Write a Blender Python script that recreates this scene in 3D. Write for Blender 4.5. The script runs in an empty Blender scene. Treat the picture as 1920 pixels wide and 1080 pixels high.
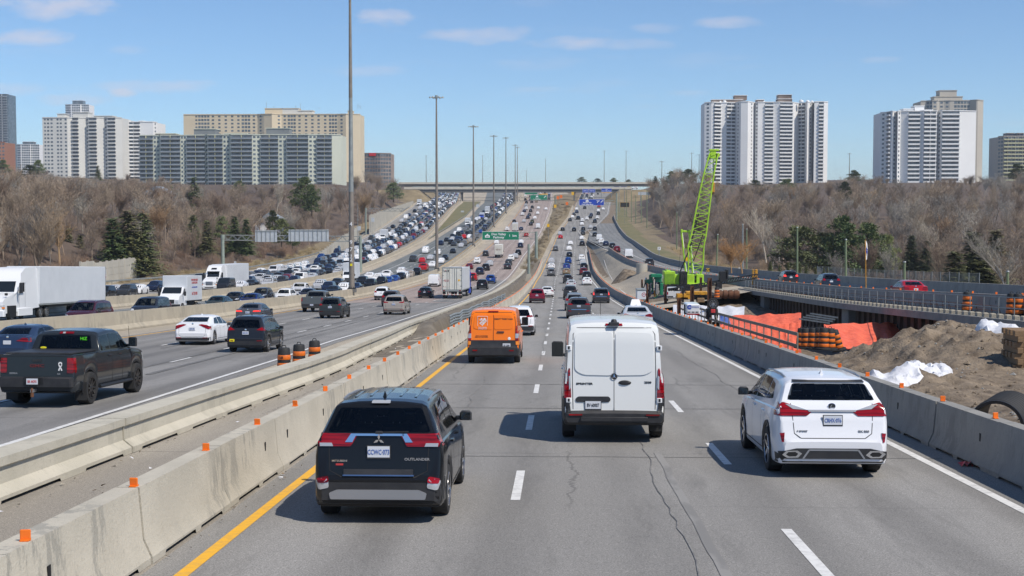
import bpy, math, random, bisect
import numpy as np
from mathutils import Vector, Matrix
from mathutils.bvhtree import BVHTree
from mathutils.geometry import delaunay_2d_cdt
C = bpy.context.scene.collection
sc = bpy.context.scene
R = math.radians
PI = math.pi
# ---------------------------------------------------------------- camera
F = 2550.0                                   # focal length in pixels of the 1920 px frame
PHI = math.atan(140 / F)                     # looks slightly down
TH = math.atan(86 * math.cos(PHI) / F)       # road runs a little to the right of the view axis
CAMZ = 3.3
cam = bpy.data.cameras.new('camera')
cam.sensor_width = 36.0; cam.lens = 36.0 * F / 1920.0
cam.clip_start = 0.1; cam.clip_end = 30000
camo = bpy.data.objects.new('camera', cam); C.objects.link(camo)
camo.location = (0, 0, CAMZ); camo.rotation_euler = (R(90) - PHI, 0, TH)
sc.camera = camo
# ---------------------------------------------------------------- sun and sky
SUN = Vector((0.62, -0.46, 1.0)).normalized()
sl = bpy.data.lights.new('sun', 'SUN'); sl.energy = 4.2; sl.angle = R(0.53); sl.color = (1.0, 0.93, 0.83)
so = bpy.data.objects.new('sun', sl); C.objects.link(so)
so.rotation_euler = SUN.to_track_quat('Z', 'Y').to_euler(); so.location = (0, 0, 60)
w = bpy.data.worlds.new('World'); sc.world = w; w.use_nodes = True
nt = w.node_tree; nt.nodes.clear()
def WN(t, **k):
    n = nt.nodes.new(t)
    for a, b in k.items(): setattr(n, a, b)
    return n
out = WN('ShaderNodeOutputWorld'); bg = WN('ShaderNodeBackground'); bg.inputs[1].default_value = 0.12
sky = WN('ShaderNodeTexSky', sky_type='NISHITA', sun_disc=False)
sky.sun_elevation = math.asin(SUN.z); sky.sun_rotation = math.atan2(SUN.x, SUN.y)
sky.altitude = 600; sky.air_density = 0.85; sky.dust_density = 0.0; sky.ozone_density = 4.5
tc = WN('ShaderNodeTexCoord'); sep = WN('ShaderNodeSeparateXYZ')
nt.links.new(tc.outputs['Generated'], sep.inputs[0])
# clouds live on a plane far overhead: direction / (z + small)
zz = WN('ShaderNodeMath', operation='ADD'); zz.inputs[1].default_value = 0.035
nt.links.new(sep.outputs[2], zz.inputs[0])
zm = WN('ShaderNodeMath', operation='MAXIMUM'); zm.inputs[1].default_value = 0.02
nt.links.new(zz.outputs[0], zm.inputs[0])
dx = WN('ShaderNodeMath', operation='DIVIDE'); dy = WN('ShaderNodeMath', operation='DIVIDE')
nt.links.new(sep.outputs[0], dx.inputs[0]); nt.links.new(zm.outputs[0], dx.inputs[1])
nt.links.new(sep.outputs[1], dy.inputs[0]); nt.links.new(zm.outputs[0], dy.inputs[1])
cmb = WN('ShaderNodeCombineXYZ')
nt.links.new(dx.outputs[0], cmb.inputs[0]); nt.links.new(dy.outputs[0], cmb.inputs[1])
mp = WN('ShaderNodeMapping'); mp.inputs['Scale'].default_value = (1.0, 1.0, 1); mp.inputs['Location'].default_value = (3.1, 0.4, 0)
nt.links.new(cmb.outputs[0], mp.inputs[0])
nz = WN('ShaderNodeTexNoise'); nz.inputs['Scale'].default_value = 1.7; nz.inputs['Detail'].default_value = 6; nz.inputs['Roughness'].default_value = 0.52
nt.links.new(mp.outputs[0], nz.inputs['Vector'])
nz2 = WN('ShaderNodeTexNoise'); nz2.inputs['Scale'].default_value = 0.45; nz2.inputs['Detail'].default_value = 2
nt.links.new(mp.outputs[0], nz2.inputs['Vector'])
ad = WN('ShaderNodeMath', operation='MULTIPLY_ADD'); ad.inputs[1].default_value = 0.5
nt.links.new(nz2.outputs[0], ad.inputs[0]); nt.links.new(nz.outputs[0], ad.inputs[2])
cr = WN('ShaderNodeMapRange'); cr.interpolation_type = 'SMOOTHSTEP'
cr.inputs['From Min'].default_value = 0.815; cr.inputs['From Max'].default_value = 0.99; cr.inputs['To Max'].default_value = 0.5
nt.links.new(ad.outputs[0], cr.inputs['Value'])
# a few single clouds low in the northern sky: (direction x/y, z/y, half sizes, strength)
def wm(op, a, b=None, c=None):
    n = WN('ShaderNodeMath', operation=op)
    for i, q in enumerate((a, b, c)):
        if q is None: continue
        if isinstance(q, (int, float)): n.inputs[i].default_value = q
        else: nt.links.new(q, n.inputs[i])
    return n.outputs[0]
ysafe = wm('MAXIMUM', sep.outputs[1], .05); U_ = wm('DIVIDE', sep.outputs[0], ysafe); V_ = wm('DIVIDE', sep.outputs[2], ysafe); cuv = WN('ShaderNodeCombineXYZ')
nt.links.new(U_, cuv.inputs[0]); nt.links.new(wm('MULTIPLY', V_, 2.6), cuv.inputs[1])
n3 = WN('ShaderNodeTexNoise'); n3.inputs['Scale'].default_value = 26; n3.inputs['Detail'].default_value = 6; n3.inputs['Roughness'].default_value = .6; nt.links.new(cuv.outputs[0], n3.inputs['Vector'])
cl = None
for px_, py_, a_, b_, s_ in ((95,10,.050,.012,1.0),(45,70,.040,.0085,.9),(722,36,.024,.0085,1.0),(905,68,.046,.0075,.7),(1060,83,.040,.006,.7),(1190,88,.03,.005,.45),(1362,46,.028,.006,.6),(1225,56,.02,.005,.4),(300,162,.05,.006,.6),(228,172,.014,.004,.8),(130,186,.03,.006,.7),(20,165,.03,.006,.6),(690,135,.034,.005,.4),(240,93,.02,.004,.3),(960,120,.022,.003,.3),(1000,170,.024,.003,.3),(1640,117,.018,.003,.35),(1290,177,.02,.0025,.3)):
    q = wm('ADD', wm('POWER', wm('ABSOLUTE', wm('DIVIDE', wm('SUBTRACT', U_, (px_-1046)/F), a_)), 2.0), wm('POWER', wm('ABSOLUTE', wm('DIVIDE', wm('SUBTRACT', V_, (400-py_)/F), b_)), 2.0))
    e_ = wm('MULTIPLY', wm('MAXIMUM', wm('ADD', wm('SUBTRACT', 1.0, q), wm('MULTIPLY_ADD', n3.outputs[0], 3.0, -1.6)), 0.0), s_*.62)
    cl = e_ if cl is None else wm('MAXIMUM', cl, e_)
clf = wm('MINIMUM', cl, .62)
hsv = WN('ShaderNodeMix', data_type='RGBA', blend_type='MULTIPLY'); hsv.inputs[0].default_value = 1.0
hsv.inputs[7].default_value = (0.84, 0.93, 0.985, 1)
nt.links.new(sky.outputs[0], hsv.inputs[6])
mx = WN('ShaderNodeMix', data_type='RGBA')
nt.links.new(wm('MAXIMUM', wm('MULTIPLY', cr.outputs[0], .2), clf), mx.inputs[0]); nt.links.new(hsv.outputs[2], mx.inputs[6]); mx.inputs[7].default_value = (5.6, 5.4, 6.0, 1)
nt.links.new(mx.outputs[2], bg.inputs[0]); nt.links.new(bg.outputs[0], out.inputs[0])
sc.view_settings.view_transform = 'Standard'; sc.view_settings.look = 'None'
sc.view_settings.exposure = 0.15; sc.view_settings.gamma = 1.0; sc.view_settings.use_curve_mapping = False
sc.cycles.max_bounces = 6; sc.cycles.diffuse_bounces = 2; sc.cycles.glossy_bounces = 3
sc.cycles.transparent_max_bounces = 8; sc.cycles.volume_bounces = 0
# ---------------------------------------------------------------- road profile
def interp(tab):
    xs = [a for a, b in tab]; ys = [b for a, b in tab]
    def f(x):
        if x <= xs[0]: return ys[0]
        if x >= xs[-1]: return ys[-1]
        i = bisect.bisect_right(xs, x) - 1
        return ys[i] + (ys[i + 1] - ys[i]) * (x - xs[i]) / (xs[i + 1] - xs[i])
    return f
def smooth(tab):                             # Catmull-Rom through the table
    xs = [a for a, b in tab]; ys = [b for a, b in tab]; n = len(xs)
    m = [0.0] * n
    for i in range(n):
        a, b = max(0, i - 1), min(n - 1, i + 1)
        m[i] = (ys[b] - ys[a]) / (xs[b] - xs[a])
    def f(x):
        if x <= xs[0]: return ys[0] + m[0] * (x - xs[0])
        if x >= xs[-1]: return ys[-1] + m[-1] * (x - xs[-1])
        i = bisect.bisect_right(xs, x) - 1
        h = xs[i + 1] - xs[i]; t = (x - xs[i]) / h
        return ((2*t**3 - 3*t**2 + 1) * ys[i] + (t**3 - 2*t**2 + t) * h * m[i]
                + (-2*t**3 + 3*t**2) * ys[i + 1] + (t**3 - t**2) * h * m[i + 1])
    return f
G = smooth([(-60, 2.73), (0, 0), (50, -2.275), (100, -4.55), (177, -7.6), (230, -9.0), (286, -9.8), (354, -9.25), (430, -7.6),
            (515, -5.0), (640, 0.8), (760, 6.6), (900, 11.4), (1300, 23.3), (1700, 29.5), (2500, 30.5), (9000, 30.5)])
EL = interp([(0, 1.5), (90, 1.6), (127, 1.8), (155, 2.0), (240, 2.6), (300, 3.0), (345, 3.2), (400, 2.6), (450, 1.5), (520, .5), (565, 0)])
def zpx(y, e=0.0):                            # distance along the road of image row y (1920 px frame)
    lo, hi = 8.0, 1700.0
    g = lambda Y: (G(Y) + e - CAMZ) * F / Y
    # rows fall monotonically with distance
    for _ in range(40):
        m = (lo + hi) / 2
        if 400 - g(m) > y: lo = m
        else: hi = m
    return (lo + hi) / 2
CR = Vector((math.cos(TH), math.sin(TH), 0)); CH = Vector((-math.sin(TH), math.cos(TH), 0))
CF = CH*math.cos(PHI) - Vector((0,0,1))*math.sin(PHI); CU = CH*math.sin(PHI) + Vector((0,0,1))*math.cos(PHI)
def P(px, py, e=0.0):                         # a point of the road surface
    d = CF*F + CR*(px-960) + CU*(540-py); d = d / d.y
    lo, hi = 8.0, 1700.0
    prev = lo
    for k in range(400):                       # first crossing of the surface along the view ray
        Y = 8.0 * 1.0135**k
        if CAMZ + d.z*Y < G(Y) + e: break
        prev = Y
    lo, hi = prev, Y
    for _ in range(30):
        m = (lo+hi)/2
        if CAMZ + d.z*m < G(m) + e: hi = m
        else: lo = m
    return (d.x*lo, lo)
def Q(px, py, Y):                             # the point at distance Y along the ray of a pixel
    d = CF*F + CR*(px-960) + CU*(540-py); return Vector((d.x/d.y*Y, Y, CAMZ + d.z/d.y*Y))
def XA(px, Y): return Q(px, 450, Y).x
def ZA(py, Y, px=1046): return Q(px, py, Y).z
def YAT(px, fx, y0=30, y1=1500):              # where a path x = fx(y) crosses pixel column px
    s0 = XA(px, y0) - fx(y0); y = y0
    while y < y1:
        if (XA(px, y) - fx(y)) * s0 <= 0: return y
        y += 1.0
    return y1
# ---------------------------------------------------------------- geometry helper
class Geo:
    def __init__(s): s.v = []; s.f = []; s.m = []; s.mats = []
    def mi(s, m):
        if m not in s.mats: s.mats.append(m)
        return s.mats.index(m)
    def add(s, v, f, m):
        o = len(s.v); s.v.extend([tuple(p) for p in v]); k = s.mi(m)
        s.f.extend([tuple(i + o for i in q) for q in f]); s.m.extend([k] * len(f)); return s
    def box(s, x0, x1, y0, y1, z0, z1, m):
        v = [(x0,y0,z0),(x1,y0,z0),(x1,y1,z0),(x0,y1,z0),(x0,y0,z1),(x1,y0,z1),(x1,y1,z1),(x0,y1,z1)]
        return s.add(v, [(0,3,2,1),(4,5,6,7),(0,1,5,4),(1,2,6,5),(2,3,7,6),(3,0,4,7)], m)
    def bbox(s, x0, x1, y0, y1, z0, z1, b, m):  # box with chamfered vertical and top edges
        pts = [(x0+b,y0),(x1-b,y0),(x1,y0+b),(x1,y1-b),(x1-b,y1),(x0+b,y1),(x0,y1-b),(x0,y0+b)]
        cx, cy = (x0+x1)/2, (y0+y1)/2
        sx, sy = 1 - b / max(1e-6, (x1-x0)/2), 1 - b / max(1e-6, (y1-y0)/2)
        v = [(x,y,z0) for x,y in pts] + [(x,y,z1-b) for x,y in pts] + [(cx+(x-cx)*sx, cy+(y-cy)*sy, z1) for x,y in pts]
        f = [tuple(range(7,-1,-1)), tuple(range(16,24))]
        for k in (0, 8):
            for i in range(8): f.append((k+i, k+(i+1)%8, k+8+(i+1)%8, k+8+i))
        return s.add(v, f, m)
    def tube(s, a, b, r0, r1=None, n=6, m='', caps=True):
        r1 = r0 if r1 is None else r1
        a, b = Vector(a), Vector(b); d = (b - a)
        if d.length < 1e-6: return s
        d.normalize(); u = d.orthogonal().normalized(); w_ = d.cross(u)
        v = []
        for p, r in ((a, r0), (b, r1)):
            for i in range(n):
                t = 2*PI*i/n; v.append(p + u*(r*math.cos(t)) + w_*(r*math.sin(t)))
        f = [(i, (i+1)%n, n+(i+1)%n, n+i) for i in range(n)]
        if caps: f += [tuple(range(n-1,-1,-1)), tuple(range(n, 2*n))]
        return s.add(v, f, m)
    def beam(s, a, b, w_, h, m):              # rectangular bar between two points
        a, b = Vector(a), Vector(b); d = (b - a).normalized()
        up = Vector((0,0,1)) if abs(d.z) < .95 else Vector((0,1,0))
        u = d.cross(up).normalized(); q = u.cross(d)
        v = []
        for p in (a, b):
            for i, j in ((-1,-1),(1,-1),(1,1),(-1,1)): v.append(p + u*(i*w_/2) + q*(j*h/2))
        return s.add(v, [(0,3,2,1),(4,5,6,7),(0,1,5,4),(1,2,6,5),(2,3,7,6),(3,0,4,7)], m)
    def lathe(s, prof, n, m, axis='Z', c=(0,0,0), closed=False):
        v = []; k = len(prof)
        for i in range(n):
            t = 2*PI*i/n; co, si = math.cos(t), math.sin(t)
            for r, h in prof:
                if axis == 'Z': v.append((c[0]+r*co, c[1]+r*si, c[2]+h))
                elif axis == 'X': v.append((c[0]+h, c[1]+r*co, c[2]+r*si))
                else: v.append((c[0]+r*co, c[1]+h, c[2]-r*si))
        f = []
        kk = k if closed else k-1
        for i in range(n):
            for j in range(kk):
                f.append((i*k+j, ((i+1)%n)*k+j, ((i+1)%n)*k+(j+1)%k, i*k+(j+1)%k))
        return s.add(v, f, m)
    def prism(s, poly, y0, y1, m, axis='Y'):  # polygon in (x,z) extruded in y; axis X: polygon in (y,z) extruded in x; Z: (x,y)
        n = len(poly)
        if axis == 'Y': v = [(x,y0,z) for x,z in poly] + [(x,y1,z) for x,z in poly]
        elif axis == 'X': v = [(y0,x,z) for x,z in poly] + [(y1,x,z) for x,z in poly]
        else: v = [(x,z,y0) for x,z in poly] + [(x,z,y1) for x,z in poly]
        f = [tuple(range(n)), tuple(range(2*n-1, n-1, -1))] + [(i, n+i, n+(i+1)%n, (i+1)%n) for i in range(n)]
        return s.add(v, f, m)
    def join(s, o, M=None):
        v = o.v if M is None else [tuple(M @ Vector(p)) for p in o.v]
        off = len(s.v); s.v.extend(v); mp_ = [s.mi(m) for m in o.mats]
        s.f.extend([tuple(i+off for i in q) for q in o.f]); s.m.extend([mp_[k] for k in o.m]); return s
    def mesh(s, name, smooth_=None):
        me = bpy.data.meshes.new(name); me.from_pydata(s.v, [], s.f)
        for m in s.mats: me.materials.append(MAT[m])
        me.polygons.foreach_set('material_index', s.m)
        if smooth_ is not None:
            me.polygons.foreach_set('use_smooth', [True]*len(s.f))
            me.set_sharp_from_angle(angle=R(smooth_))
        me.update(); return me
    def obj(s, name, parent=None, smooth_=None, loc=(0,0,0), rot=(0,0,0), **tags):
        return link(name, s.mesh(name, smooth_), parent, loc, rot, **tags)
def link(name, me, parent=None, loc=(0,0,0), rot=(0,0,0), col=None, **tags):
    o = bpy.data.objects.new(name, me); C.objects.link(o)
    if parent is not None: o.parent = parent
    o.location = loc; o.rotation_euler = rot
    if col is not None: o.color = (*col, 1)
    for k, v in tags.items(): o[k] = v
    return o
def thing(name, label, category, loc=(0,0,0), rz=0.0, group=None):
    o = link(name, None, None, loc, (0,0,rz)); o['label'] = label; o['category'] = category
    if group: o['group'] = group
    return o
def copy_tree(o, parent=None, col=None):
    c = o.copy(); C.objects.link(c); c.parent = parent
    if col is not None: c.color = (*col, 1)
    for ch in KIDS.get(o.name, []): copy_tree(ch, c, col)
    return c
KIDS = {}
def kids(root):                               # remember the tree once, for quick copying
    KIDS[root.name] = list(root.children)
    for ch in root.children: kids(ch)
def lin(r, g, b):
    f = lambda c: (c/255/12.92) if c/255 <= 0.04045 else ((c/255+0.055)/1.055)**2.4
    return (f(r), f(g), f(b))
def text(name, body, size, parent, loc, rot, m, align='CENTER', ext=0.002, sx=1.0, bold=0.0):
    cu = bpy.data.curves.new(name, 'FONT'); cu.body = body; cu.size = size; cu.extrude = ext
    cu.align_x = align; cu.align_y = 'CENTER'; cu.resolution_u = 2; cu.offset = bold
    cu.materials.append(MAT[m])
    tmp = bpy.data.objects.new(name, cu); me = bpy.data.meshes.new_from_object(tmp); bpy.data.objects.remove(tmp); bpy.data.curves.remove(cu); me.name = name
    o = bpy.data.objects.new(name, me); C.objects.link(o); o.parent = parent
    o.location = loc; o.rotation_euler = rot; o.scale = (sx, 1, 1); return o
# ---------------------------------------------------------------- materials
MAT = {}
def M(name, c, rough=.6, metal=0.0, c2=None, scale=8.0, bump=0.0, bscale=None, objcol=False, coat=0.0, emit=None, es=1.0, spec=None,
      stretch=(1,1,1), detail=4.0, lo=.35, hi=.65, trans=0.0, coord='Object', alpha=None):
    m = bpy.data.materials.new(name); m.use_nodes = True; t = m.node_tree; b = t.nodes['Principled BSDF']
    b.inputs['Roughness'].default_value = rough; b.inputs['Metallic'].default_value = metal
    b.inputs['Base Color'].default_value = (*c, 1)
    if spec is not None: b.inputs['Specular IOR Level'].default_value = spec
    if coat: b.inputs['Coat Weight'].default_value = coat; b.inputs['Coat Roughness'].default_value = .05
    if trans: b.inputs['Transmission Weight'].default_value = trans
    if emit: b.inputs['Emission Color'].default_value = (*emit, 1); b.inputs['Emission Strength'].default_value = es
    N = lambda ty, **k: nset(t, ty, **k)
    vec = None
    if c2 is not None or bump:
        tcn = N('ShaderNodeTexCoord'); mpn = N('ShaderNodeMapping'); mpn.inputs['Scale'].default_value = stretch
        t.links.new(tcn.outputs[coord], mpn.inputs[0]); vec = mpn.outputs[0]
    src = None
    if objcol:
        oi = N('ShaderNodeObjectInfo'); src = oi.outputs['Color']
    if c2 is not None:
        nz = N('ShaderNodeTexNoise'); nz.inputs['Scale'].default_value = scale; nz.inputs['Detail'].default_value = detail
        nz.inputs['Roughness'].default_value = .62
        t.links.new(vec, nz.inputs['Vector'])
        mr = N('ShaderNodeMapRange'); mr.inputs['From Min'].default_value = lo; mr.inputs['From Max'].default_value = hi
        t.links.new(nz.outputs[0], mr.inputs['Value'])
        mix = N('ShaderNodeMix', data_type='RGBA')
        t.links.new(mr.outputs[0], mix.inputs[0])
        if src: t.links.new(src, mix.inputs[6])
        else: mix.inputs[6].default_value = (*c, 1)
        mix.inputs[7].default_value = (*c2, 1)
        src = mix.outputs[2]
    if src: t.links.new(src, b.inputs['Base Color'])
    if bump:
        n2 = N('ShaderNodeTexNoise'); n2.inputs['Scale'].default_value = bscale or scale*3; n2.inputs['Detail'].default_value = 3
        t.links.new(vec, n2.inputs['Vector'])
        bp = N('ShaderNodeBump'); bp.inputs['Strength'].default_value = bump; bp.inputs['Distance'].default_value = .05
        t.links.new(n2.outputs[0], bp.inputs['Height']); t.links.new(bp.outputs[0], b.inputs['Normal'])
    MAT[name] = m; return m
def nset(t, ty, **k):
    n = t.nodes.new(ty)
    for a, v in k.items(): setattr(n, a, v)
    return n
M('paint', (.5,.5,.5), .12, 0.0, objcol=True, coat=.12, spec=.25)
M('paint_metal', (.5,.5,.5), .32, 0.35, objcol=True, coat=.7)
M('glass_dark', (.006,.007,.009), .06, 0, spec=.55)
M('glass_tint', (.012,.016,.02), .05, 0, spec=.7)
M('black_plastic', (.018,.018,.02), .5, c2=(.03,.03,.032), scale=5)
M('seam', (.006,.006,.007), .7)
M('tyre', (.014,.014,.015), .85, c2=(.03,.029,.027), scale=9)
M('rim_silver', (.42,.43,.45), .3, .8, c2=(.3,.3,.3), scale=6)
M('rim_black', (.02,.02,.022), .3, .3)
M('rim_bright', (.6,.6,.62), .2, .9)
M('chrome', (.72,.74,.78), .12, 1.0)
M('silver_trim', (.36,.36,.37), .35, .6)
M('lamp_red', (.30,.004,.008), .10, 0, spec=.5, c2=(.10,.002,.004), scale=3, stretch=(.3,.3,9), lo=.45, hi=.6)
M('lamp_lit', (.6,.02,.02), .15, 0, emit=(1,.05,.03), es=1.2)
M('lamp_clear', (.42,.43,.45), .12, .2, spec=.8)
M('lamp_head', (.7,.72,.75), .08, .35, spec=.8)
M('lamp_amber', (.85,.25,.02), .2)
M('plate_white', (.62,.64,.68), .5)
M('plate_blue', (.05,.12,.4), .5)
M('plate_dark', (.03,.03,.035), .5)
M('print_black', (.015,.015,.02), .5)
M('print_white', (.8,.8,.8), .5)
M('print_red', (.5,.04,.04), .5)
M('print_brown', (.16,.05,.015), .6)
M('sticker_yellow', (.8,.7,.02), .5)
M('sticker_green', (.12,.75,.02), .5)
M('interior', (.03,.03,.03), .8); M('seat_cloth', (.045,.045,.048), .8)
def clear_glass(name, tint):
    m = bpy.data.materials.new(name); m.use_nodes = True; t = m.node_tree; t.nodes.clear(); o = t.nodes.new('ShaderNodeOutputMaterial'); a = t.nodes.new('ShaderNodeBsdfTransparent'); a.inputs[0].default_value = (*tint, 1)
    b = t.nodes.new('ShaderNodeBsdfGlossy'); b.inputs['Roughness'].default_value = .02; fr = t.nodes.new('ShaderNodeFresnel'); fr.inputs[0].default_value = 1.5; x = t.nodes.new('ShaderNodeMixShader')
    t.links.new(fr.outputs[0], x.inputs[0]); t.links.new(a.outputs[0], x.inputs[1]); t.links.new(b.outputs[0], x.inputs[2]); t.links.new(x.outputs[0], o.inputs[0]); MAT[name] = m
clear_glass('glass_privacy', (.30,.33,.36)); clear_glass('glass_clear', (.72,.76,.74))
M('concrete', (.40,.36,.285), .85, c2=(.30,.28,.235), scale=1.2, bump=.5, bscale=30, stretch=(1,1,.5))
M('concrete_grey', (.27,.265,.25), .85, c2=(.20,.20,.195), scale=1.2, bump=.35, bscale=30)
M('concrete_dark', (.17,.17,.165), .9, c2=(.10,.10,.10), scale=3, bump=.4)
M('concrete_pale', (.48,.45,.38), .85, c2=(.40,.375,.32), scale=.25)
M('orange', (.82,.17,.01), .45)
M('orange_cloth', (.85,.17,.085), .5, c2=(.68,.11,.05), scale=3, bump=.9, bscale=5)
M('white_cloth', (.72,.73,.76), .6, c2=(.6,.61,.65), scale=2, bump=.9, bscale=5)
M('blue_cloth', (.08,.14,.4), .6)
M('rubber', (.02,.02,.02), .7)
M('barrel_orange', (.85,.19,.01), .45, c2=(.6,.13,.02), scale=6)
M('galvanised', (.34,.36,.35), .5, .35, c2=(.25,.265,.255), scale=2)
M('galv_green', (.30,.35,.30), .55, .1, c2=(.24,.28,.24), scale=2)
M('mast_steel', (.26,.225,.19), .6, .15, c2=(.20,.175,.15), scale=1.2)
M('rust', (.16,.065,.03), .85, c2=(.09,.04,.022), scale=4)
M('crane_green', (.44,.70,.035), .45, c2=(.32,.56,.03), scale=2.5)
M('crane_dark', (.11,.30,.03), .5)
M('rig_green', (.01,.22,.10), .45, c2=(.01,.13,.07), scale=3)
M('steel_black', (.022,.022,.024), .5, .3)
M('machine_yellow', (.72,.34,.02), .5, c2=(.35,.17,.02), scale=3)
M('sign_green', (.002,.20,.10), .45); M('sign_blue', (.01,.055,.42), .45); M('sign_yellow', (.8,.45,.01), .45)
M('sign_back', (.52,.55,.57), .6, 0, c2=(.45,.48,.50), scale=1)
M('sign_red', (.55,.015,.02), .5)
M('led_panel', (.02,.018,.016), .6)
M('wood', (.27,.17,.09), .8, c2=(.17,.11,.06), scale=5, stretch=(1,6,6))
M('wood_grey', (.28,.25,.20), .85, c2=(.18,.16,.14), scale=4)
M('white_steel', (.74,.75,.76), .45, c2=(.66,.67,.68), scale=.8)
M('white_gloss', (.76,.77,.78), .3, coat=.4)
M('trailer_wall', (.66,.68,.70), .4, .1, c2=(.6,.62,.64), scale=.6)
M('trailer_rear', (.70,.69,.62), .5, c2=(.62,.60,.53), scale=1.5)
M('barrier_dirt', (.2,.18,.15), .9)
# ---------------------------------------------------------------- asphalt
def asphalt(name, c1, c2, lane=3.55, off=0.0, track=.22, joint=True, crack=True, fine=.35):
    m = bpy.data.materials.new(name); m.use_nodes = True; t = m.node_tree; b = t.nodes['Principled BSDF']
    b.inputs['Roughness'].default_value = .82; b.inputs['Specular IOR Level'].default_value = .35
    N = lambda ty, **k: nset(t, ty, **k)
    L = t.links.new
    tcn = N('ShaderNodeTexCoord'); s_ = N('ShaderNodeSeparateXYZ'); L(tcn.outputs['Object'], s_.inputs[0])
    def noise(scale, stretch=(1,1,1), det=3, rough=.6):
        mpn = N('ShaderNodeMapping'); mpn.inputs['Scale'].default_value = stretch; L(tcn.outputs['Object'], mpn.inputs[0])
        n = N('ShaderNodeTexNoise'); n.inputs['Scale'].default_value = scale; n.inputs['Detail'].default_value = det; n.inputs['Roughness'].default_value = rough
        L(mpn.outputs[0], n.inputs['Vector']); return n.outputs[0]
    def mth(op, a, b_=None, c_=None):
        n = N('ShaderNodeMath', operation=op)
        for i, x in enumerate((a, b_, c_)):
            if x is None: continue
            if isinstance(x, (int, float)): n.inputs[i].default_value = x
            else: L(x, n.inputs[i])
        return n.outputs[0]
    def rng(x, a, b_, c_=0.0, d=1.0):
        n = N('ShaderNodeMapRange'); n.interpolation_type = 'SMOOTHSTEP'
        n.inputs['From Min'].default_value = a; n.inputs['From Max'].default_value = b_; n.inputs['To Min'].default_value = c_; n.inputs['To Max'].default_value = d
        L(x, n.inputs['Value']); return n.outputs[0]
    def mix(f, a, b_):
        n = N('ShaderNodeMix', data_type='RGBA')
        if isinstance(f, float): n.inputs[0].default_value = f
        else: L(f, n.inputs[0])
        for i, x in ((6, a), (7, b_)):
            if isinstance(x, tuple): n.inputs[i].default_value = (*x, 1)
            else: L(x, n.inputs[i])
        return n.outputs[2]
    big = rng(noise(.22, (1, .14, 1), 5, .7), .42, .58)
    col = mix(big, c1, c2)
    # aggregate speckle
    sp = rng(noise(55, (1,1,1), 2, .8), .35, .7, 1 - fine, 1 + fine)
    vm = N('ShaderNodeVectorMath', operation='SCALE'); L(col, vm.inputs[0]); L(sp, vm.inputs['Scale']); col = vm.outputs[0]
    # polished wheel tracks: two dark bands in every lane
    ph = mth('MULTIPLY', mth('ADD', s_.outputs[0], -off), 2*PI/lane)
    tr = mth('COSINE', mth('MULTIPLY', ph, 2.0))
    wob = noise(.6, (1, .05, 1), 3)
    trk = mth('MULTIPLY', rng(tr, -.6, 1.0, 0.0, 1.0), rng(wob, .3, .7, .3, 1.0))
    dk = mth('SUBTRACT', 1.0, mth('MULTIPLY', trk, track))
    vm2 = N('ShaderNodeVectorMath', operation='SCALE'); L(col, vm2.inputs[0]); L(dk, vm2.inputs['Scale']); col = vm2.outputs[0]
    if crack:
        # wandering tar cracks
        nx = noise(.5, (1,1,1), 4, .7)
        wv = mth('ADD', s_.outputs[0], mth('MULTIPLY', nx, .9))
        d1 = mth('ABSOLUTE', mth('SUBTRACT', mth('MODULO', mth('ADD', wv, 200.0), lane), lane*.52))
        c_1 = mth('MULTIPLY', rng(d1, .012, .035, 1, 0), rng(noise(.22, (1, .35, 1), 2), .5, .6))
        yj = mth('ADD', s_.outputs[1], mth('MULTIPLY', noise(.7, (1, .1, 1), 4, .7), .45))
        d2 = mth('ABSOLUTE', mth('SUBTRACT', mth('MODULO', mth('ADD', yj, 200.0), 5.7), 2.8))
        c_2 = mth('MULTIPLY', rng(d2, .015, .05, 1, 0), rng(noise(.16, (.4, 1, 1), 2), .46, .56))
        vor = N('ShaderNodeTexVoronoi', feature='DISTANCE_TO_EDGE'); vor.inputs['Scale'].default_value = .9
        mpv = N('ShaderNodeMapping'); L(tcn.outputs['Object'], mpv.inputs[0])
        nv = N('ShaderNodeTexNoise'); nv.inputs['Scale'].default_value = 2.0; nv.inputs['Detail'].default_value = 4
        L(tcn.outputs['Object'], nv.inputs['Vector'])
        va = N('ShaderNodeVectorMath', operation='MULTIPLY_ADD'); va.inputs[1].default_value = (.8,.8,.8)
        L(nv.outputs['Color'], va.inputs[0]); L(mpv.outputs[0], va.inputs[2]); L(va.outputs[0], vor.inputs['Vector'])
        c_3 = mth('MULTIPLY', rng(vor.outputs['Distance'], .004, .016, 1, 0), rng(noise(.13, (1, .4, 1), 2), .54, .62))
        cr_ = mth('MAXIMUM', mth('MAXIMUM', c_1, c_2), c_3)
        col = mix(mth('MULTIPLY', cr_, .38), col, (.04, .038, .036))
    # oil drip in lane middle & stains
    st = rng(noise(1.2, (1, .12, 1), 5, .72), .52, .72, 0, .5)
    col = mix(st, col, tuple(x*.55 for x in c1))
    L(col, b.inputs['Base Color'])
    bp = N('ShaderNodeBump'); bp.inputs['Strength'].default_value = .35; bp.inputs['Distance'].default_value = .01
    L(noise(90, det=2), bp.inputs['Height']); L(bp.outputs[0], b.inputs['Normal'])
    MAT[name] = m
asphalt('asphalt_main', (.255,.245,.228), (.30,.289,.27), off=-2.35, track=.22)
asphalt('asphalt_left', (.215,.208,.198), (.265,.256,.243), off=-13.1, track=.28)
asphalt('asphalt_pink', (.33,.265,.235), (.37,.305,.27), off=-13.1, crack=False)
asphalt('asphalt_dark', (.155,.168,.165), (.19,.20,.195), off=-31.0, crack=False)
asphalt('asphalt_far', (.24,.235,.22), (.28,.27,.255), off=-50, crack=False, track=.12)
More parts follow.
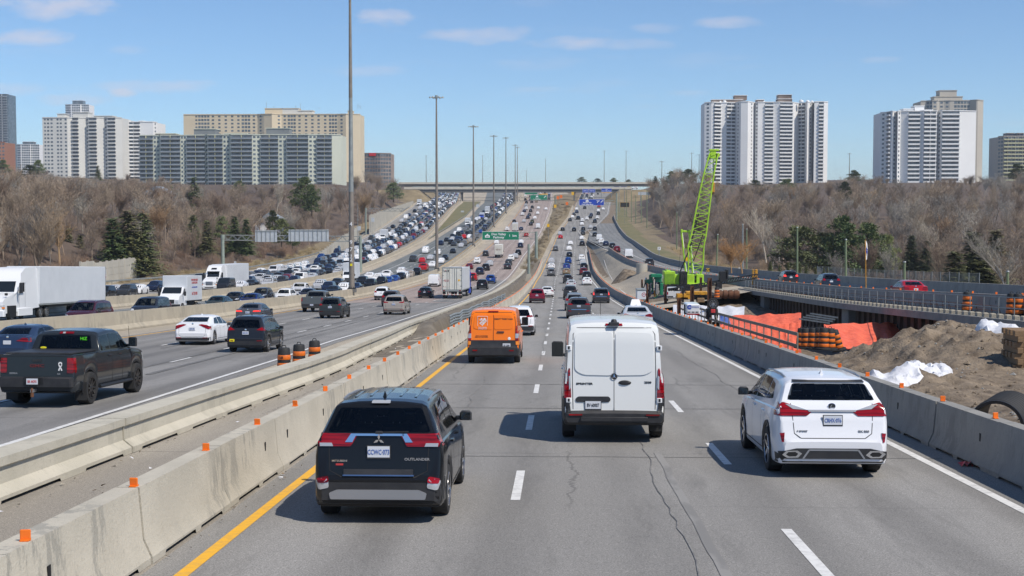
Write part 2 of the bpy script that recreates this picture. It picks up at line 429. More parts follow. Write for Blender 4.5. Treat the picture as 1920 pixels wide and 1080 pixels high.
asphalt('asphalt_ramp', (.20,.203,.20), (.235,.235,.23), off=24, crack=False)
asphalt('shoulder', (.45,.39,.30), (.37,.325,.255), track=.0, crack=False)
asphalt('median_paving', (.36,.325,.27), (.30,.27,.225), track=.0, crack=True)
M('marking_white', (.72,.71,.68), .6, c2=(.42,.41,.39), scale=6, lo=.45, hi=.8)
M('marking_yellow', (.80,.42,.02), .6, c2=(.55,.32,.08), scale=6, lo=.45, hi=.8)
M('grass', (.115,.120,.045), .95, c2=(.20,.165,.085), scale=.25, bump=.6, bscale=2)
M('dry_grass', (.26,.205,.12), .95, c2=(.155,.12,.07), scale=.2, bump=.7, bscale=2)
M('forest_floor', (.125,.088,.062), .95, c2=(.085,.062,.046), scale=.15, bump=.8, bscale=1.5)
M('soil', (.26,.205,.145), .95, c2=(.10,.075,.052), scale=1.7, bump=1.0, bscale=14, detail=12, lo=.38, hi=.66)
M('soil_grey', (.20,.175,.14), .95, c2=(.13,.11,.085), scale=.8, bump=1.0, bscale=12, detail=8)
# ---------------------------------------------------------------- road plan: edges as tables of (distance, x)
YEL = interp([(0,-4.1),(260,-4.0),(300,-3.5),(354,-2.9),(515,-.2),(665,6.8),(820,11),(1100,18),(1500,30)])
WR = interp([(0,6.5),(300,6.55),(362,7.8),(405,8.3),(538,11.9),(600,17.9),(685,25),(845,32),(1100,45),(1500,66)])
EW = interp([(0,-10.5),(25,-10.6),(41,-10.75),(52,-10.85),(67,-11.25),(112,-11.4),(190,-10.5),(380,-9.8),(538,-6.8),(710,-4.5),(900,-4),(1270,-6),(1500,-6)])
EY = interp([(0,-22.4),(80,-22.7),(114,-23.5),(165,-24.4),(300,-23.4),(430,-22),(720,-20),(1270,-24),(1500,-25)])
MB = interp([(0,-26.3),(300,-26.1),(430,-26.3),(560,-26.2),(677,-25.6),(800,-24),(1270,-32),(1500,-33)])      # median barrier
WXR = interp([(0,-28.2),(435,-28.3),(845,-27),(1270,-37),(1500,-38)])
WXL = interp([(0,-41.5),(118,-40.5),(330,-43),(515,-44.0),(660,-42.4),(845,-46),(1270,-66),(1500,-75)])
B2 = interp([(0,-43.2),(118,-42.6),(200,-43.6),(330,-46),(480,-47.2),(530,-49.2),(850,-60.5),(1270,-88),(1500,-105)])
WCR = interp([(0,-47),(330,-47.6),(395,-48.2),(530,-51),(850,-62.7),(1270,-91),(1500,-108)])
WCL = interp([(0,-70),(235,-69),(325,-66.5),(475,-69.5),(750,-80.5),(850,-87),(1270,-112),(1500,-130)])
LB = interp([(0,-84),(140,-82),(235,-77),(265,-74),(325,-70.5),(375,-68.5),(475,-72),(750,-82.6),(850,-90),(1270,-116),(1700,-150),(2600,-200)])
RC = interp([(0,24.6),(127,25.5),(155,25.8),(190,22.8),(220,20.2),(260,18.0),(304,16.3),(340,15.0),(396,12.9),(545,9.8)])
LL = interp([(0,20),(127,20.6),(155,20.3),(165,19.7),(190,18),(220,16.6),(280,14.5),(345,13)])
RR = interp([(0,30.2),(155,31),(190,29),(220,26),(240,24),(300,21.5),(342,21.6),(500,24),(625,25.9),(710,28.9),(915,39),(1300,60),(2600,110)])
RBAR = interp([(0,7.35),(300,7.9),(405,9.3)])  # barrier on the right of the carriageway
LBAR = interp([(0,-4.86),(150,-4.95),(210,-4.9),(300,-4.4),(350,-4.1)])
LMB = interp([(0,-8.3),(19,-8.29),(32,-8.08),(41.5,-7.78),(47,-7.75),(60,-8.0),(75,-8.4),(104,-8.6),(150,-8.7),(250,-7.8),(310,-7.2),(360,-7.0)])
def SS(a, b, x):
    t = min(1, max(0, (x-a)/(b-a))); return t*t*(3-2*t)
def hsh(i, j):
    v = math.sin(i*127.1 + j*311.7)*43758.5453; return v - math.floor(v)
def vn(x, y):
    i, j = math.floor(x), math.floor(y); a, b = x-i, y-j; a = a*a*(3-2*a); b = b*b*(3-2*b)
    return (hsh(i,j)*(1-a)+hsh(i+1,j)*a)*(1-b) + (hsh(i,j+1)*(1-a)+hsh(i+1,j+1)*a)*b
def fbm(x, y, o=4):
    s_, a = 0, .5
    for k in range(o): s_ += a*vn(x, y); x *= 2.03; y *= 2.03; a *= .5
    return s_
def T(X, Y):                                   # bare ground
    g = G(max(Y, -60)); lb, rr = LB(Y) - 1.0, RR(Y) + 1.0
    e = EL(Y) if Y < 565 else 0
    if X < lb:
        d = lb - X
        return g + 7*math.exp(-((X+101)/28)**2-((Y-745)/90)**2)*SS(4,20,d) + 11.5*SS(0, 55, d) * (.75 + .5*fbm(X*.012+3, Y*.012)) - .1 + 4*SS(80, 300, d) - 6*SS(0,1,(150-Y)/150)*SS(10,60,d)
    if X > rr:
        d = X - rr
        lo = e - 3.4*SS(4, 22, d) + 1.0*SS(60,160,d) + 7*SS(160, 420, d)
        hi = e + 9*math.exp(-((X-66)/30)**2-((Y-700)/110)**2)*SS(6,24,d) + 8.5*SS(6, 60, d) + 3*SS(60, 200, d)
        k = SS(260, 560, Y)
        return g + lo*(1-k) + hi*k + .8*(fbm(X*.03, Y*.03)-.5)*SS(2, 12, d) - .1
    if X > 8:
        l = LL(Y); t = SS(9, l, X)
        z = g + e*t - .12
        if Y < 150 and X < l - .6: z = g - 3.0
        return z
    return g - .12
def axis(pts):
    o = []
    for a, b, st in pts:
        n = max(1, round((b-a)/st)); o += [a + (b-a)*i/n for i in range(n)]
    return o + [pts[-1][1]]
gx = axis([(-2500,-700,300),(-700,-300,50),(-300,-140,16),(-140,-60,5),(-60,5,13),(5,36,2.0),(36,80,4),(80,300,16),(300,700,50),(700,2500,300)])
gy = axis([(-60,0,20),(0,420,10),(420,1000,14),(1000,2000,50),(2000,6000,500)])
def gmat(X, Y):
    lb, rr = LB(Y)-1, RR(Y)+1
    if X < lb: return 'dry_grass' if (lb-X) < 7 else 'forest_floor'
    if X > rr: return ('grass' if (X-rr) < 6 and Y > 210 else 'dry_grass') if (X-rr) < (13 if Y > 170 else 9) else 'forest_floor'
    if X > 8: return 'soil'
    return 'shoulder'
tg = Geo(); nxg = len(gx); vv = [(x, y, T(x, y)) for y in gy for x in gx]
tg.v = vv
for mname in ('dry_grass','grass','forest_floor','soil','shoulder'): tg.mi(mname)
for j in range(len(gy)-1):
    for i in range(nxg-1):
        tg.f.append((j*nxg+i, j*nxg+i+1, (j+1)*nxg+i+1, (j+1)*nxg+i))
        tg.m.append(tg.mats.index(gmat((gx[i]+gx[i+1])/2, (gy[j]+gy[j+1])/2)))
tg.obj('terrain', smooth_=60, kind='structure')
def ysteps(a, b):
    o = [a]
    while o[-1] < b:
        y = o[-1]; o.append(min(b, y + (.5 if b-a < 71 and a < 60 else 4 if y < 200 else 8 if y < 500 else 20)))
    return o
def ribbon(name, fl, fr, y0, y1, dz, mat, el=lambda x, y: 0.0, nc=1, tab=None):
    g_ = Geo(); ys = tab or ysteps(y0, y1); v = []
    for y in ys:
        a, b = fl(y), fr(y)
        for k in range(nc+1):
            x = a + (b-a)*k/nc; v.append((x, y, G(y) + el(x, y) + dz))
    f = [(j*(nc+1)+k, j*(nc+1)+k+1, (j+1)*(nc+1)+k+1, (j+1)*(nc+1)+k) for j in range(len(ys)-1) for k in range(nc)]
    g_.add(v, f, mat); return g_.obj(name, smooth_=60, kind='structure')
cst = lambda c: (lambda y: c)
off = lambda f, d: (lambda y: f(y) + d)
def gore(x, y):                                # cross-fall between carriageway and raised ramp
    return EL(y)*SS(9.0, max(9.5, LL(y)), x) if y < 565 else 0.0
ribbon('road_shoulder', off(LB, .5), cst(8.0), -6, 1400, 0.0, 'shoulder')
ribbon('road', off(YEL,-.45), off(WR,.8), -6, 1400, .016, 'asphalt_main', el=lambda x,y: 0)
ribbon('inner_shoulder', off(LBAR, .15), off(YEL, -.35), -6, 350, .008, 'median_paving')
ribbon('median_pavement', off(LMB, .1), off(LBAR, .1), -6, 56, .008, 'median_paving')
ribbon('left_carriageway', off(EY,-.6), off(EW,.5), -6, 150, .012, 'asphalt_left')
ribbon('left_carriageway_far', off(EY,-.6), off(EW,.6), 150, 1400, .012, 'asphalt_pink')
ribbon('left_carriageway_near_lane', lambda y: EW(y)-3.5 if y > 150 else EW(y)-.1, off(EW,.55), 110, 260, .020, 'asphalt_left')
ribbon('oncoming_carriageway', off(WXL,.2), off(WXR,.6), -6, 1400, .012, 'asphalt_dark')
ribbon('far_left_carriageway', off(WCL,-.5), off(WCR,.5), -6, 1400, .012, 'asphalt_far')
ribbon('grass_median', off(B2, 1.2), off(WXL, -2.2), 470, 880, .05, 'grass', el=lambda x,y: -.0)
rampel = lambda x, y: EL(y)*(SS(5, 12, x) if y > 345 else 1)
ribbon('ramp_road', lambda y: (LL(y)+.3 if y < 345 else max(WR(y)+.6, LL(345)+.3-(y-345)*.03)), off(RR, -.35), 0, 600, .02, 'asphalt_ramp', el=lambda x,y: EL(y), nc=2)
ribbon('gore_pavement', lambda y: RBAR(min(y,405))+.35 if y < 405 else WR(y)+.5, lambda y: (LL(y)-.2 if y < 345 else LL(345)+.3-(y-345)*.03), 130, 520, .012, 'shoulder', el=gore, nc=6)
# ---------------------------------------------------------------- markings
def marking(name, fx, wd, y0, y1, mat, dash=None, phase=0.0, dz=.022, el=lambda y: 0.0):
    g_ = Geo()
    if dash is None:
        ys = ysteps(y0, y1); v = []
        for y in ys: v += [(fx(y)-wd/2, y, G(y)+el(y)+dz), (fx(y)+wd/2, y, G(y)+el(y)+dz)]
        g_.add(v, [(2*j, 2*j+1, 2*j+3, 2*j+2) for j in range(len(ys)-1)], mat)
    else:
        ln, per = dash; y = y0 + phase
        while y < y1:
            a, b = y, y+ln
            g_.add([(fx(q)+s_*wd/2, q, G(q)+el(q)+dz) for q, s_ in ((a,-1),(a,1),(b,1),(b,-1))], [(0,1,2,3)], mat); y += per
    return g_.obj(name, kind='structure')
lane = lambda k: (lambda y: YEL(y)+3.5+(k*3.55) if y < 300 else YEL(y)+ (3.5+k*3.55))
marking('yellow_edge_line', YEL, .16, -4, 1300, 'marking_yellow')
marking('white_edge_line', WR, .16, -4, 1300, 'marking_white')
marking('lane_marking', cst(-.62) if 0 else (lambda y: YEL(y)+3.48), .14, 1.6, 1100, 'marking_white', (3, 9.0), 0)
marking('lane_marking', lambda y: YEL(y)+7.05, .14, 5.5, 1100, 'marking_white', (3, 9.0), 0)
marking('lane_marking', lambda y: YEL(y)+10.6, .14, 410, 1100, 'marking_white', (3, 9.0), 0)
marking('white_edge_line', EW, .16, 0, 1300, 'marking_white', dz=.03)
marking('yellow_edge_line', EY, .16, 0, 1300, 'marking_yellow')
for k in (1, 2): marking('lane_marking', (lambda k: lambda y: EW(y)-3.62*k)(k), .14, 2.0, 1100, 'marking_white', (3, 9.0), k*3.1, dz=.03)
marking('yellow_edge_line', WXR, .16, 60, 1300, 'marking_yellow')
marking('white_edge_line', lambda y: WXR(y)-11.2, .16, 60, 460, 'marking_white')
for k in (1, 2): marking('lane_marking', (lambda k: lambda y: WXR(y)-3.65*k)(k), .14, 60, 1100, 'marking_white', (3, 9.0), k*3.1)
marking('yellow_edge_line', WCR, .16, 100, 1300, 'marking_yellow')
marking('white_edge_line', WCL, .16, 100, 1300, 'marking_white')
for k in (1, 2, 3): marking('lane_marking', (lambda k: lambda y: WCR(y)-3.65*k)(k), .14, 100, 1100, 'marking_white', (3, 9.0), k*3.1)
marking('ramp_edge_line', lambda y: RC(y)-2.0, .15, 60, 540, 'marking_white', dz=.032, el=EL)
marking('ramp_edge_line', lambda y: RC(y)+2.1, .15, 60, 545, 'marking_white', dz=.032, el=EL)
marking('gore_edge_line', lambda y: 9.4+(y-180)*.012 , .15, 175, 330, 'marking_white', dz=.03, el=lambda y: gore(9.4+(y-180)*.012, y))
M('joint_pale', (.40,.38,.34), .8, c2=(.28,.27,.25), scale=4); M('joint_dark', (.07,.068,.065), .8, c2=(.2,.195,.185), scale=2, lo=.4, hi=.6)
for row, wd, m_, x0_, x1_ in ((643,.13,'joint_pale',-4.3,7.0),(722,.07,'joint_dark',-4,6.8),(767,.05,'joint_dark',-4,6.8),(858,.035,'joint_dark',-2,6.9),(577,.12,'joint_pale',-4.3,7.0)):
    y_ = P(1046, row)[1]; g_ = Geo(); n_ = 24; v_ = []
    for i_ in range(n_+1):
        x_ = x0_+(x1_-x0_)*i_/n_; q_ = (fbm(x_*1.3+row, 1)-.5)*.12; v_ += [(x_, y_-wd/2+q_, G(y_-wd/2+q_)+.021), (x_, y_+wd/2+q_, G(y_+wd/2+q_)+.021)]
    g_.add(v_, [(2*k_, 2*k_+2, 2*k_+3, 2*k_+1) for k_ in range(n_)], m_).obj('road_joint', kind='structure')
# tyre marks on the left carriageway and on the main road
M('skid', (.125,.122,.118), .8, c2=(.205,.198,.188), scale=1.5, stretch=(1,.2,1), lo=.38, hi=.6)
M('skid_faint', (.20,.193,.182), .8, c2=(.262,.252,.236), scale=3, stretch=(1,.3,1), lo=.42, hi=.58)
for fx, a, b in ((lambda y: -13.4-(y-40)*.012, 44, 118), (lambda y: -14.6-(y-40)*.012, 44, 118), (lambda y: -17.5-(y-40)*.01, 60, 95)):
    marking('tyre_mark', fx, .22, a, b, 'skid', dz=.026)
marking('tyre_mark', lambda y: 1.75+.16*fbm(y*.3, 2), .13, 12, 25, 'skid_faint', dz=.024)
M('tar', (.15,.145,.138), .8, c2=(.25,.24,.225), scale=2.5, lo=.4, hi=.6)
for x_, a, b in ((1.35,13,36),(-2.5,24,44),(4.9,26,60),(-.9,52,110),(-14.8,40,90)):
    marking('tar_crack', (lambda x_: lambda y: x_+.35*fbm(y*.45+x_, 3, 5)+.10*fbm(y*3, x_))(x_), .018, a, b, 'tar', dz=.027)
# ---------------------------------------------------------------- concrete barriers, section by section
J_PROF = [(-.27,0),(-.27,.08),(-.18,.28),(-.13,.88),(.13,.88),(.18,.28),(.27,.08),(.27,0)]   # jersey profile
M_PROF = [(-.40,0),(-.40,.08),(-.26,.22),(-.22,.48),(-.27,.51),(-.27,.64),(.26,.64),(.26,.51),(.205,.48),(.215,.24),(.38,.11),(.38,0)]
V_PROF = [(-.42,0),(-.42,.10),(-.22,.34),(-.15,1.10),(.15,1.10),(.22,.34),(.42,.10),(.42,0)]
def barrier(name, label, fx, y0, y1, prof, mat, seclen=4.0, el=lambda x, y: 0.0, far=8.0, slots=True, marks=None, seed=1, group=None, gap=.025, jit=.012):
    rnd = random.Random(seed)
    t = thing(name, label, 'barrier', (fx(y0), y0, G(y0)+el(fx(y0), y0)), 0, group)
    ox, oy, oz = t.location; y = y0; k = 0; stuff = None; n = len(prof)
    while y < y1 - .2:
        L_ = seclen if y < 180 else far*(1 if y < 320 else 3)
        b = min(y + L_, y1)
        g_ = Geo(); dx_ = rnd.uniform(-jit, jit); dzz = rnd.uniform(-.006, .006)
        st = [(y+gap/2, 0)]
        if slots and y < 120:
            q = y + .5
            st += [(q, 0), (q+.04, .055), (q+(b-y)*.36, .055), (q+(b-y)*.36+.04, 0), (b-.5-(b-y)*.3, 0), (b-.46-(b-y)*.3, .05), (b-.5, .05), (b-.46, 0)]
        st.append((b-gap/2, 0)); v = []
        for (yy, zb) in st:
            xx = fx(yy)
            for (px_, pz) in prof: v.append((xx+px_*(1)+dx_-ox, yy-oy, G(yy)+el(xx, yy)+max(pz+dzz, zb)+.012-oz))
        f = [(a*n+i, a*n+i+1, (a+1)*n+i+1, (a+1)*n+i) for a in range(len(st)-1) for i in range(n-1)]
        f += [tuple(range(n)), tuple(range(len(v)-1, len(v)-n-1, -1))]
        f = [q_[::-1] for q_ in f]
        g_.add(v, f, mat)
        if y < 70 and prof is J_PROF:
            for yy in (y+.9, b-.9):
                if rnd.random() < .72: continue
                for sg in (-1, 1):
                    xx = fx(yy)-ox+dx_+sg*.163; zz = G(yy)+el(xx, yy)-oz; g_.box(xx-.004, xx+.004, yy-oy-.04, yy-oy+.04, zz+.46, zz+.60, 'seam')
        if y < 320:
            g_.obj('barrier_section', t, smooth_=20)
        else:
            if stuff is None: stuff = Geo()
            stuff.join(g_)
        y = b; k += 1
    if stuff:
        o = stuff.obj('far_barrier_sections', t); o['kind'] = 'stuff'
    if marks:
        top = max(p[1] for p in prof); ym, sp, yend, side = marks; mm = None; first = None; tail = Geo(); c_ = 0
        while ym < yend:
            xx = fx(ym) + side; zz_ = G(ym)+el(xx, ym)+top+.012
            rz_ = rnd.uniform(-.25, .25)
            if c_ < 60:
                if first is None:
                    mg = Geo(); mg.bbox(-.047, .047, -.012, .012, .0, .10, .006, 'orange'); mg.box(-.04,.04,-.05,.05,0,.012,'orange'); first = mg.mesh('delineator')
                link('delineator', first, t, (xx-ox, ym-oy, zz_-oz), (rnd.uniform(-.1,.1), 0, rz_))
            else: tail.box(xx-ox-.06, xx-ox+.06, ym-oy-.03, ym-oy+.03, zz_-oz, zz_-oz+.12, 'orange')
            ym += sp*rnd.uniform(.98, 1.02); c_ += 1
        if tail.v: o = tail.obj('far_delineators', t); o['kind'] = 'stuff'
    return t
# stained concrete: rain streaks run down the face
def stained(name, c1, c2, dark, amount=.5):
    m = bpy.data.materials.new(name); m.use_nodes = True; t = m.node_tree; b = t.nodes['Principled BSDF']; b.inputs['Roughness'].default_value = .85
    N = lambda ty, **k: nset(t, ty, **k); L = t.links.new
    g_ = N('ShaderNodeNewGeometry')
    def nz_(sc_, st, det=4, ro=.65):
        mpn = N('ShaderNodeMapping'); mpn.inputs['Scale'].default_value = st; L(g_.outputs['Position'], mpn.inputs[0])
        n = N('ShaderNodeTexNoise'); n.inputs['Scale'].default_value = sc_; n.inputs['Detail'].default_value = det; n.inputs['Roughness'].default_value = ro
        L(mpn.outputs[0], n.inputs['Vector']); return n.outputs[0]
    def rg(x, a, b_, lo=0, hi=1):
        n = N('ShaderNodeMapRange'); n.interpolation_type = 'SMOOTHSTEP'; n.inputs['From Min'].default_value = a; n.inputs['From Max'].default_value = b_
        n.inputs['To Min'].default_value = lo; n.inputs['To Max'].default_value = hi; L(x, n.inputs['Value']); return n.outputs[0]
    def mix(f, a, b_):
        n = N('ShaderNodeMix', data_type='RGBA'); L(f, n.inputs[0])
        for i, x in ((6, a), (7, b_)):
            if isinstance(x, tuple): n.inputs[i].default_value = (*x, 1)
            else: L(x, n.inputs[i])
        return n.outputs[2]
    col = mix(rg(nz_(.8, (1,1,1)), .35, .65), c1, c2)
    s1 = N('ShaderNodeMath', operation='MULTIPLY'); L(rg(nz_(1.8, (1,1.3,.40), 7, .76), .49, .56), s1.inputs[0]); L(rg(nz_(.28, (1,1,1.5), 2), .47, .58, 0, amount), s1.inputs[1])
    col = mix(s1.outputs[0], col, dark)
    col = mix(rg(nz_(14, (1,1,1), 3), .56, .72, 0, .35), col, tuple(x*.55 for x in c1))
    L(col, b.inputs['Base Color'])
    bp = N('ShaderNodeBump'); bp.inputs['Strength'].default_value = .5; bp.inputs['Distance'].default_value = .02
    L(nz_(22, (1,1,1), 3), bp.inputs['Height']); L(bp.outputs[0], b.inputs['Normal']); MAT[name] = m
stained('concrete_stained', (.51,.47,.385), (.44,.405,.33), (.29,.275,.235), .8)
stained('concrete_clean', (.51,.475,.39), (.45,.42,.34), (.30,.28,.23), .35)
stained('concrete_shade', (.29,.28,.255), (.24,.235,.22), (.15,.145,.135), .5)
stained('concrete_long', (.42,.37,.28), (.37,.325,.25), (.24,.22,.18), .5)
barrier('median_barrier', 'stained concrete barrier with orange markers beside the yellow line', LBAR, 4, 350, J_PROF, 'concrete_stained', 3.7, marks=(12.0, 3.2, 345, 0.06), seed=3)
barrier('median_barrier', 'cream concrete barrier with dark groove along the left carriageway shoulder', LMB, 6, 352, M_PROF, 'concrete_clean', 6.2, seed=4)
barrier('median_barrier', 'tall tan concrete barrier between oncoming traffic and the left carriageway', MB, 40, 1250, V_PROF, 'concrete_long', 6.0, slots=False, seed=5, gap=.012, jit=.002)
barrier('median_barrier', 'long tan concrete barrier behind the first row of oncoming traffic', B2, 95, 1250, V_PROF, 'concrete_long', 6.0, slots=False, seed=6, gap=.012, jit=.002)
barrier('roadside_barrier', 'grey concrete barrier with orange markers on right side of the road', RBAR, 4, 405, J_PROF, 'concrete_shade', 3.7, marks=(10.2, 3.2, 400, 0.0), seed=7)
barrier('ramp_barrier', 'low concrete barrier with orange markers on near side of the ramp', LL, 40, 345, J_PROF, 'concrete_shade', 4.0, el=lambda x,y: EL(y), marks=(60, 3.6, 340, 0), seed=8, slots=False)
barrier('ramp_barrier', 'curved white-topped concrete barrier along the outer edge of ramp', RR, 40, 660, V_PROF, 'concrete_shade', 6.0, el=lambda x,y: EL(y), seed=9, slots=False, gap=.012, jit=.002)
# bits that mark both sides of a barrier: one knocked delineator on the grooved barrier
# ---------------------------------------------------------------- vehicle bodies
def shell(L, W, H, gc, top, belt, wheels, wr, tum=.26, plan=None, step=.11, crown=.035, shoulder=.035):
    ft, fb = interp(top), interp(belt)
    pl = interp(plan or [(0,.86),(.05,.925),(.14,.972),(.4,.995),(1,1),(L-1.1,1),(L-.5,.965),(L-.18,.88),(L,.74)])
    ys = set(round(a, 4) for a, b in top)
    n = max(4, int(L/step)); ys |= set(round(L*i/n, 4) for i in range(n+1))
    A = wr+.055
    for w_ in wheels:
        for k in range(9 if step < .2 else 5):
            c_ = -math.cos(PI*k/(8 if step < .2 else 4)); ys.add(round(w_ + A*c_, 4))
        ys.add(round(w_-A-.004,4)); ys.add(round(w_+A+.004,4))
    ys = sorted(y for y in ys if 0 <= y <= L)
    yy = [ys[0]]
    for y in ys[1:]:
        if y-yy[-1] > .0035: yy.append(y)
    rings = []
    for r in yy:
        hw = W/2*pl(r); zt = ft(r); zb = min(fb(r), zt-.012); z0 = gc + (.05 if r < .1 or r > L-.1 else 0)
        za = z0
        for w_ in wheels:
            d = abs(r-w_)
            if d < A: za = max(z0, wr + math.sqrt(max(0, A*A-d*d))*1.0)
        za = min(za, zb-.03)
        rw = hw*.955 - (zt-zb)*tum
        gl = lambda t: hw*.955 + (rw-hw*.955)*t
        hgt = zt-zb; c_ = crown*min(1, hgt/.4+.25)
        ring = [(0, za), (hw*.72, za), (hw*.955, za), (hw*.985, za+min(.06,(zb-za)*.2)), (hw, za+(zb-za)*.48), (hw*.992, za+(zb-za)*.8), (hw*.965, zb),
                (gl(.03)-.012, zb+min(shoulder,hgt*.3)*.5), (gl(.5), zb+hgt*.5), (gl(.86), zt-min(.10, hgt*.3)), (gl(1)-.02, zt-min(.035,hgt*.12)), (gl(1)*.86, zt), (gl(1)*.5, zt+c_*.75), (0, zt+c_)]
        rings.append((r-L/2, ring))
    g = Geo(); v = []; k = len(rings[0][1])
    for y, ring in rings:
        v += [(x, y, z) for x, z in ring] + [(-x, y, z) for x, z in ring[1:-1]][::-1]
    m = 2*k-2; f = []
    for j in range(len(rings)-1):
        for i in range(m): f.append((j*m+i, j*m+(i+1)%m, (j+1)*m+(i+1)%m, (j+1)*m+i))
    f.append(tuple(range(m))[::-1]); f.append(tuple(range((len(rings)-1)*m, len(rings)*m)))
    f = [q[::-1] for q in f]
    g.add(v, f, 'paint'); return g
def bvh(g): return BVHTree.FromPolygons([Vector(p) for p in g.v], g.f)
DIRS = {'rear': (1, lambda a, b: Vector((a, -20, b)), Vector((0,1,0))), 'front': (1, lambda a, b: Vector((a, 20, b)), Vector((0,-1,0))),
        'right': (0, lambda a, b: Vector((20, a, b)), Vector((-1,0,0))), 'left': (0, lambda a, b: Vector((-20, a, b)), Vector((1,0,0))),
        'top': (2, lambda a, b: Vector((a, b, 20)), Vector((0,0,-1)))}
def patch(tree, poly, side, th, mat, step=.07, skirt=.03, round_=0.0, g=None, wrap=.24):
    g = g or Geo()
    if round_: poly = rounded(poly, round_)
    _, org, d = DIRS[side]
    bd = []
    for i in range(len(poly)):
        a, b = poly[i], poly[(i+1) % len(poly)]; n = max(1, int(math.dist(a, b)/step))
        for k in range(n): bd.append((a[0]+(b[0]-a[0])*k/n, a[1]+(b[1]-a[1])*k/n))
    pts = [Vector(p) for p in bd]; n0 = len(bd)
    x0, x1 = min(p[0] for p in bd), max(p[0] for p in bd); z0, z1 = min(p[1] for p in bd), max(p[1] for p in bd)
    nx, nz_ = int((x1-x0)/step), int((z1-z0)/step)
    for i in range(1, nx):
        for j in range(1, nz_): pts.append(Vector((x0+(x1-x0)*i/nx, z0+(z1-z0)*j/nz_)))
    vs, es, fs, *_ = delaunay_2d_cdt(pts, [], [list(range(n0))], 1, 1e-5)
    hits = []; nrm = []; lim = None
    if side in ('rear', 'front'): lim = wrap
    ref = None
    for p in vs:
        h, nn_ = tree.ray_cast(org(p[0], p[1]), d)[:2]
        if lim is not None:
            if ref is None:
                h0 = tree.ray_cast(org(0, p[1]), d)[0]; ref = True
            h0 = tree.ray_cast(org(p[0]*.55, p[1]), d)[0]; q = p[0]; k = 0
            while (h is None or (h0 is not None and (h-h0).dot(d) > lim)) and k < 60:
                q -= math.copysign(.006, p[0]); h, nn_ = tree.ray_cast(org(q, p[1]), d)[:2]; k += 1
        hits.append(h); nrm.append(nn_)
    ok = [h for h in hits if h is not None]
    if not ok: return g
    out = []
    for p, h, nn_ in zip(vs, hits, nrm):
        if h is not None and nn_ is not None and lim is not None:
            if nn_.dot(d) > 0: nn_ = -nn_
            out.append(h + (nn_ - d)*.5*th*1.2); continue
        if h is None:
            best = min(((q[0]-p[0])**2+(q[1]-p[1])**2, k) for k, q in enumerate(vs) if hits[k] is not None)[1]
            o = org(p[0], p[1]); dd = (hits[best]-o).dot(d); h = o + d*dd
        out.append(h - d*th)
    # boundary skirt
    cnt = {}
    for f in fs:
        for a, b in zip(f, f[1:]+f[:1]): cnt[(a,b)] = 1
    be = [(a,b) for (a,b) in cnt if (b,a) not in cnt]
    base = len(out); mp_ = {}
    for a, b in be:
        for k in (a, b):
            if k not in mp_: mp_[k] = base+len(mp_); out.append(out[k] + d*(th+skirt))
    faces = [tuple(f) for f in fs] + [(b, a, mp_[a], mp_[b]) for a, b in be]
    if side in ('front', 'left'): faces = [f[::-1] for f in faces]
    return g.add(out, faces, mat)
def rounded(poly, r, seg=4):
    o = []; n = len(poly)
    for i in range(n):
        p0, p, p1 = Vector(poly[i-1]), Vector(poly[i]), Vector(poly[(i+1)%n])
        a, b = (p0-p), (p1-p); la, lb_ = a.length, b.length
        if la < 1e-6 or lb_ < 1e-6: continue
        q = min(r, la*.45, lb_*.45); s_, e = p+a*(q/la), p+b*(q/lb_)
        for k in range(seg+1):
            t = k/seg; o.append(tuple(s_*(1-t)**2 + p*2*t*(1-t) + e*t*t))
    return o
def seamline(tree, pts, side, wd=.012, th=.002, mat='seam', g=None):
    g = g or Geo(); _, org, d = DIRS[side]; P_ = []
    for i in range(len(pts)-1):
        a, b = Vector(pts[i]), Vector(pts[i+1]); n = max(1, int((b-a).length/.08))
        for k in range(n): P_.append(a+(b-a)*k/n)
    P_.append(Vector(pts[-1])); v = []
    for i, p in enumerate(P_):
        t = (P_[min(i+1, len(P_)-1)]-P_[max(i-1, 0)]); t.normalize(); nn = Vector((-t[1], t[0]))
        for s_ in (-1, 1):
            q = p+nn*(s_*wd/2); h = tree.ray_cast(org(q[0], q[1]), d)[0]
            if h is None: h = v[-1]+d*th if v else org(q[0], q[1])+d*20
            v.append(h-d*th)
    f = [(2*i, 2*i+1, 2*i+3, 2*i+2) for i in range(len(P_)-1)]
    return g.add(v, f, mat)
def inpoly(p, poly):
    c = False; n = len(poly); x, y = p
    for i in range(n):
        (x0, y0), (x1, y1) = poly[i], poly[(i+1) % n]
        if (y0 > y) != (y1 > y) and x < (x1-x0)*(y-y0)/(y1-y0)+x0: c = not c
    return c
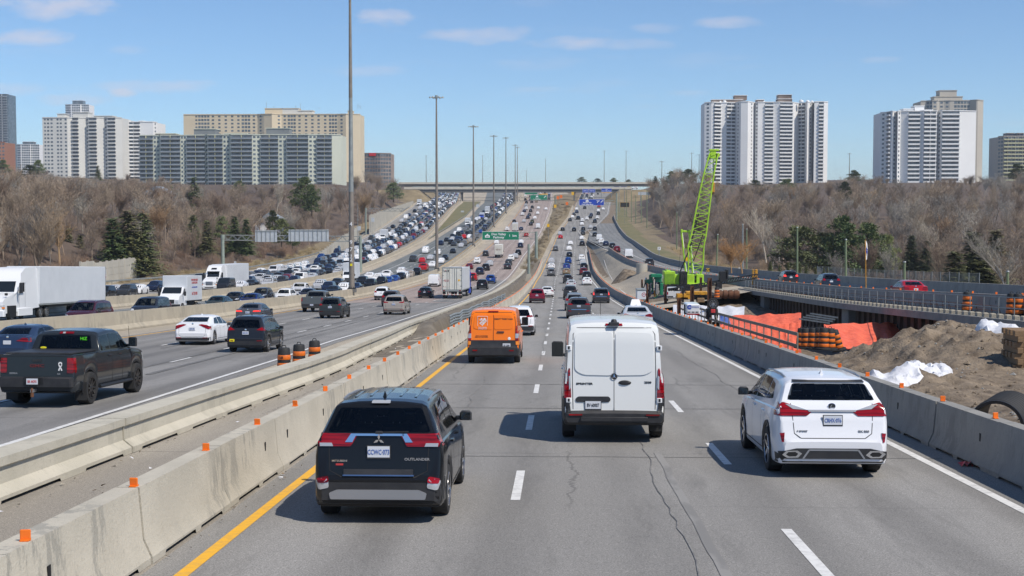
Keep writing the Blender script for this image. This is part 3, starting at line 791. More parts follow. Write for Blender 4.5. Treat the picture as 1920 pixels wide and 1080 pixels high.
def cut_windows(g, wins):
    """open the shell behind every window pane, and line it dark inside"""
    V = [Vector(p) for p in g.v]; out = []
    def test(q):
        c = sum(q, Vector())/4; n = (q[2]-q[0]).cross(q[3]-q[1])
        for side, poly in wins:
            if side == 'rear' and not (n.y < -abs(n.x)*.6 and c.y < 0): continue
            if side == 'front' and not (n.y > abs(n.x)*.6 and c.y > 0): continue
            if side == 'right' and not (c.x > 0 and abs(n.x) > abs(n.y)): continue
            if side == 'left' and not (c.x < 0 and abs(n.x) > abs(n.y)): continue
            f = (lambda p: (p.x, p.z)) if side in ('rear', 'front') else (lambda p: (p.y, p.z))
            ins = [inpoly(f(p), poly) for p in q]
            if all(ins): return 1
            if any(ins) or inpoly(f(c), poly): return 2
            xs = [f(p) for p in q]; bx0, bx1, bz0, bz1 = min(a for a, b in xs), max(a for a, b in xs), min(b for a, b in xs), max(b for a, b in xs)
            if any(bx0 < a < bx1 and bz0 < b < bz1 for a, b in poly): return 2
        return 0
    def rec(q, d):
        r = test(q)
        if r == 1: return
        if r == 0 or d == 0: out.append(q); return
        m = [(q[i]+q[(i+1)%4])/2 for i in range(4)]; c = sum(q, Vector())/4
        for i in range(4): rec([q[i], m[i], c, m[i-1]], d-1)
    keep = Geo(); base = []
    for f in g.f:
        if len(f) != 4: base.append(f); continue
        q = [V[i] for i in f]
        if max(p.z for p in q) < .75 or test(q) == 0: base.append(f)
        else: rec(q, 3)
    keep.add(g.v, base, 'paint')
    for q in out: keep.add(q, [(0,1,2,3)], 'paint')
    ln = Geo(); s_ = lambda p: (p[0]*.965, p[1]*.985, p[2]-.018)
    ln.add([s_(p) for p in keep.v], [f[::-1] for f in keep.f], 'interior')
    return keep, ln
def mir(poly): return [(-x, z) for x, z in poly][::-1]
# ---------------------------------------------------------------- wheels
WHEEL = {}
def wheel_mesh(kind, low=False):
    key = (kind, low)
    if key in WHEEL: return WHEEL[key]
    n = 12 if low else 32
    t = Geo(); t.lathe([(.215,-.10),(.30,-.118),(.337,-.108),(.35,-.085),(.35,.085),(.337,.108),(.30,.118),(.215,.10)], n, 'tyre', 'X', closed=True)
    r = Geo(); m = {'silver':'rim_silver','black':'rim_black','bright':'rim_bright'}[kind]
    if low: r.lathe([(.0,.085),(.17,.075),(.235,.10)], n, m, 'X')
    else:
        r.lathe([(.236,.108),(.225,.112),(.214,.10),(.205,.02),(.0,.02)], n, 'seam', 'X')
        r.lathe([(.240,.100),(.236,.114),(.222,.114),(.218,.09)], n, m, 'X')
        r.lathe([(.055,.02),(.05,.085),(.03,.10),(.0,.102)], 12, m, 'X')
        for k in range(10 if kind != 'bright' else 5):
            a = 2*PI*k/(10 if kind != 'bright' else 5); w_ = .02 if kind != 'bright' else .035
            ca, sa = math.cos(a), math.sin(a)
            p = lambda rr, s_, h: (h, rr*ca - s_*sa, rr*sa + s_*ca)
            v = [p(.04,-w_,.095), p(.04,w_,.095), p(.225,w_*.8,.105), p(.225,-w_*.8,.105), p(.04,-w_,.05), p(.04,w_,.05), p(.225,w_*.8,.06), p(.225,-w_*.8,.06)]
            r.add(v, [(0,3,2,1),(0,1,5,4),(1,2,6,5),(2,3,7,6),(3,0,4,7)], m)
    for g in (t, r): g.f = [q[::-1] for q in g.f] if g is t else g.f
    WHEEL[key] = (t, r, t.mesh('wheel', 40), r.mesh('rim', 40)); return WHEEL[key]
# ---------------------------------------------------------------- vehicle types
def SP(**k): return k
def types():
    T_ = {}
    T_['suv'] = SP(L=4.65, W=1.84, H=1.68, gc=.24, wr=.36, oh=.88, foh=.92, tum=.38,
        top=[(0,.62),(.05,.66),(.08,1.0),(.13,1.07),(.40,1.52),(.44,1.59),(.6,1.63),(1.2,1.67),(2.0,1.68),(2.7,1.63),(3.0,1.55),(3.62,1.08),(4.2,.98),(4.5,.86),(4.62,.72),(4.65,.6)],
        belt=[(0,1.06),(1,1.02),(3.6,.98),(4.65,.9)],
        rw=[(-.66,1.13),(.66,1.13),(.54,1.50),(-.54,1.50)], lamp=[(.52,.98),(.93,.98),(.93,1.20),(.60,1.18)], plate=.90, bumper=(.30,.60),
        ws=[(-.68,1.12),(.68,1.12),(.53,1.53),(-.53,1.53)], head=[(.42,.74),(.88,.82),(.90,.94),(.55,.88)], grille=[(-.40,.62),(.40,.62),(.46,.86),(-.46,.86)],
        sw=[[(-1.55,1.09),(-.62,1.09),(-.62,1.50),(-1.25,1.49),(-1.75,1.20)],[(-.56,1.09),(.32,1.08),(.32,1.51),(-.56,1.52)],[(.38,1.08),(1.18,1.06),(.80,1.38),(.48,1.50),(.38,1.51)]], rails=True)
    T_['sedan'] = SP(L=4.65, W=1.80, H=1.43, gc=.19, wr=.33, oh=.98, foh=.90, tum=.46,
        top=[(0,.58),(.04,.64),(.07,.96),(.12,1.03),(.5,1.06),(.62,1.08),(1.25,1.36),(1.5,1.40),(2.1,1.43),(2.6,1.40),(2.85,1.34),(3.6,.95),(4.1,.86),(4.45,.76),(4.62,.62),(4.65,.5)],
        belt=[(0,.97),(1.2,.96),(3.6,.89),(4.65,.78)],
        rw=[(-.62,1.10),(.62,1.10),(.50,1.345),(-.50,1.345)], lamp=[(.46,.80),(.92,.78),(.92,.97),(.50,.95)], plate=.80, bumper=(.24,.40),
        ws=[(-.66,1.0),(.66,1.0),(.50,1.335),(-.50,1.335)], head=[(.45,.62),(.86,.66),(.88,.78),(.60,.74)], grille=[(-.36,.5),(.36,.5),(.42,.70),(-.42,.70)],
        sw=[[(-1.30,1.03),(-.46,1.0),(-.46,1.33),(-.90,1.30),(-1.25,1.12)],[(-.40,1.0),(.35,.98),(.35,1.33),(-.40,1.34)],[(.41,.98),(1.15,.96),(.80,1.15),(.46,1.31),(.41,1.32)]], rails=False)
    T_['minivan'] = SP(L=5.1, W=1.98, H=1.74, gc=.20, wr=.34, oh=1.05, foh=.95, tum=.29,
        top=[(0,.60),(.05,.66),(.08,1.0),(.12,1.10),(.30,1.55),(.36,1.66),(.7,1.71),(1.6,1.74),(2.8,1.72),(3.3,1.62),(4.1,1.10),(4.6,.98),(4.95,.82),(5.07,.7),(5.1,.58)],
        belt=[(0,1.08),(3.6,1.0),(5.1,.86)],
        rw=[(-.74,1.14),(.74,1.14),(.66,1.58),(-.66,1.58)], lamp=[(.80,.96),(1.0,.96),(1.0,1.30),(.84,1.30)], plate=.93, bumper=(.26,.60),
        ws=[(-.78,1.12),(.78,1.12),(.64,1.62),(-.64,1.62)], head=[(.50,.70),(.92,.76),(.95,.90),(.60,.86)], grille=[(-.45,.6),(.45,.6),(.5,.82),(-.5,.82)],
        sw=[[(-2.0,1.13),(-1.0,1.12),(-1.0,1.55),(-1.95,1.52)],[(-.94,1.12),(.2,1.10),(.2,1.57),(-.94,1.56)],[(.26,1.10),(1.3,1.08),(.95,1.38),(.55,1.56),(.26,1.57)]], rails=True)
    T_['pickup'] = SP(L=5.85, W=2.03, H=1.93, gc=.40, wr=.42, wrap=.10, oh=1.22, foh=.95, tum=.27,
        top=[(0,.74),(.10,.76),(.13,1.34),(.16,1.37),(1.9,1.37),(1.98,1.40),(2.12,1.82),(2.25,1.88),(3.0,1.93),(3.6,1.91),(3.85,1.84),(4.45,1.36),(5.2,1.28),(5.6,1.18),(5.8,1.0),(5.85,.62)],
        belt=[(0,1.33),(2.0,1.33),(4.4,1.30),(5.85,1.15)], plan=[(0,.92),(.1,.96),(.13,.975),(.2,.99),(1,1),(4.7,1),(5.4,.975),(5.7,.92),(5.85,.8)],
        rw=[(-.74,1.42),(.74,1.42),(.66,1.79),(-.66,1.79)], lamp=[(.82,.92),(1.02,.92),(1.02,1.30),(.82,1.30)], plate=.66, bumper=(.52,.80),
        ws=[(-.76,1.42),(.76,1.42),(.64,1.82),(-.64,1.82)], head=[(.56,.90),(.98,.90),(.98,1.14),(.60,1.14)], grille=[(-.54,.82),(.54,.82),(.54,1.14),(-.54,1.14)],
        sw=[[(-.78,1.38),(-.08,1.38),(-.08,1.79),(-.68,1.77)],[(-.02,1.38),(.72,1.38),(.72,1.79),(-.02,1.80)],[(.78,1.38),(1.38,1.37),(1.05,1.66),(.86,1.78),(.78,1.79)]][0:3], rails=False)
    T_['cargo'] = SP(L=5.6, W=2.02, H=2.12, gc=.30, wr=.35, wrap=.12, oh=1.05, foh=.95, tum=.13,
        top=[(0,.62),(.06,.66),(.10,1.2),(.16,1.9),(.22,2.03),(.4,2.08),(1.5,2.12),(3.5,2.12),(3.95,2.02),(4.75,1.30),(5.2,1.12),(5.5,.95),(5.6,.6)],
        belt=[(0,1.25),(4.6,1.22),(5.6,1.0)], plan=[(0,.92),(.06,.955),(.16,.975),(.4,.99),(1,1),(4.5,1),(5.1,.96),(5.4,.88),(5.6,.76)],
        rw=None, lamp=[(.88,.95),(1.03,.95),(1.03,1.42),(.90,1.42)], plate=.80, bumper=(.36,.64),
        ws=[(-.80,1.36),(.80,1.36),(.70,1.98),(-.70,1.98)], head=[(.52,.88),(.92,.92),(.94,1.12),(.66,1.08)], grille=[(-.42,.72),(.42,.72),(.48,1.0),(-.48,1.0)],
        sw=[[(1.0,1.30),(1.92,1.28),(1.55,1.62),(1.25,1.86),(1.0,1.88)]], rails=False)
    return T_
TY = types()
def parts_of(spec, lod=0, wheels='silver', details=True):
    """parts as (name, Geo, smooth angle, parent part); wheels come separately"""
    s = spec; L, W, H = s['L'], s['W'], s['H']; st = (.10, .30, .55)[lod]; ps = (.07, .30, .6)[lod]
    wy = [s['oh'], L-s['foh']]
    body = shell(L, W, H, s['gc'], s['top'], s['belt'], wy, s['wr'], s['tum'], s.get('plan'), st)
    tr = bvh(body); out = [('body', body, 32, None)]
    def add(n, g, parent=None, sm=30):
        if g.f: out.append((n, g, sm, parent))
    if s.get('skirt'):
        zt_ = s['skirt']; fs = [f for f in body.f if all(body.v[i][2] < zt_ for i in f) and all(body.v[i][1] < -L/2+.75 for i in f)]; g_ = Geo(); g_.add([(x*1.012, y-.012 if y < -L/2+.3 else y, z-.004) for x, y, z in body.v], fs, 'black_plastic'); add('bumper', g_)
    gl = s.get('glass', 'glass_dark'); gf = 'glass_tint'
    if lod == 0:
        wins = [(('rear'), s['rw'])] if s.get('rw') else []
        wins += [('front', s['ws'])] + [(sd, q) for sd in ('right', 'left') for q in s['sw']]
        body2, liner = cut_windows(body, wins); out[0] = ('body', body2, 32, None); add('cabin_lining', liner)
        gl = 'glass_privacy' if s.get('rw') and H > 1.5 else 'glass_clear'; gf = 'glass_clear'; b0 = s['belt'][1][1]; yf_ = s['sw'][-1][1][0]-.45 if len(s['sw']) > 1 else 1.3
        rows = [(yf_, 2, 0)] + ([(yf_-.95, 3, 1)] if H < 1.8 else ([(yf_-1.0, 3, 1)] if s.get('rw') else []))
        for (ry, n_, k_) in rows:
            for i_ in range(n_):
                x_ = (-.36, .36)[i_] if n_ == 2 else (-.42, 0, .42)[i_]
                if n_ == 3 and i_ == 1 and H > 1.7: continue
                c_ = Geo(); hh = min(H-.22, b0+.36); c_.bbox(x_-.22, x_+.22, ry-.08, ry+.10, .5, b0+.06, .05, 'seat_cloth'); c_.bbox(x_-.13, x_+.13, ry-.07, ry+.03, b0+.09, min(hh, b0+.28), .04, 'seat_cloth'); c_.tube((x_-.05,ry,b0),(x_-.05,ry,b0+.12),.01,n=4,m='silver_trim'); c_.tube((x_+.05,ry,b0),(x_+.05,ry,b0+.12),.01,n=4,m='silver_trim'); add('seat', c_)
        d_ = Geo(); d_.bbox(-W*.40, W*.40, yf_+.75, yf_+1.15, .6, b0-.02, .05, 'interior'); d_.bbox(-W*.42, W*.42, -L/2+.35, yf_+.9, .35, .55, .03, 'interior'); add('dashboard', d_)
    u = Geo(); u.box(-W*.36, W*.36, -L/2+.25, L/2-.4, s['gc']-.03, s['gc']+.35, 'seam'); add('underbody', u)
    if s.get('rw'): add('rear_window', patch(tr, s['rw'], 'rear', .004, gl, ps, round_=.05*(lod == 0)))
    add('windshield', patch(tr, s['ws'], 'front', .004, gf, ps))
    for sd, sg in (('right', 1), ('left', -1)):
        for q in s['sw']: add('side_window', patch(tr, q, sd, .004, gl, ps, round_=.04*(lod == 0)))
    if details:
        lm = s.get('lampmat', 'lamp_red')
        for m_ in (lambda p: p, mir):
            add('tail_light', patch(tr, m_(s['lamp']), 'rear', .012, lm, ps*.7, skirt=.05, round_=.02*(lod == 0), wrap=s.get('wrap', .24)))
            add('headlight', patch(tr, m_(s['head']), 'front', .01, 'lamp_head', ps, skirt=.05))
        add('grille', patch(tr, s['grille'], 'front', .006, 'black_plastic', ps))
        a, b = s['bumper']
        if not s.get('skirt'): add('bumper', patch(tr, [(-W*.5,a),(W*.5,a),(W*.5,b),(W*.38,b-.05),(-W*.38,b-.05),(-W*.5,b)], 'rear', .012, s.get('bumpmat', 'black_plastic'), ps, skirt=.04))
        z = s['plate']
        if not s.get('noplate'):
          h = tr.ray_cast(Vector((s.get('plx', 0), -9, z)), Vector((0,1,0)))[0]; y = (h.y if h else -L/2)-.012
          pg = Geo(); pg.box(s.get('plx',0)-.152, s.get('plx',0)+.152, y-.008, y+.05, z-.076, z+.076, 'plate_white'); add('licence_plate', pg)
        if lod == 0:
            pg = Geo(); fy = L/2+.012; pg.box(-.152, .152, fy-.1, fy, .48, .60, 'plate_white'); add('licence_plate', pg)
        if lod < 2:
            mz = s.get('mirz', s['belt'][-1][1]+.12 if H < 1.8 else s['sw'][-1][0][1]+.10); my = s.get('miry', s['sw'][-1][0][0]+(.62 if H > 1.8 and s['L'] < 5.7 else .55))
            hw = W/2
            for sg in (1, -1):
                mg = Geo(); big = s.get('bigmir', 0)
                x0, x1 = sorted((sg*(hw-.02), sg*(hw+.20+.05*big)))
                mg.bbox(min(sg*(hw-.04), sg*(hw+.15+.08*big)), max(sg*(hw-.04), sg*(hw+.15+.08*big)), my-.05, my+.07, mz-.04, mz+.11+.2*big, .035, s.get('mirmat', 'paint'))
                mg.box(min(sg*(hw-.20), sg*(hw+.04)), max(sg*(hw-.20), sg*(hw+.04)), my-.01, my+.05, mz-.035, mz+.03, 'black_plastic')
                mg.box(min(sg*(hw-.02), sg*(hw+.13+.08*big)), max(sg*(hw-.02), sg*(hw+.13+.08*big)), my-.056, my-.05, mz-.02, mz+.09+.2*big, 'glass_tint')
                add('mirror', mg)
        if s['rails'] and lod < 2:
            for sg in (1, -1):
                rg = Geo(); pts = []
                for yy in (-L*.30, -L*.22, -L*.05, L*.05, L*.12):
                    h = tr.ray_cast(Vector((sg*W*.335, yy, 9)), Vector((0,0,-1)))[0]
                    if h: pts.append(h)
                for i in range(len(pts)-1):
                    z0 = .010 if i == 0 else .028; z1 = .010 if i == len(pts)-2 else .028
                    rg.tube(pts[i]+Vector((0,0,z0)), pts[i+1]+Vector((0,0,z1)), .017, n=6, m=s.get('railmat', 'black_plastic'))
                add('roof_rail', rg)
    return out, tr, wy
def make_vehicle(name, label, category, spec, col, lod=0, rim='silver', group=None, extra=None):
    t = thing(name, label, category, group=group)
    parts, tr, wy = parts_of(spec, lod); L, W = spec['L'], spec['W']
    for n, g, sm, par in parts:
        o = g.obj(n, t, sm); o.color = (*col, 1)
    low = lod > 0; tg_, rg_, tm, rm = wheel_mesh(rim, low); k = spec['wr']/.35
    for y in wy:
        for sg in (1, -1):
            o = link('wheel', tm, t, (sg*(W/2-.125), y-L/2, spec['wr']), (0, 0, 0 if sg > 0 else PI)); o.scale = (k*spec.get('tw', 1), k, k)
            if not low: link('rim', rm, o)
            else: link('rim', rm, o)
    if extra: extra(t, tr, spec)
    return t
def far_mesh(spec):
    parts, tr, wy = parts_of(spec, 2); g = Geo()
    for n, q, sm, par in parts: g.join(q)
    tg_, rg_, _, _ = wheel_mesh('silver', True); k = spec['wr']/.35
    for y in wy:
        for sg in (1, -1):
            Mx = Matrix.Translation((sg*(spec['W']/2-.125), y-spec['L']/2, spec['wr'])) @ Matrix.Rotation(0 if sg > 0 else PI, 4, 'Z') @ Matrix.Scale(k, 4)
            g.join(tg_, Mx); g.join(rg_, Mx)
    return g
def settle(o, x, y, heading=1, spec=None, el=0.0, yaw=0.0, contact=True, ov=None, k=.95):
    """put a vehicle down with its nearest axle at distance y"""
    L = spec['L'] if spec else ov[0]
    oh = (spec['oh'] if heading > 0 else spec['foh']) if spec else ov[1]
    yc = y + (L/2 - oh)*k if contact else y; o.scale = (k, k, k)
    sl_ = math.atan((G(yc+1)-G(yc-1))/2)
    dyx = math.sin(yaw) * (yc-y)
    o.location = (x - dyx*0, yc, G(yc) + el + .018)
    o.rotation_euler = (sl_ if heading > 0 else -sl_, 0, yaw + (0 if heading > 0 else PI))
# ---------------------------------------------------------------- colours
WHT, BLK, DGR, GRY, SIL = (.74,.74,.74), (.010,.011,.013), (.035,.037,.040), (.12,.122,.128), (.42,.43,.45)
NAV, BLU, RED, DRD, TEA, TAN, BEI = (.012,.02,.05), (.012,.05,.22), (.42,.012,.012), (.14,.012,.02), (.03,.06,.075), (.25,.19,.12), (.32,.28,.24)
BLT = (.010,.016,.028); ORA = (.90,.20,.012)
def cp(t, **k): d = dict(TY[t]); d.update(k); return d
# == the black crossover nearest the camera
def badge(t, body, size, x, y, z, m='chrome', ext=.004, rz=0, sx=1.15): return text('badge', body, size, t, (x, y, z), (R(90), 0, rz), m, ext=ext, sx=sx, bold=size*.03)
def yat(tr, x, z): h = tr.ray_cast(Vector((x, -9, z)), Vector((0,1,0)))[0]; return h.y if h else -2.3
def plate(t, tr, body, x, z, fg='plate_blue', w_=.30, h_=.15, size=.095, frame=True, dy=0):
    y = yat(tr, x, z)-.024-dy
    if frame:
        g = Geo(); g.bbox(x-w_/2-.012, x+w_/2+.012, y-.001, y+.02, z-h_/2-.022, z+h_/2+.012, .004, 'black_plastic'); g.obj('plate_frame', t)
    g = Geo(); g.box(x-w_/2, x+w_/2, y-.005, y+.01, z-h_/2, z+h_/2, 'plate_white'); p = g.obj('licence_plate', t)
    tx = text('plate_number', body, size, p, (x, y-.008, z-.006), (R(90),0,0), fg, sx=.64, bold=.001)
    return p
def ex_outlander(t, tr, s):
    A = lambda n, g, sm=30: g.obj(n, t, sm)
    for m_ in (lambda p: p, mir):
        A('reverse_light', patch(tr, m_([(.62,1.045),(.80,1.045),(.86,1.09),(.64,1.09)]), 'rear', .016, 'lamp_clear', .05, skirt=.05))
        A('fog_light', patch(tr, m_([(.66,.50),(.80,.47),(.84,.60),(.68,.64)]), 'rear', .022, 'lamp_clear', .05, skirt=.05, round_=.03))
        A('reflector', patch(tr, m_([(.665,.575),(.81,.555),(.83,.62),(.68,.64)]), 'rear', .027, 'lamp_red', .05, skirt=.05, round_=.02))
        A('chrome_wing', patch(tr, m_([(.30,1.215),(.38,1.215),(.46,1.10),(.36,1.10)]), 'rear', .018, 'chrome', .05))
    A('chrome_strip', patch(tr, [(-.34,1.185),(.34,1.185),(.34,1.215),(-.34,1.215)], 'rear', .018, 'chrome', .05))
    A('skid_trim', patch(tr, [(-.64,.345),(.64,.345),(.66,.43),(.55,.475),(-.55,.475),(-.66,.43)], 'rear', .028, 'silver_trim', .05, round_=.02))
    A('bumper_step', patch(tr, [(-.47,.655),(.47,.655),(.47,.74),(-.47,.74)], 'rear', .02, 'black_plastic', .05))
    A('step_trim', patch(tr, [(-.48,.645),(.48,.645),(.48,.662),(-.48,.662)], 'rear', .024, 'chrome', .05))
    A('brake_light', patch(tr, [(-.13,1.60),(.13,1.60),(.12,1.63),(-.12,1.63)], 'rear', .03, 'lamp_clear', .05, round_=.01))
    g = seamline(tr, [(-.68,1.10),(-.66,.72),(-.50,.64),(.50,.64),(.66,.72),(.68,1.10)], 'rear'); A('panel_gap', g)
    y = yat(tr, 0, 1.14)-.02; e = Geo()
    for a in (90, 210, 330):
        ca, sa = math.cos(R(a)), math.sin(R(a)); c_ = (.022*ca, 1.135+.022*sa)
        e.prism([(c_[0]-.022*ca, c_[1]-.022*sa), (c_[0]+.011*sa, c_[1]-.011*ca), (c_[0]+.03*ca, c_[1]+.03*sa), (c_[0]-.011*sa, c_[1]+.011*ca)], y-.01, y, 'chrome')
    for i in range(0, len(e.v)): e.v[i] = (e.v[i][0]*1.6, e.v[i][1], 1.135+(e.v[i][2]-1.135)*1.6)
    A('emblem', e)
    plate(t, tr, 'CCWC\u00b7073', 0, .975)
    badge(t, 'MITSUBISHI', .036, -.53, yat(tr, -.53, .845)-.006, .85); badge(t, 'OUTLANDER', .05, .52, yat(tr, .52, .87)-.006, .875)
    b_ = Geo(); y = yat(tr, -.53, .80)-.008; b_.box(-.58,-.48,y,y+.01,.79,.815,'print_red'); A('badge', b_)
    w_ = Geo(); yy = yat(tr, 0, 1.24)-.03
    w_.beam((0.0, yy, 1.235), (.40, yy-.0, 1.245), .02, .014, 'black_plastic'); w_.bbox(-.05,.05,yy-.02,yy+.04,1.215,1.25,.01,'black_plastic'); A('wiper', w_)
    fin(t, tr, -1.55, BLK)
    r_ = Geo()
    for x in (-.42,-.21,0,.21,.42):
        pts = [tr.ray_cast(Vector((x, yy2, 9)), Vector((0,0,-1)))[0] for yy2 in (-1.5,-.8,0,.3)]
        for a, b in zip(pts, pts[1:]): r_.beam(a+Vector((0,0,.002)), b+Vector((0,0,.002)), .035, .012, 'paint')
    A('roof_ribs', r_).color = (*BLK, 1)
    side_dress(t, tr, s)
def fin(t, tr, y, col=None):
    g = Geo(); h = tr.ray_cast(Vector((0, y, 9)), Vector((0,0,-1)))[0]; z = h.z
    g.add([(-.03,y-.06,z-.01),(.03,y-.06,z-.01),(.02,y+.14,z-.01),(-.02,y+.14,z-.01),(0,y-.05,z+.085),(0,y-.01,z+.06)], [(0,1,4),(1,2,5,4),(2,3,5),(3,0,4,5)], 'paint')
    o = g.obj('antenna_fin', t)
    if col: o.color = (*col, 1)
def side_dress(t, tr, s, cladding=True, handle='paint'):
    L, W = s['L'], s['W']; wy = [s['oh']-L/2, L/2-s['foh']]; col = t.get('_c')
    for sd, sg in (('right', 1), ('left', -1)):
        g = Geo(); b = s['belt'][1][1]
        x0 = s['sw'][0][1][0]+.03; x1 = s['sw'][-1][0][0]-.03
        for xx in sorted({x0, x1}): seamline(tr, [(xx, b+.02), (xx, s['gc']+.1)], sd, g=g)
        xe = wy[1]-.48; seamline(tr, [(xe, b-.05), (xe, s['gc']+.1)], sd, g=g)
        seamline(tr, [(wy[0]+.45, s['gc']+.1), (xe, s['gc']+.1)], sd, g=g, wd=.02)
        g.obj('panel_gap', t)
        h = Geo()
        for xx in (x0-.22, x1-.22): 
            hh = tr.ray_cast(Vector((sg*9, xx, b-.10)), Vector((-sg,0,0)))[0]
            if hh: h.bbox(min(hh.x-.01*sg, hh.x+.035*sg), max(hh.x-.01*sg, hh.x+.035*sg), xx-.1, xx+.1, b-.115, b-.085, .006, handle)
        if h.f: o = h.obj('door_handle', t)
        if cladding:
            c_ = Geo(); wr = s['wr']+.055
            for w_ in wy:
                po = [(w_+ (wr+.062)*math.cos(R(a)), s['wr']+(wr+.062)*math.sin(R(a))) for a in range(-10, 191, 20)]
                pi_ = [(w_+ (wr+.006)*math.cos(R(a)), s['wr']+(wr+.006)*math.sin(R(a))) for a in range(190, -11, -20)]
                patch(tr, po+pi_, sd, .012, 'black_plastic', .12, g=c_, skirt=.015)
            c_.obj('wheel_arch_trim', t, 30)
def setcol(t, col):
    for o in t.children_recursive if False else KR(t): o.color = (*col, 1)
def KR(t):
    out = []
    for c in t.children: out.append(c); out += KR(c)
    return out
HERO = {}; PLATED = 'civic qashqai is f150 rogue volvo blacksedan jeep caravan maroon whiteahead taxi'.split()
def hero(key, px, py, label, cat, spec, col, rim='silver', extra=None, heading=1, yaw=0.0, X=None, name=None, el=0.0, k=.95):
    if extra is not None and 'noplate' not in spec and key in PLATED: spec = dict(spec, noplate=1)
    t = make_vehicle(name or ('parked_car' if 0 else cat.replace(' ', '_')), label, cat, spec, col, 0, rim, extra=extra)
    x, y = P(px, py, el)
    if X is not None: x = X; y = X*F/(px-1046)
    settle(t, x, y, heading, spec, el, yaw, k=k); HERO[key] = t
    setcol(t, col); return t
# black crossover
sp = cp('suv', L=4.69, W=1.80, H=1.68, tum=.42, rw=[(-.70,1.235),(.70,1.235),(.56,1.545),(-.56,1.545)], lamp=[(.38,1.045),(.93,1.045),(.93,1.215),(.28,1.215)],
    top=[(0,.60),(.05,.66),(.09,.98),(.13,1.22),(.36,1.575),(.40,1.60),(.6,1.62),(1.2,1.645),(2.0,1.65),(2.7,1.61),(3.0,1.55),(3.65,1.10),(4.25,1.0),(4.5,.86),(4.65,.72),(4.69,.6)],
    belt=[(0,1.10),(1,1.08),(3.6,1.0),(4.69,.9)], bumper=(.26,.62), noplate=1, sw=[[(-1.75,1.17),(-.70,1.14),(-.70,1.53),(-1.30,1.53),(-1.62,1.42)],[(-.64,1.14),(.26,1.11),(.26,1.53),(-.64,1.54)],[(.32,1.11),(1.15,1.08),(.80,1.38),(.48,1.50),(.32,1.52)]],
    railmat='silver_trim', mirmat='black_plastic', miry=1.02, mirz=1.10, wr=.355)
hero('black', 724, 965, 'glossy black crossover nearest the camera beside the yellow line', 'suv', sp, BLK, 'bright', ex_outlander, k=.975)
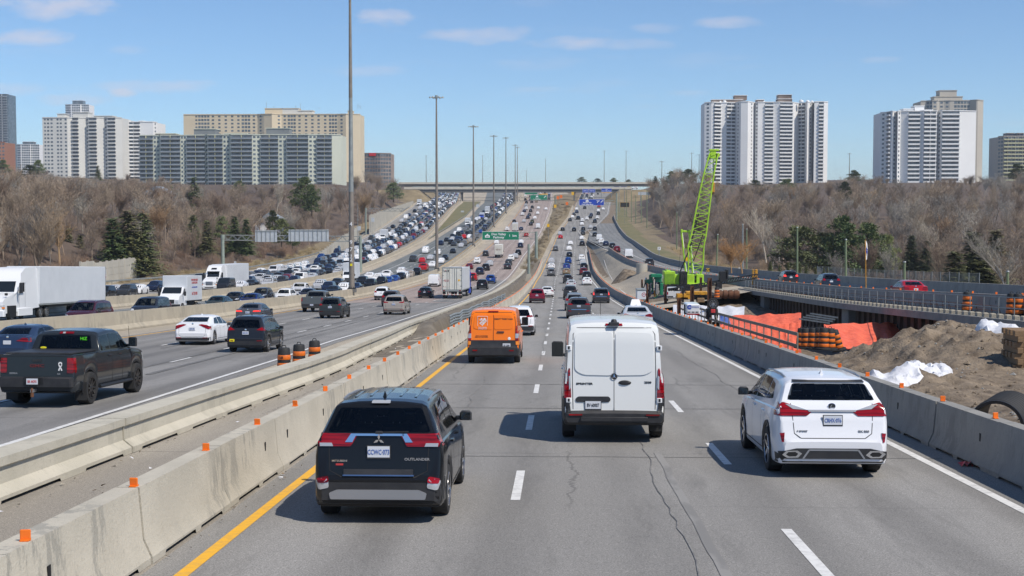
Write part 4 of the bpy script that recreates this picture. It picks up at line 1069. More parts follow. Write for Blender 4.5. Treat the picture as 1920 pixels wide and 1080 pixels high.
# white panel van
def ex_sprinter(t, tr, s):
    A = lambda n, g, sm=30: g.obj(n, t, sm)
    g = seamline(tr, [(-.80,.66),(-.815,1.3),(-.80,2.12),(-.73,2.25),(.73,2.25),(.80,2.12),(.815,1.3),(.80,.66)], 'rear', wd=.014)
    seamline(tr, [(0,.62),(0,2.25)], 'rear', g=g, wd=.012)
    A('panel_gap', g)
    pr = patch(tr, [(-.77,1.42),(-.60,1.33),(-.03,1.32),(-.03,2.17),(-.71,2.15),(-.77,2.05)], 'rear', .014, 'paint', .08, round_=.08)
    A('door_panel', pr); A('door_panel', patch(tr, [(.03,1.32),(.60,1.33),(.77,1.42),(.77,2.05),(.71,2.15),(.03,2.17)], 'rear', .014, 'paint', .08, round_=.08))
    for m_ in (lambda p: p, mir):
        A('tail_light', patch(tr, m_([(.835,.88),(1.03,.88),(1.03,1.46),(.86,1.46)]), 'rear', .016, 'lamp_red', .05, skirt=.06, round_=.02))
        A('reverse_light', patch(tr, m_([(.845,1.08),(.875,1.04),(.885,1.30),(.852,1.32)]), 'rear', .024, 'lamp_clear', .05, skirt=.03))
        A('bumper_end', patch(tr, m_([(.84,.60),(1.03,.60),(1.03,.90),(.88,.87)]), 'rear', .02, 'black_plastic', .05, skirt=.06))
        A('reflector', patch(tr, m_([(.62,.545),(.88,.545),(.88,.575),(.62,.575)]), 'rear', .03, 'lamp_red', .06, skirt=.03))
        for zz in (.84, 1.86):
            hg = Geo(); h = yat(tr, m_([(.86, zz)])[0][0], zz); x = m_([(.885, zz)])[0][0]
            hg.bbox(x-.05, x+.05, h-.03, h+.05, zz-.045, zz+.045, .01, 'white_gloss'); hg.box(x-.02,x+.02,h-.034,h,zz-.03,zz+.03,'black_plastic'); A('hinge', hg)
    A('handle_recess', patch(tr, [(-.74,.80),(-.10,.80),(-.06,.85),(-.10,.91),(-.70,.91),(-.76,.86)], 'rear', .012, 'black_plastic', .05, round_=.03))
    h = Geo(); y = yat(tr, .21, 1.18); h.lathe([(.0,-.02),(.09,-.018),(.125,.0),(.12,.03)], 20, 'black_plastic', 'Y', (.21, y-.01, 1.18)); 
    for i in range(len(h.v)): h.v[i] = (h.v[i][0], h.v[i][1], 1.18+(h.v[i][2]-1.18)*.38)
    A('door_handle', h)
    e = Geo(); y = yat(tr, 0, 1.30)-.012; e.lathe([(.055,0),(.062,-.01),(.070,0)], 24, 'chrome', 'Y', (0,y,1.30)); e.lathe([(0,-.002),(.056,0)], 24, 'black_plastic', 'Y', (0,y,1.30))
    for a in (90, 210, 330):
        ca, sa = math.cos(R(a)), math.sin(R(a)); e.add([(.012*sa, y-.008, 1.30-.012*ca), (.055*ca, y-.006, 1.30+.055*sa), (-.012*sa, y-.008, 1.30+.012*ca), (0, y-.014, 1.30)], [(0,1,3),(1,2,3),(2,0,3)], 'chrome')
    A('emblem', e)
    badge(t, 'SPRINTER', .058, -.58, yat(tr, -.6, 1.16)-.003, 1.155, 'black_plastic', sx=1.3); badge(t, '2500', .058, .66, yat(tr, .66, 1.18)-.005, 1.185, 'print_black', sx=1.2)
    plate(t, tr, 'BV\u00b760007', -.41, .745, 'print_black')
    A('brake_light', patch(tr, [(-.17,2.285),(.17,2.285),(.16,2.325),(-.16,2.325)], 'rear', .02, 'lamp_red', .05, skirt=.05))
    c_ = Geo(); c_.lathe([(0,.09),(.045,.085),(.06,.05),(.065,0)], 16, 'black_plastic', 'Z', (0, -s['L']/2+.22, 2.33)); c_.bbox(-.10,.10,-s['L']/2+.12,-s['L']/2+.26,2.30,2.36,.01,'black_plastic'); A('reversing_camera', c_)
    b_ = Geo(); b_.bbox(-.66,.66,-s['L']/2-.06,-s['L']/2+.2,.44,.52,.015,'black_plastic'); A('rear_step', b_)
    for sg in (1,-1):
        m_ = Geo(); m_.box(sg*.86-.13, sg*.86+.13, -s['L']/2+.72, -s['L']/2+.74, .16, .62, 'rubber'); A('mud_flap', m_)
    an = Geo(); an.tube((-.15, .9, 2.38), (-.15, .82, 2.80), .006, n=5, m='black_plastic'); A('antenna', an)
    side_dress(t, tr, s, True)
sp = cp('cargo', L=5.93, W=2.02, H=2.40, oh=1.15, foh=.98, gc=.36, wr=.37, tum=.085,
    top=[(0,.58),(.05,.64),(.09,1.3),(.14,2.0),(.20,2.24),(.28,2.32),(.6,2.37),(2.0,2.40),(3.9,2.38),(4.3,2.26),(5.0,1.40),(5.5,1.20),(5.8,1.0),(5.93,.6)],
    belt=[(0,1.35),(5,1.30),(5.93,1.05)], lamp=[(.9,.9),(1.0,.9),(1.0,1.0),(.9,1.0)], rw=None, skirt=.86, bumper=(.36,.66), noplate=1, plate=.745, plx=-.41,
    ws=[(-.80,1.46),(.80,1.46),(.74,2.2),(-.74,2.2)], sw=[[(1.2,1.42),(2.1,1.38),(1.75,1.75),(1.4,2.05),(1.2,2.08)]], bigmir=1, mirz=1.44, miry=2.0, mirmat='black_plastic')
hero('sprinter', 1147, 820, 'white panel van with closed rear doors driving in the middle lane', 'van', sp, (.70,.71,.70), 'silver', ex_sprinter, k=1.0)
# white crossover on the right
def ex_lexus(t, tr, s):
    A = lambda n, g, sm=30: g.obj(n, t, sm)
    for m_ in (lambda p: p, mir):
        A('lamp_insert', patch(tr, m_([(.40,1.112),(.64,1.13),(.76,1.205),(.66,1.195)]), 'rear', .018, 'lamp_clear', .05))
        A('reflector', patch(tr, m_([(.80,.60),(.835,.60),(.86,.74),(.79,.75)]), 'rear', .012, 'lamp_red', .05))
        ex = Geo(); h = -s['L']/2
        cx = m_([(.68,.40)])[0][0]
        hexo = lambda k: [(cx+k*a, .405+k*b) for a, b in ((-.16,-.01),(-.08,-.06),(.10,-.055),(.165,.01),(.09,.06),(-.09,.055))]
        ex.prism(hexo(1), h-.02, h+.12, 'chrome'); ex.prism(hexo(.62), h-.026, h+.10, 'seam'); A('exhaust_tip', ex)
    A('chrome_strip', patch(tr, [(-.38,1.085),(.38,1.085),(.40,1.115),(-.40,1.115)], 'rear', .02, 'silver_trim', .05))
    A('diffuser', patch(tr, [(-.86,.33),(.86,.33),(.88,.44),(.60,.50),(-.60,.50),(-.88,.44)], 'rear', .016, 'black_plastic', .05))
    g = Geo()
    for a, b in (((-.50,.33),(-.40,.475)),((-.40,.475),(.40,.475)),((.40,.475),(.50,.33))): seamline(tr, [a, b], 'rear', wd=.028, th=.026, mat='silver_trim', g=g)
    A('diffuser_trim', g)
    g = seamline(tr, [(-.67,1.22),(-.63,.74),(-.52,.66),(.52,.66),(.63,.74),(.67,1.22)], 'rear'); A('panel_gap', g)
    e = Geo(); y = yat(tr, 0, 1.175)-.014; ov = Geo(); ov.lathe([(.05,0),(.058,-.01),(.066,0)], 24, 'chrome', 'Y', (0,y,0))
    e.join(ov); e.lathe([(0,-.002),(.05,0)], 24, 'black_plastic', 'Y', (0,y,0)); e.prism([(-.012,.035),(.012,.035),(-.012,-.015),(.04,-.015),(.04,-.028),(-.035,-.028)], y-.01, y, 'chrome')
    for i in range(len(e.v)): e.v[i] = (e.v[i][0], e.v[i][1], 1.175+e.v[i][2]*.8)
    A('emblem', e)
    plate(t, tr, 'CRHX\u00b7076', 0, .955)
    badge(t, 'RX 350', .05, .50, yat(tr, .5, .77)-.006, .775, 'silver_trim'); badge(t, 'F SPORT', .04, -.50, yat(tr, -.5, .77)-.006, .775, 'silver_trim')
    A('spoiler_shade', patch(tr, [(-.60,1.545),(.60,1.545),(.58,1.575),(-.58,1.575)], 'rear', .02, 'black_plastic', .05))
    fin(t, tr, -1.35, WHT)
    side_dress(t, tr, s, True)
    for sg in (1,-1):
        m_ = Geo(); m_.box(sg*.80-.11, sg*.80+.11, -s['L']/2+.60, -s['L']/2+.62, .14, .40, 'rubber'); A('mud_flap', m_)
sp = cp('suv', L=4.89, W=1.90, H=1.69, tum=.42, oh=.98, rw=[(-.72,1.27),(.72,1.27),(.60,1.53),(-.60,1.53)], lamp=[(.33,1.09),(.42,1.02),(.95,1.02),(.95,1.22),(.78,1.235)],
    top=[(0,.60),(.04,.66),(.08,.92),(.16,1.14),(.24,1.26),(.52,1.54),(.50,1.57),(.55,1.58),(.9,1.64),(1.5,1.68),(2.2,1.69),(2.8,1.65),(3.15,1.56),(3.85,1.10),(4.4,1.0),(4.7,.88),(4.86,.72),(4.89,.6)][:5]+[(.52,1.55),(.60,1.575),(.9,1.605),(1.5,1.635),(2.2,1.64),(2.8,1.61),(3.15,1.53),(3.85,1.10),(4.4,1.0),(4.7,.88),(4.86,.72),(4.89,.6)],
    belt=[(0,1.12),(1,1.10),(3.6,1.02),(4.89,.9)], bumper=(.26,.42), noplate=1, plate=.955, railmat='silver_trim', mirmat='black_plastic', miry=1.0, mirz=1.12, wr=.375,
    plan=[(0,.84),(.05,.90),(.14,.95),(.3,.985),(.6,1),(3.8,1),(4.4,.965),(4.7,.88),(4.89,.74)],
    sw=[[(-1.55,1.24),(-.85,1.18),(-.85,1.50),(-1.2,1.46)],[(-.79,1.18),(.2,1.13),(.2,1.53),(-.79,1.52)],[(.26,1.13),(1.15,1.09),(.80,1.38),(.46,1.51),(.26,1.53)]])
hero('lexus', 1541, 884, 'white crossover with twin hexagonal exhausts driving beside the right barrier', 'suv', sp, (.75,.76,.79), 'bright', ex_lexus, k=.985)
# orange rental van
def ex_transit(t, tr, s):
    A = lambda n, g, sm=30: g.obj(n, t, sm)
    g = seamline(tr, [(0,.56),(0,1.98)], 'rear', wd=.02)
    seamline(tr, [(-.88,.60),(-.90,1.3),(-.82,1.92),(-.70,2.0),(.70,2.0),(.82,1.92),(.90,1.3),(.88,.60)], 'rear', g=g, wd=.018); A('panel_gap', g)
    A('door_panel', patch(tr, [(-.78,1.40),(-.66,1.34),(-.04,1.33),(-.04,1.90),(-.72,1.88)], 'rear', .012, 'paint', .08, round_=.07))
    A('door_panel', patch(tr, [(.04,1.33),(.66,1.34),(.78,1.40),(.72,1.88),(.04,1.90)], 'rear', .012, 'paint', .08, round_=.07))
    A('door_cladding', patch(tr, [(-1.0,.37),(1.0,.37),(1.0,.92),(-1.0,.92)], 'rear', .008, 'black_plastic', .08, skirt=.03))
    for m_ in (lambda p: p, mir):
        A('tail_light', patch(tr, m_([(.86,1.18),(1.03,1.18),(1.03,1.48),(.88,1.50)]), 'rear', .018, 'lamp_red', .05, skirt=.06))
        A('reverse_light', patch(tr, m_([(.86,1.00),(1.03,1.00),(1.03,1.18),(.86,1.18)]), 'rear', .017, 'lamp_clear', .05, skirt=.06))
        A('tail_light', patch(tr, m_([(.87,.90),(1.03,.90),(1.03,1.00),(.86,1.00)]), 'rear', .018, 'lamp_red', .05, skirt=.06))
        A('turn_signal', patch(tr, m_([(.88,.74),(1.03,.74),(1.03,.88),(.87,.88)]), 'rear', .022, 'lamp_amber', .05, skirt=.06))
        A('reflector', patch(tr, m_([(.62,.50),(.80,.50),(.80,.55),(.62,.55)]), 'rear', .03, 'lamp_red', .05))
    A('brake_light', patch(tr, [(-.20,2.01),(.20,2.01),(.19,2.05),(-.19,2.05)], 'rear', .03, 'lamp_red', .05))
    y = yat(tr, -.42, 1.65)-.022; c_ = (-.42, 1.66); q = .19
    e = Geo()
    for a, b in (((-q,-q),(q,-q)),((q,-q),(q,q)),((q,q),(-q,q)),((-q,q),(-q,-q))): e.beam((c_[0]+a[0],y,c_[1]+a[1]),(c_[0]+b[0],y,c_[1]+b[1]),.01,.012,'print_white')
    lg = A('logo_frame', e)
    for i, (wd, sz) in enumerate((('THE', .065), ('HOME', .105), ('DEPOT', .085))):
        d = (.085, -.005, -.095)[i]; a = R(45)
        tx = text('logo_lettering', wd, sz, lg, (c_[0]-d*math.sin(a)*.98, y-.006, c_[1]+d*math.cos(a)*.98), (0,0,0), 'print_white', ext=.002, bold=.006)
        tx.rotation_euler = (Matrix.Rotation(R(-45)+0, 3, 'Y') @ Matrix.Rotation(R(90), 3, 'X')).to_euler()
    text('door_lettering', 'TOOL RENTAL\nhomedepot.com', .05, t, (-.42, yat(tr,-.42,1.38)-.02, 1.385), (R(90),0,0), 'print_white', bold=.001)
    text('door_lettering', 'RENT THIS VAN', .08, t, (.40, yat(tr,.4,1.73)-.02, 1.74), (R(90),0,0), 'print_brown', sx=1.25, bold=.003)
    text('door_lettering', 'Save a purchasing\nlearn to rent today', .055, t, (-.45, yat(tr,-.45,1.06)-.012, 1.07), (R(90),0,0), 'print_brown', sx=1.2, bold=.001)
    h = Geo(); y = yat(tr, .27, 1.24); h.bbox(.14,.42,y-.04,y+.02,1.215,1.265,.015,'black_plastic'); A('door_handle', h)
    h = Geo(); y = yat(tr, .62, .97); h.lathe([(0,-.014),(.05,-.012),(.06,0)], 18, 'print_white', 'Y', (.62,y,.98)); A('emblem', h)
    plate(t, tr, 'BF 12084', .52, .72, 'print_black')
    b_ = Geo(); b_.tube((-.35,-s['L']/2+.35,.34),(.35,-s['L']/2+.35,.34),.08,n=8,m='steel_black'); A('exhaust', b_)
    side_dress(t, tr, s, True)
sp = cp('cargo', L=5.53, W=2.06, H=2.13, rw=None, skirt=.80, bumper=(.30,.60), noplate=1, plate=.72, plx=.52, mirmat='black_plastic', bigmir=1, miry=1.85, mirz=1.38, lamp=[(.95,1.2),(1.0,1.2),(1.0,1.3),(.95,1.3)])
hero('orange', 927, 680, 'orange rental van with white square logo driving beside the median', 'van', sp, ORA, 'silver', ex_transit)
# dark pickup at left
M('badge_red', (.18,.03,.03), .3, .4)
def ex_gmc(t, tr, s):
    A = lambda n, g, sm=30: g.obj(n, t, sm); W = s['W']
    g = Geo(); g.bbox(-.86,.86,-s['L']/2+.16,-s['L']/2+2.02,1.38,1.425,.02,'black_plastic'); A('tonneau_cover', g)
    g = seamline(tr, [(-.80,.86),(-.80,1.33),(.80,1.33),(.80,.86)], 'rear'); A('panel_gap', g)
    badge(t, 'GMC', .11, 0, yat(tr, 0, 1.08)-.006, 1.08, 'badge_red', sx=1.6)
    badge(t, 'SIERRA', .06, -.62, yat(tr, -.6, .90)-.005, .885, 'silver_trim'); badge(t, 'SLE', .05, .58, yat(tr, .6, .90)-.005, .875, 'silver_trim')
    r_ = Geo(); y = yat(tr, .62, 1.06)-.012; pts = [(.58,.96),(.60,1.02),(.655,1.10),(.66,1.15),(.62,1.175),(.58,1.15),(.585,1.10),(.64,1.02),(.66,.96)]
    for a, b in zip(pts, pts[1:]): r_.beam((a[0],y,a[1]),(b[0],y,b[1]),.012,.03,'print_white')
    A('ribbon_sticker', r_)
    text('sticker', 'HiZ', .12, t, (.50, yat(tr,.52,1.68)-.03, 1.70), (R(90),0,R(0)), 'sticker_green', bold=.002)
    q = Geo(); y = yat(tr, -.62, 1.45)-.01; q.lathe([(0,-.004),(.09,0)], 16, 'sticker_yellow', 'Y', (-.60,y,0))
    for i in range(len(q.v)): q.v[i] = (q.v[i][0], q.v[i][1], 1.455+q.v[i][2]*.35)
    A('sticker', q)
    b = Geo(); b.bbox(-.98,.98,-s['L']/2-.12,-s['L']/2+.12,.55,.80,.03,'black_plastic'); b.bbox(-.28,.28,-s['L']/2-.13,-s['L']/2,.62,.81,.02,'steel_black'); A('bumper', b)
    h = Geo(); h.box(-.04,.04,-s['L']/2-.22,-s['L']/2,.42,.50,'silver_trim'); h.lathe([(0,.14),(.035,.10),(.03,.03),(.02,0)],10,'rust','Z',(0,-s['L']/2-.2,.40)); h.bbox(-.035,.035,-s['L']/2-.22,-s['L']/2-.16,.30,.42,.01,'rust'); A('tow_hitch', h)
    A('brake_light', patch(tr, [(-.20,1.83),(.20,1.83),(.19,1.875),(-.19,1.875)], 'rear', .02, 'lamp_red', .05, skirt=.04))
    A('cargo_lamp', patch(tr, [(-.10,1.835),(-.03,1.835),(-.03,1.87),(-.10,1.87)], 'rear', .026, 'lamp_clear', .05)); A('tailgate_handle', patch(tr, [(-.12,1.19),(.12,1.19),(.12,1.25),(-.12,1.25)], 'rear', .012, 'black_plastic', .05))
    for sg in (1,-1):
        for yy in (-s['L']/2+s['oh']-.50, s['L']/2-s['foh']-.50):
            m_ = Geo(); m_.box(sg*.93-.16, sg*.93+.16, yy, yy+.02, .14, .62, 'rubber'); A('mud_flap', m_)
        st_ = Geo(); st_.tube((sg*1.03,-1.1,.42),(sg*1.03,1.45,.42),.05,n=8,m='steel_black')
        for yy in (-.8,.3,1.1): st_.tube((sg*.8,yy,.50),(sg*1.03,yy,.42),.025,n=5,m='steel_black')
        A('running_board', st_)
    plate(t, tr, 'BR 44293', 0, .70, 'print_red', dy=.17)
    an = Geo(); an.tube((.75,2.1,1.28),(.75,1.98,1.95),.006,n=4,m='seam'); A('antenna', an)
    side_dress(t, tr, s, True)
sp = cp('pickup', wr=.43, mirmat='black_plastic', bumper=(.60,.74), lamp=[(.80,.90),(1.03,.90),(1.03,1.29),(.80,1.29)], mirz=1.42, miry=1.35, bigmir=.6, noplate=1, plate=.70, tw=1.15)
hero('pickup', 88, 765, 'dark pickup truck with black bed cover and ribbon sticker at far left', 'pickup truck', sp, (.022,.027,.032), 'black', ex_gmc, yaw=R(-1.5), X=-12.75)
# --- others, medium detail with a few extras
def ex_gen(seam=True, clad=False, refl=True, plate_txt=None, strip=None, lampin=None):
    def f(t, tr, s):
        W = s['W']; z0 = s['rw'][0][1] if s.get('rw') else 1.1; a, b = s['bumper']
        if seam:
            x = W*.38; seam_ = seamline(tr, [(-x, z0-.02),(-x+.03, b+.10),(-x+.12, b+.02),(x-.12, b+.02),(x-.03, b+.10),(x, z0-.02)], 'rear'); seam_.obj('panel_gap', t)
        if refl:
            for m_ in (lambda p: p, mir): patch(tr, m_([(W*.30,b-.06),(W*.43,b-.05),(W*.43,b-.01),(W*.30,b-.02)]), 'rear', .026, 'lamp_red', .08).obj('reflector', t)
        if plate_txt: plate(t, tr, plate_txt, s.get('plx',0), s['plate'], frame=False)
        if strip: patch(tr, strip, 'rear', .014, 'chrome', .08).obj('chrome_strip', t)
        if s['H'] < 2: fin(t, tr, -s['L']/2+ (1.3 if s['H'] > 1.55 else 1.75))
        e = Geo(); y = yat(tr, 0, z0-.10)-.01; e.lathe([(0,-.006),(.045,-.004),(.05,0)], 14, 'chrome', 'Y', (0,y,z0-.09)); e.obj('emblem', t)
        side_dress(t, tr, s, clad)
    return f
sedan, suv = TY['sedan'], TY['suv']
sp = cp('sedan', L=4.63, W=1.80, top=[(0,.58),(.04,.64),(.07,.90),(.14,1.05),(.3,1.08),(.40,1.09),(1.3,1.37),(1.6,1.41),(2.1,1.43),(2.6,1.40),(2.85,1.34),(3.6,.95),(4.1,.86),(4.45,.76),(4.62,.62),(4.65,.5)],
    lamp=[(.30,1.00),(.36,.97),(.62,.86),(.90,.74),(.90,.92),(.70,.99),(.45,1.03)], rw=[(-.64,1.13),(.64,1.13),(.53,1.345),(-.53,1.345)], mirmat='black_plastic')
hero('civic', 372, 646, 'white sedan with bracket-shaped red lamps in the left carriageway', 'sedan', sp, (.74,.75,.77), 'silver', ex_gen(plate_txt='CJPA 581', strip=[(-.70,.36),(.70,.36),(.68,.39),(-.68,.39)]), yaw=R(-1.5))
sp = cp('suv', L=4.38, W=1.81, H=1.61, lamp=[(.50,1.03),(.93,1.0),(.93,1.18),(.74,1.17)], mirmat='black_plastic', bumper=(.28,.58), railmat='silver_trim')
def exq(t, tr, s):
    ex_gen(clad=True, plate_txt='BKLE 202')(t, tr, s); g = Geo(); y = yat(tr, -.62, .62)-.03; g.box(-.72,-.50,y,y+.05,.50,.62,'sticker_yellow'); g.obj('sticker', t)
hero('qashqai', 470, 660, 'black compact crossover with yellow bumper sticker beside white sedan', 'suv', sp, (.018,.022,.03), 'bright', exq, yaw=R(-1.5), k=.92)
hero('is', 466, 606, 'dark grey sedan with lit brake lights behind the black crossover', 'sedan', cp('sedan', lampmat='lamp_lit', lamp=[(.38,.84),(.92,.86),(.92,.96),(.42,.93)]), (.07,.075,.09), 'silver', ex_gen(plate_txt='CMRB 114'), yaw=R(-1.5), X=-20.9)
sp = cp('pickup', L=5.9, W=2.03, H=1.95, lamp=[(.86,.98),(1.03,.98),(1.03,1.30),(.86,1.30)])
hero('f150', 590, 585, 'grey pickup truck driving next to the tall tan median barrier', 'pickup truck', sp, (.09,.10,.105), 'black', ex_gen(seam=False, refl=False, plate_txt='BT 38801'), yaw=R(-1.2))
sp = cp('suv', L=4.65, W=1.84, H=1.69, lamp=[(.60,1.05),(.93,1.03),(.93,1.16),(.72,1.17)], bumpmat='black_plastic', mirmat='black_plastic')
hero('rogue', 623, 597, 'dark green-grey crossover beside the grey pickup truck', 'suv', sp, (.03,.036,.038), 'black', ex_gen(clad=True, plate_txt='CNTR 645'), yaw=R(-1.2))
sp = cp('suv', L=4.69, W=1.90, H=1.66, lamp=[(.48,1.02),(.95,1.02),(.95,1.16),(.83,1.40),(.77,1.40),(.82,1.13),(.48,1.08)], bumper=(.28,.46), rw=[(-.70,1.16),(.70,1.16),(.60,1.52),(-.60,1.52)], mirmat='black_plastic', railmat='silver_trim')
hero('volvo', 741, 590, 'beige crossover with tall red tail lamps in left carriageway', 'suv', sp, (.30,.27,.245), 'silver', ex_gen(plate_txt='CRDK 390'), yaw=R(-1))
hero('kia', 733, 575, 'dark brown crossover just ahead of the beige crossover', 'suv', cp('suv'), (.05,.045,.05), 'silver', ex_gen(), yaw=R(-1), name='suv')
hero('whitetop', 716, 563, 'white crossover ahead of the brown one by the tall median', 'suv', cp('suv', mirmat='black_plastic'), (.72,.73,.75), 'silver', ex_gen())
hero('blacksedan', 797, 559, 'black sedan driving just left of the white semi-trailer', 'sedan', cp('sedan'), (.014,.014,.018), 'silver', ex_gen(plate_txt='CKZW 902'))
sp = cp('suv', L=4.82, W=1.94, H=1.78, wr=.38, lamp=[(.50,1.10),(.95,1.10),(.95,1.21),(.54,1.21)], plate=1.0, bumper=(.34,.66), bumpmat='paint')
def exj(t, tr, s):
    ex_gen(plate_txt='CECV 318')(t, tr, s); patch(tr, [(-.60,.72),(.60,.72),(.60,.75),(-.60,.75)], 'rear', .02, 'chrome', .08).obj('chrome_strip', t)
    h = Geo(); h.tube((0,-s['L']/2-.12,.42),(0,-s['L']/2+.1,.42),.045,n=8,m='wood'); h.obj('tow_hitch', t)
hero('jeep', 1085, 597.5, 'dark grey off-road wagon directly ahead of the white panel van', 'suv', sp, (.055,.057,.066), 'black', exj)
hero('jeep2', 1077, 583, 'silver-roofed crossover hidden behind the dark grey wagon', 'suv', cp('suv', railmat='silver_trim'), (.16,.18,.21), 'silver', ex_gen())
sp = cp('minivan', L=5.15, W=2.0, H=1.76, railmat='silver_trim', lampmat='lamp_lit', plate=1.02)
hero('caravan', 1127, 568.5, 'charcoal minivan with lit brake lamps beside the right barrier', 'minivan', sp, (.045,.047,.056), 'silver', ex_gen(plate_txt='CFHT 776', strip=[(-.62,.78),(.62,.78),(.62,.81),(-.62,.81)]))
sp = cp('suv', L=4.6, W=1.85, H=1.69, mirmat='black_plastic', lamp=[(.46,1.03),(.93,.97),(.93,1.09),(.80,1.12)])
hero('maroon', 1007, 568.5, 'maroon crossover near the yellow line ahead of orange van', 'suv', sp, (.16,.015,.032), 'silver', ex_gen(clad=True, plate_txt='CSPL 507'))
hero('civic2', 1026, 557.5, 'white sedan just right of the maroon crossover', 'sedan', cp('sedan', mirmat='black_plastic', lamp=[(.46,1.0),(.62,.86),(.90,.76),(.90,.93),(.72,.99)]), (.72,.72,.72), 'silver', ex_gen())
hero('whiteahead', 973, 629, 'white car half hidden behind the orange van', 'suv', cp('suv', H=1.55, mirmat='black_plastic', lamp=[(.42,1.06),(.93,1.10),(.93,1.20),(.50,1.15)]), (.74,.74,.76), 'silver', ex_gen(plate_txt='CXAM 215'))
def ex_taxi(t, tr, s):
    ex_gen(seam=False, plate_txt='CRPN 733', strip=[(-.40,.885),(.40,.885),(.40,.91),(-.40,.91)])(t, tr, s)
    g = Geo(); z = 1.45; g.add([(-.32,-.25,z),(.32,-.25,z),(.32,.25,z),(-.32,.25,z),(-.22,-.03,z+.34),(.22,-.03,z+.34),(.22,.03,z+.34),(-.22,.03,z+.34)], [(3,2,1,0),(4,5,6,7),(0,1,5,4),(1,2,6,5),(2,3,7,6),(3,0,4,7)], 'print_white')
    g.obj('roof_sign', t)
hero('taxi', 1194, 620, 'silver sedan with white triangular driving-school roof sign', 'sedan', cp('sedan', lamp=[(.42,.86),(.93,.80),(.93,.96),(.70,1.00),(.46,.94)], mirmat='paint', glass='glass_tint'), (.46,.49,.54), 'silver', ex_taxi, k=1.03)
hero('leftedge', 18, 668, 'dark blue sedan cut by left edge beyond the pickup', 'sedan', cp('sedan', lamp=[(.36,.86),(.92,.82),(.92,.97),(.60,.98)]), (.022,.04,.085), 'silver', ex_gen(), yaw=R(-2), X=-20.3)
def blk(k, **q): return cp(k, mirmat='black_plastic', **q)
# oncoming, nearest rows (base hidden by the median barrier)
hero('vanmaroon', 141, 0, 'dark maroon minivan facing the camera in front of the white semi', 'minivan', blk('minivan', L=4.9, W=1.85, H=1.72, railmat='silver_trim'), (.05,.012,.022), 'silver', None, -1, X=-29.9)
hero('vanblack', 262, 0, 'black minivan facing camera in front of the white cube truck', 'minivan', cp('minivan', rails=False), (.02,.024,.035), 'silver', None, -1, X=-30)
for k, (px, X, ty, col, lab) in enumerate([(397,-29.9,'sedan',TEA,'teal grey sedan facing camera just behind the tan barrier'),(430,-33.4,'sedan',BLK,'black sedan facing camera between the teal and blue cars'),
        (461.7,-29.9,'sedan',(.01,.025,.13),'royal blue sedan facing camera just behind tan barrier'),(483,-33.4,'suv',(.02,.022,.03),'black crossover facing camera beside the blue sedan'),
        (527,-29.9,'suv',WHT,'white crossover with dark grille facing camera behind tan barrier'),(556,-33.4,'pickup',(.6,.61,.63),'white pickup truck facing camera behind the white crossover'),
        (571,-29.9,'sedan',NAV,'navy sedan facing camera beside the grey pickup roof')]):
    hero('on%d' % k, px, 0, lab, {'sedan':'sedan','suv':'suv','pickup':'pickup truck'}[ty], TY[ty], col, 'silver', None, -1, X=X)
# right-hand ramp cars
for px, py, Z, ty, col, lab, lit in ((1713,0,94,'sedan',(.35,.012,.02),'red sedan on the ramp behind the bridge railing',0),(1557,0,127,'suv',(.02,.03,.05),'dark blue crossover on the ramp behind bridge railing',0),(1482,0,155,'suv',(.025,.027,.033),'black crossover with brake lamps lit on the ramp',1)):
    s = cp(ty, lampmat='lamp_lit' if lit else 'lamp_red'); t = make_vehicle(ty, lab, ty, s, col, 0, 'silver', extra=ex_gen()); settle(t, XA(px, Z), Z, 1, s, EL(Z)); setcol(t, col)
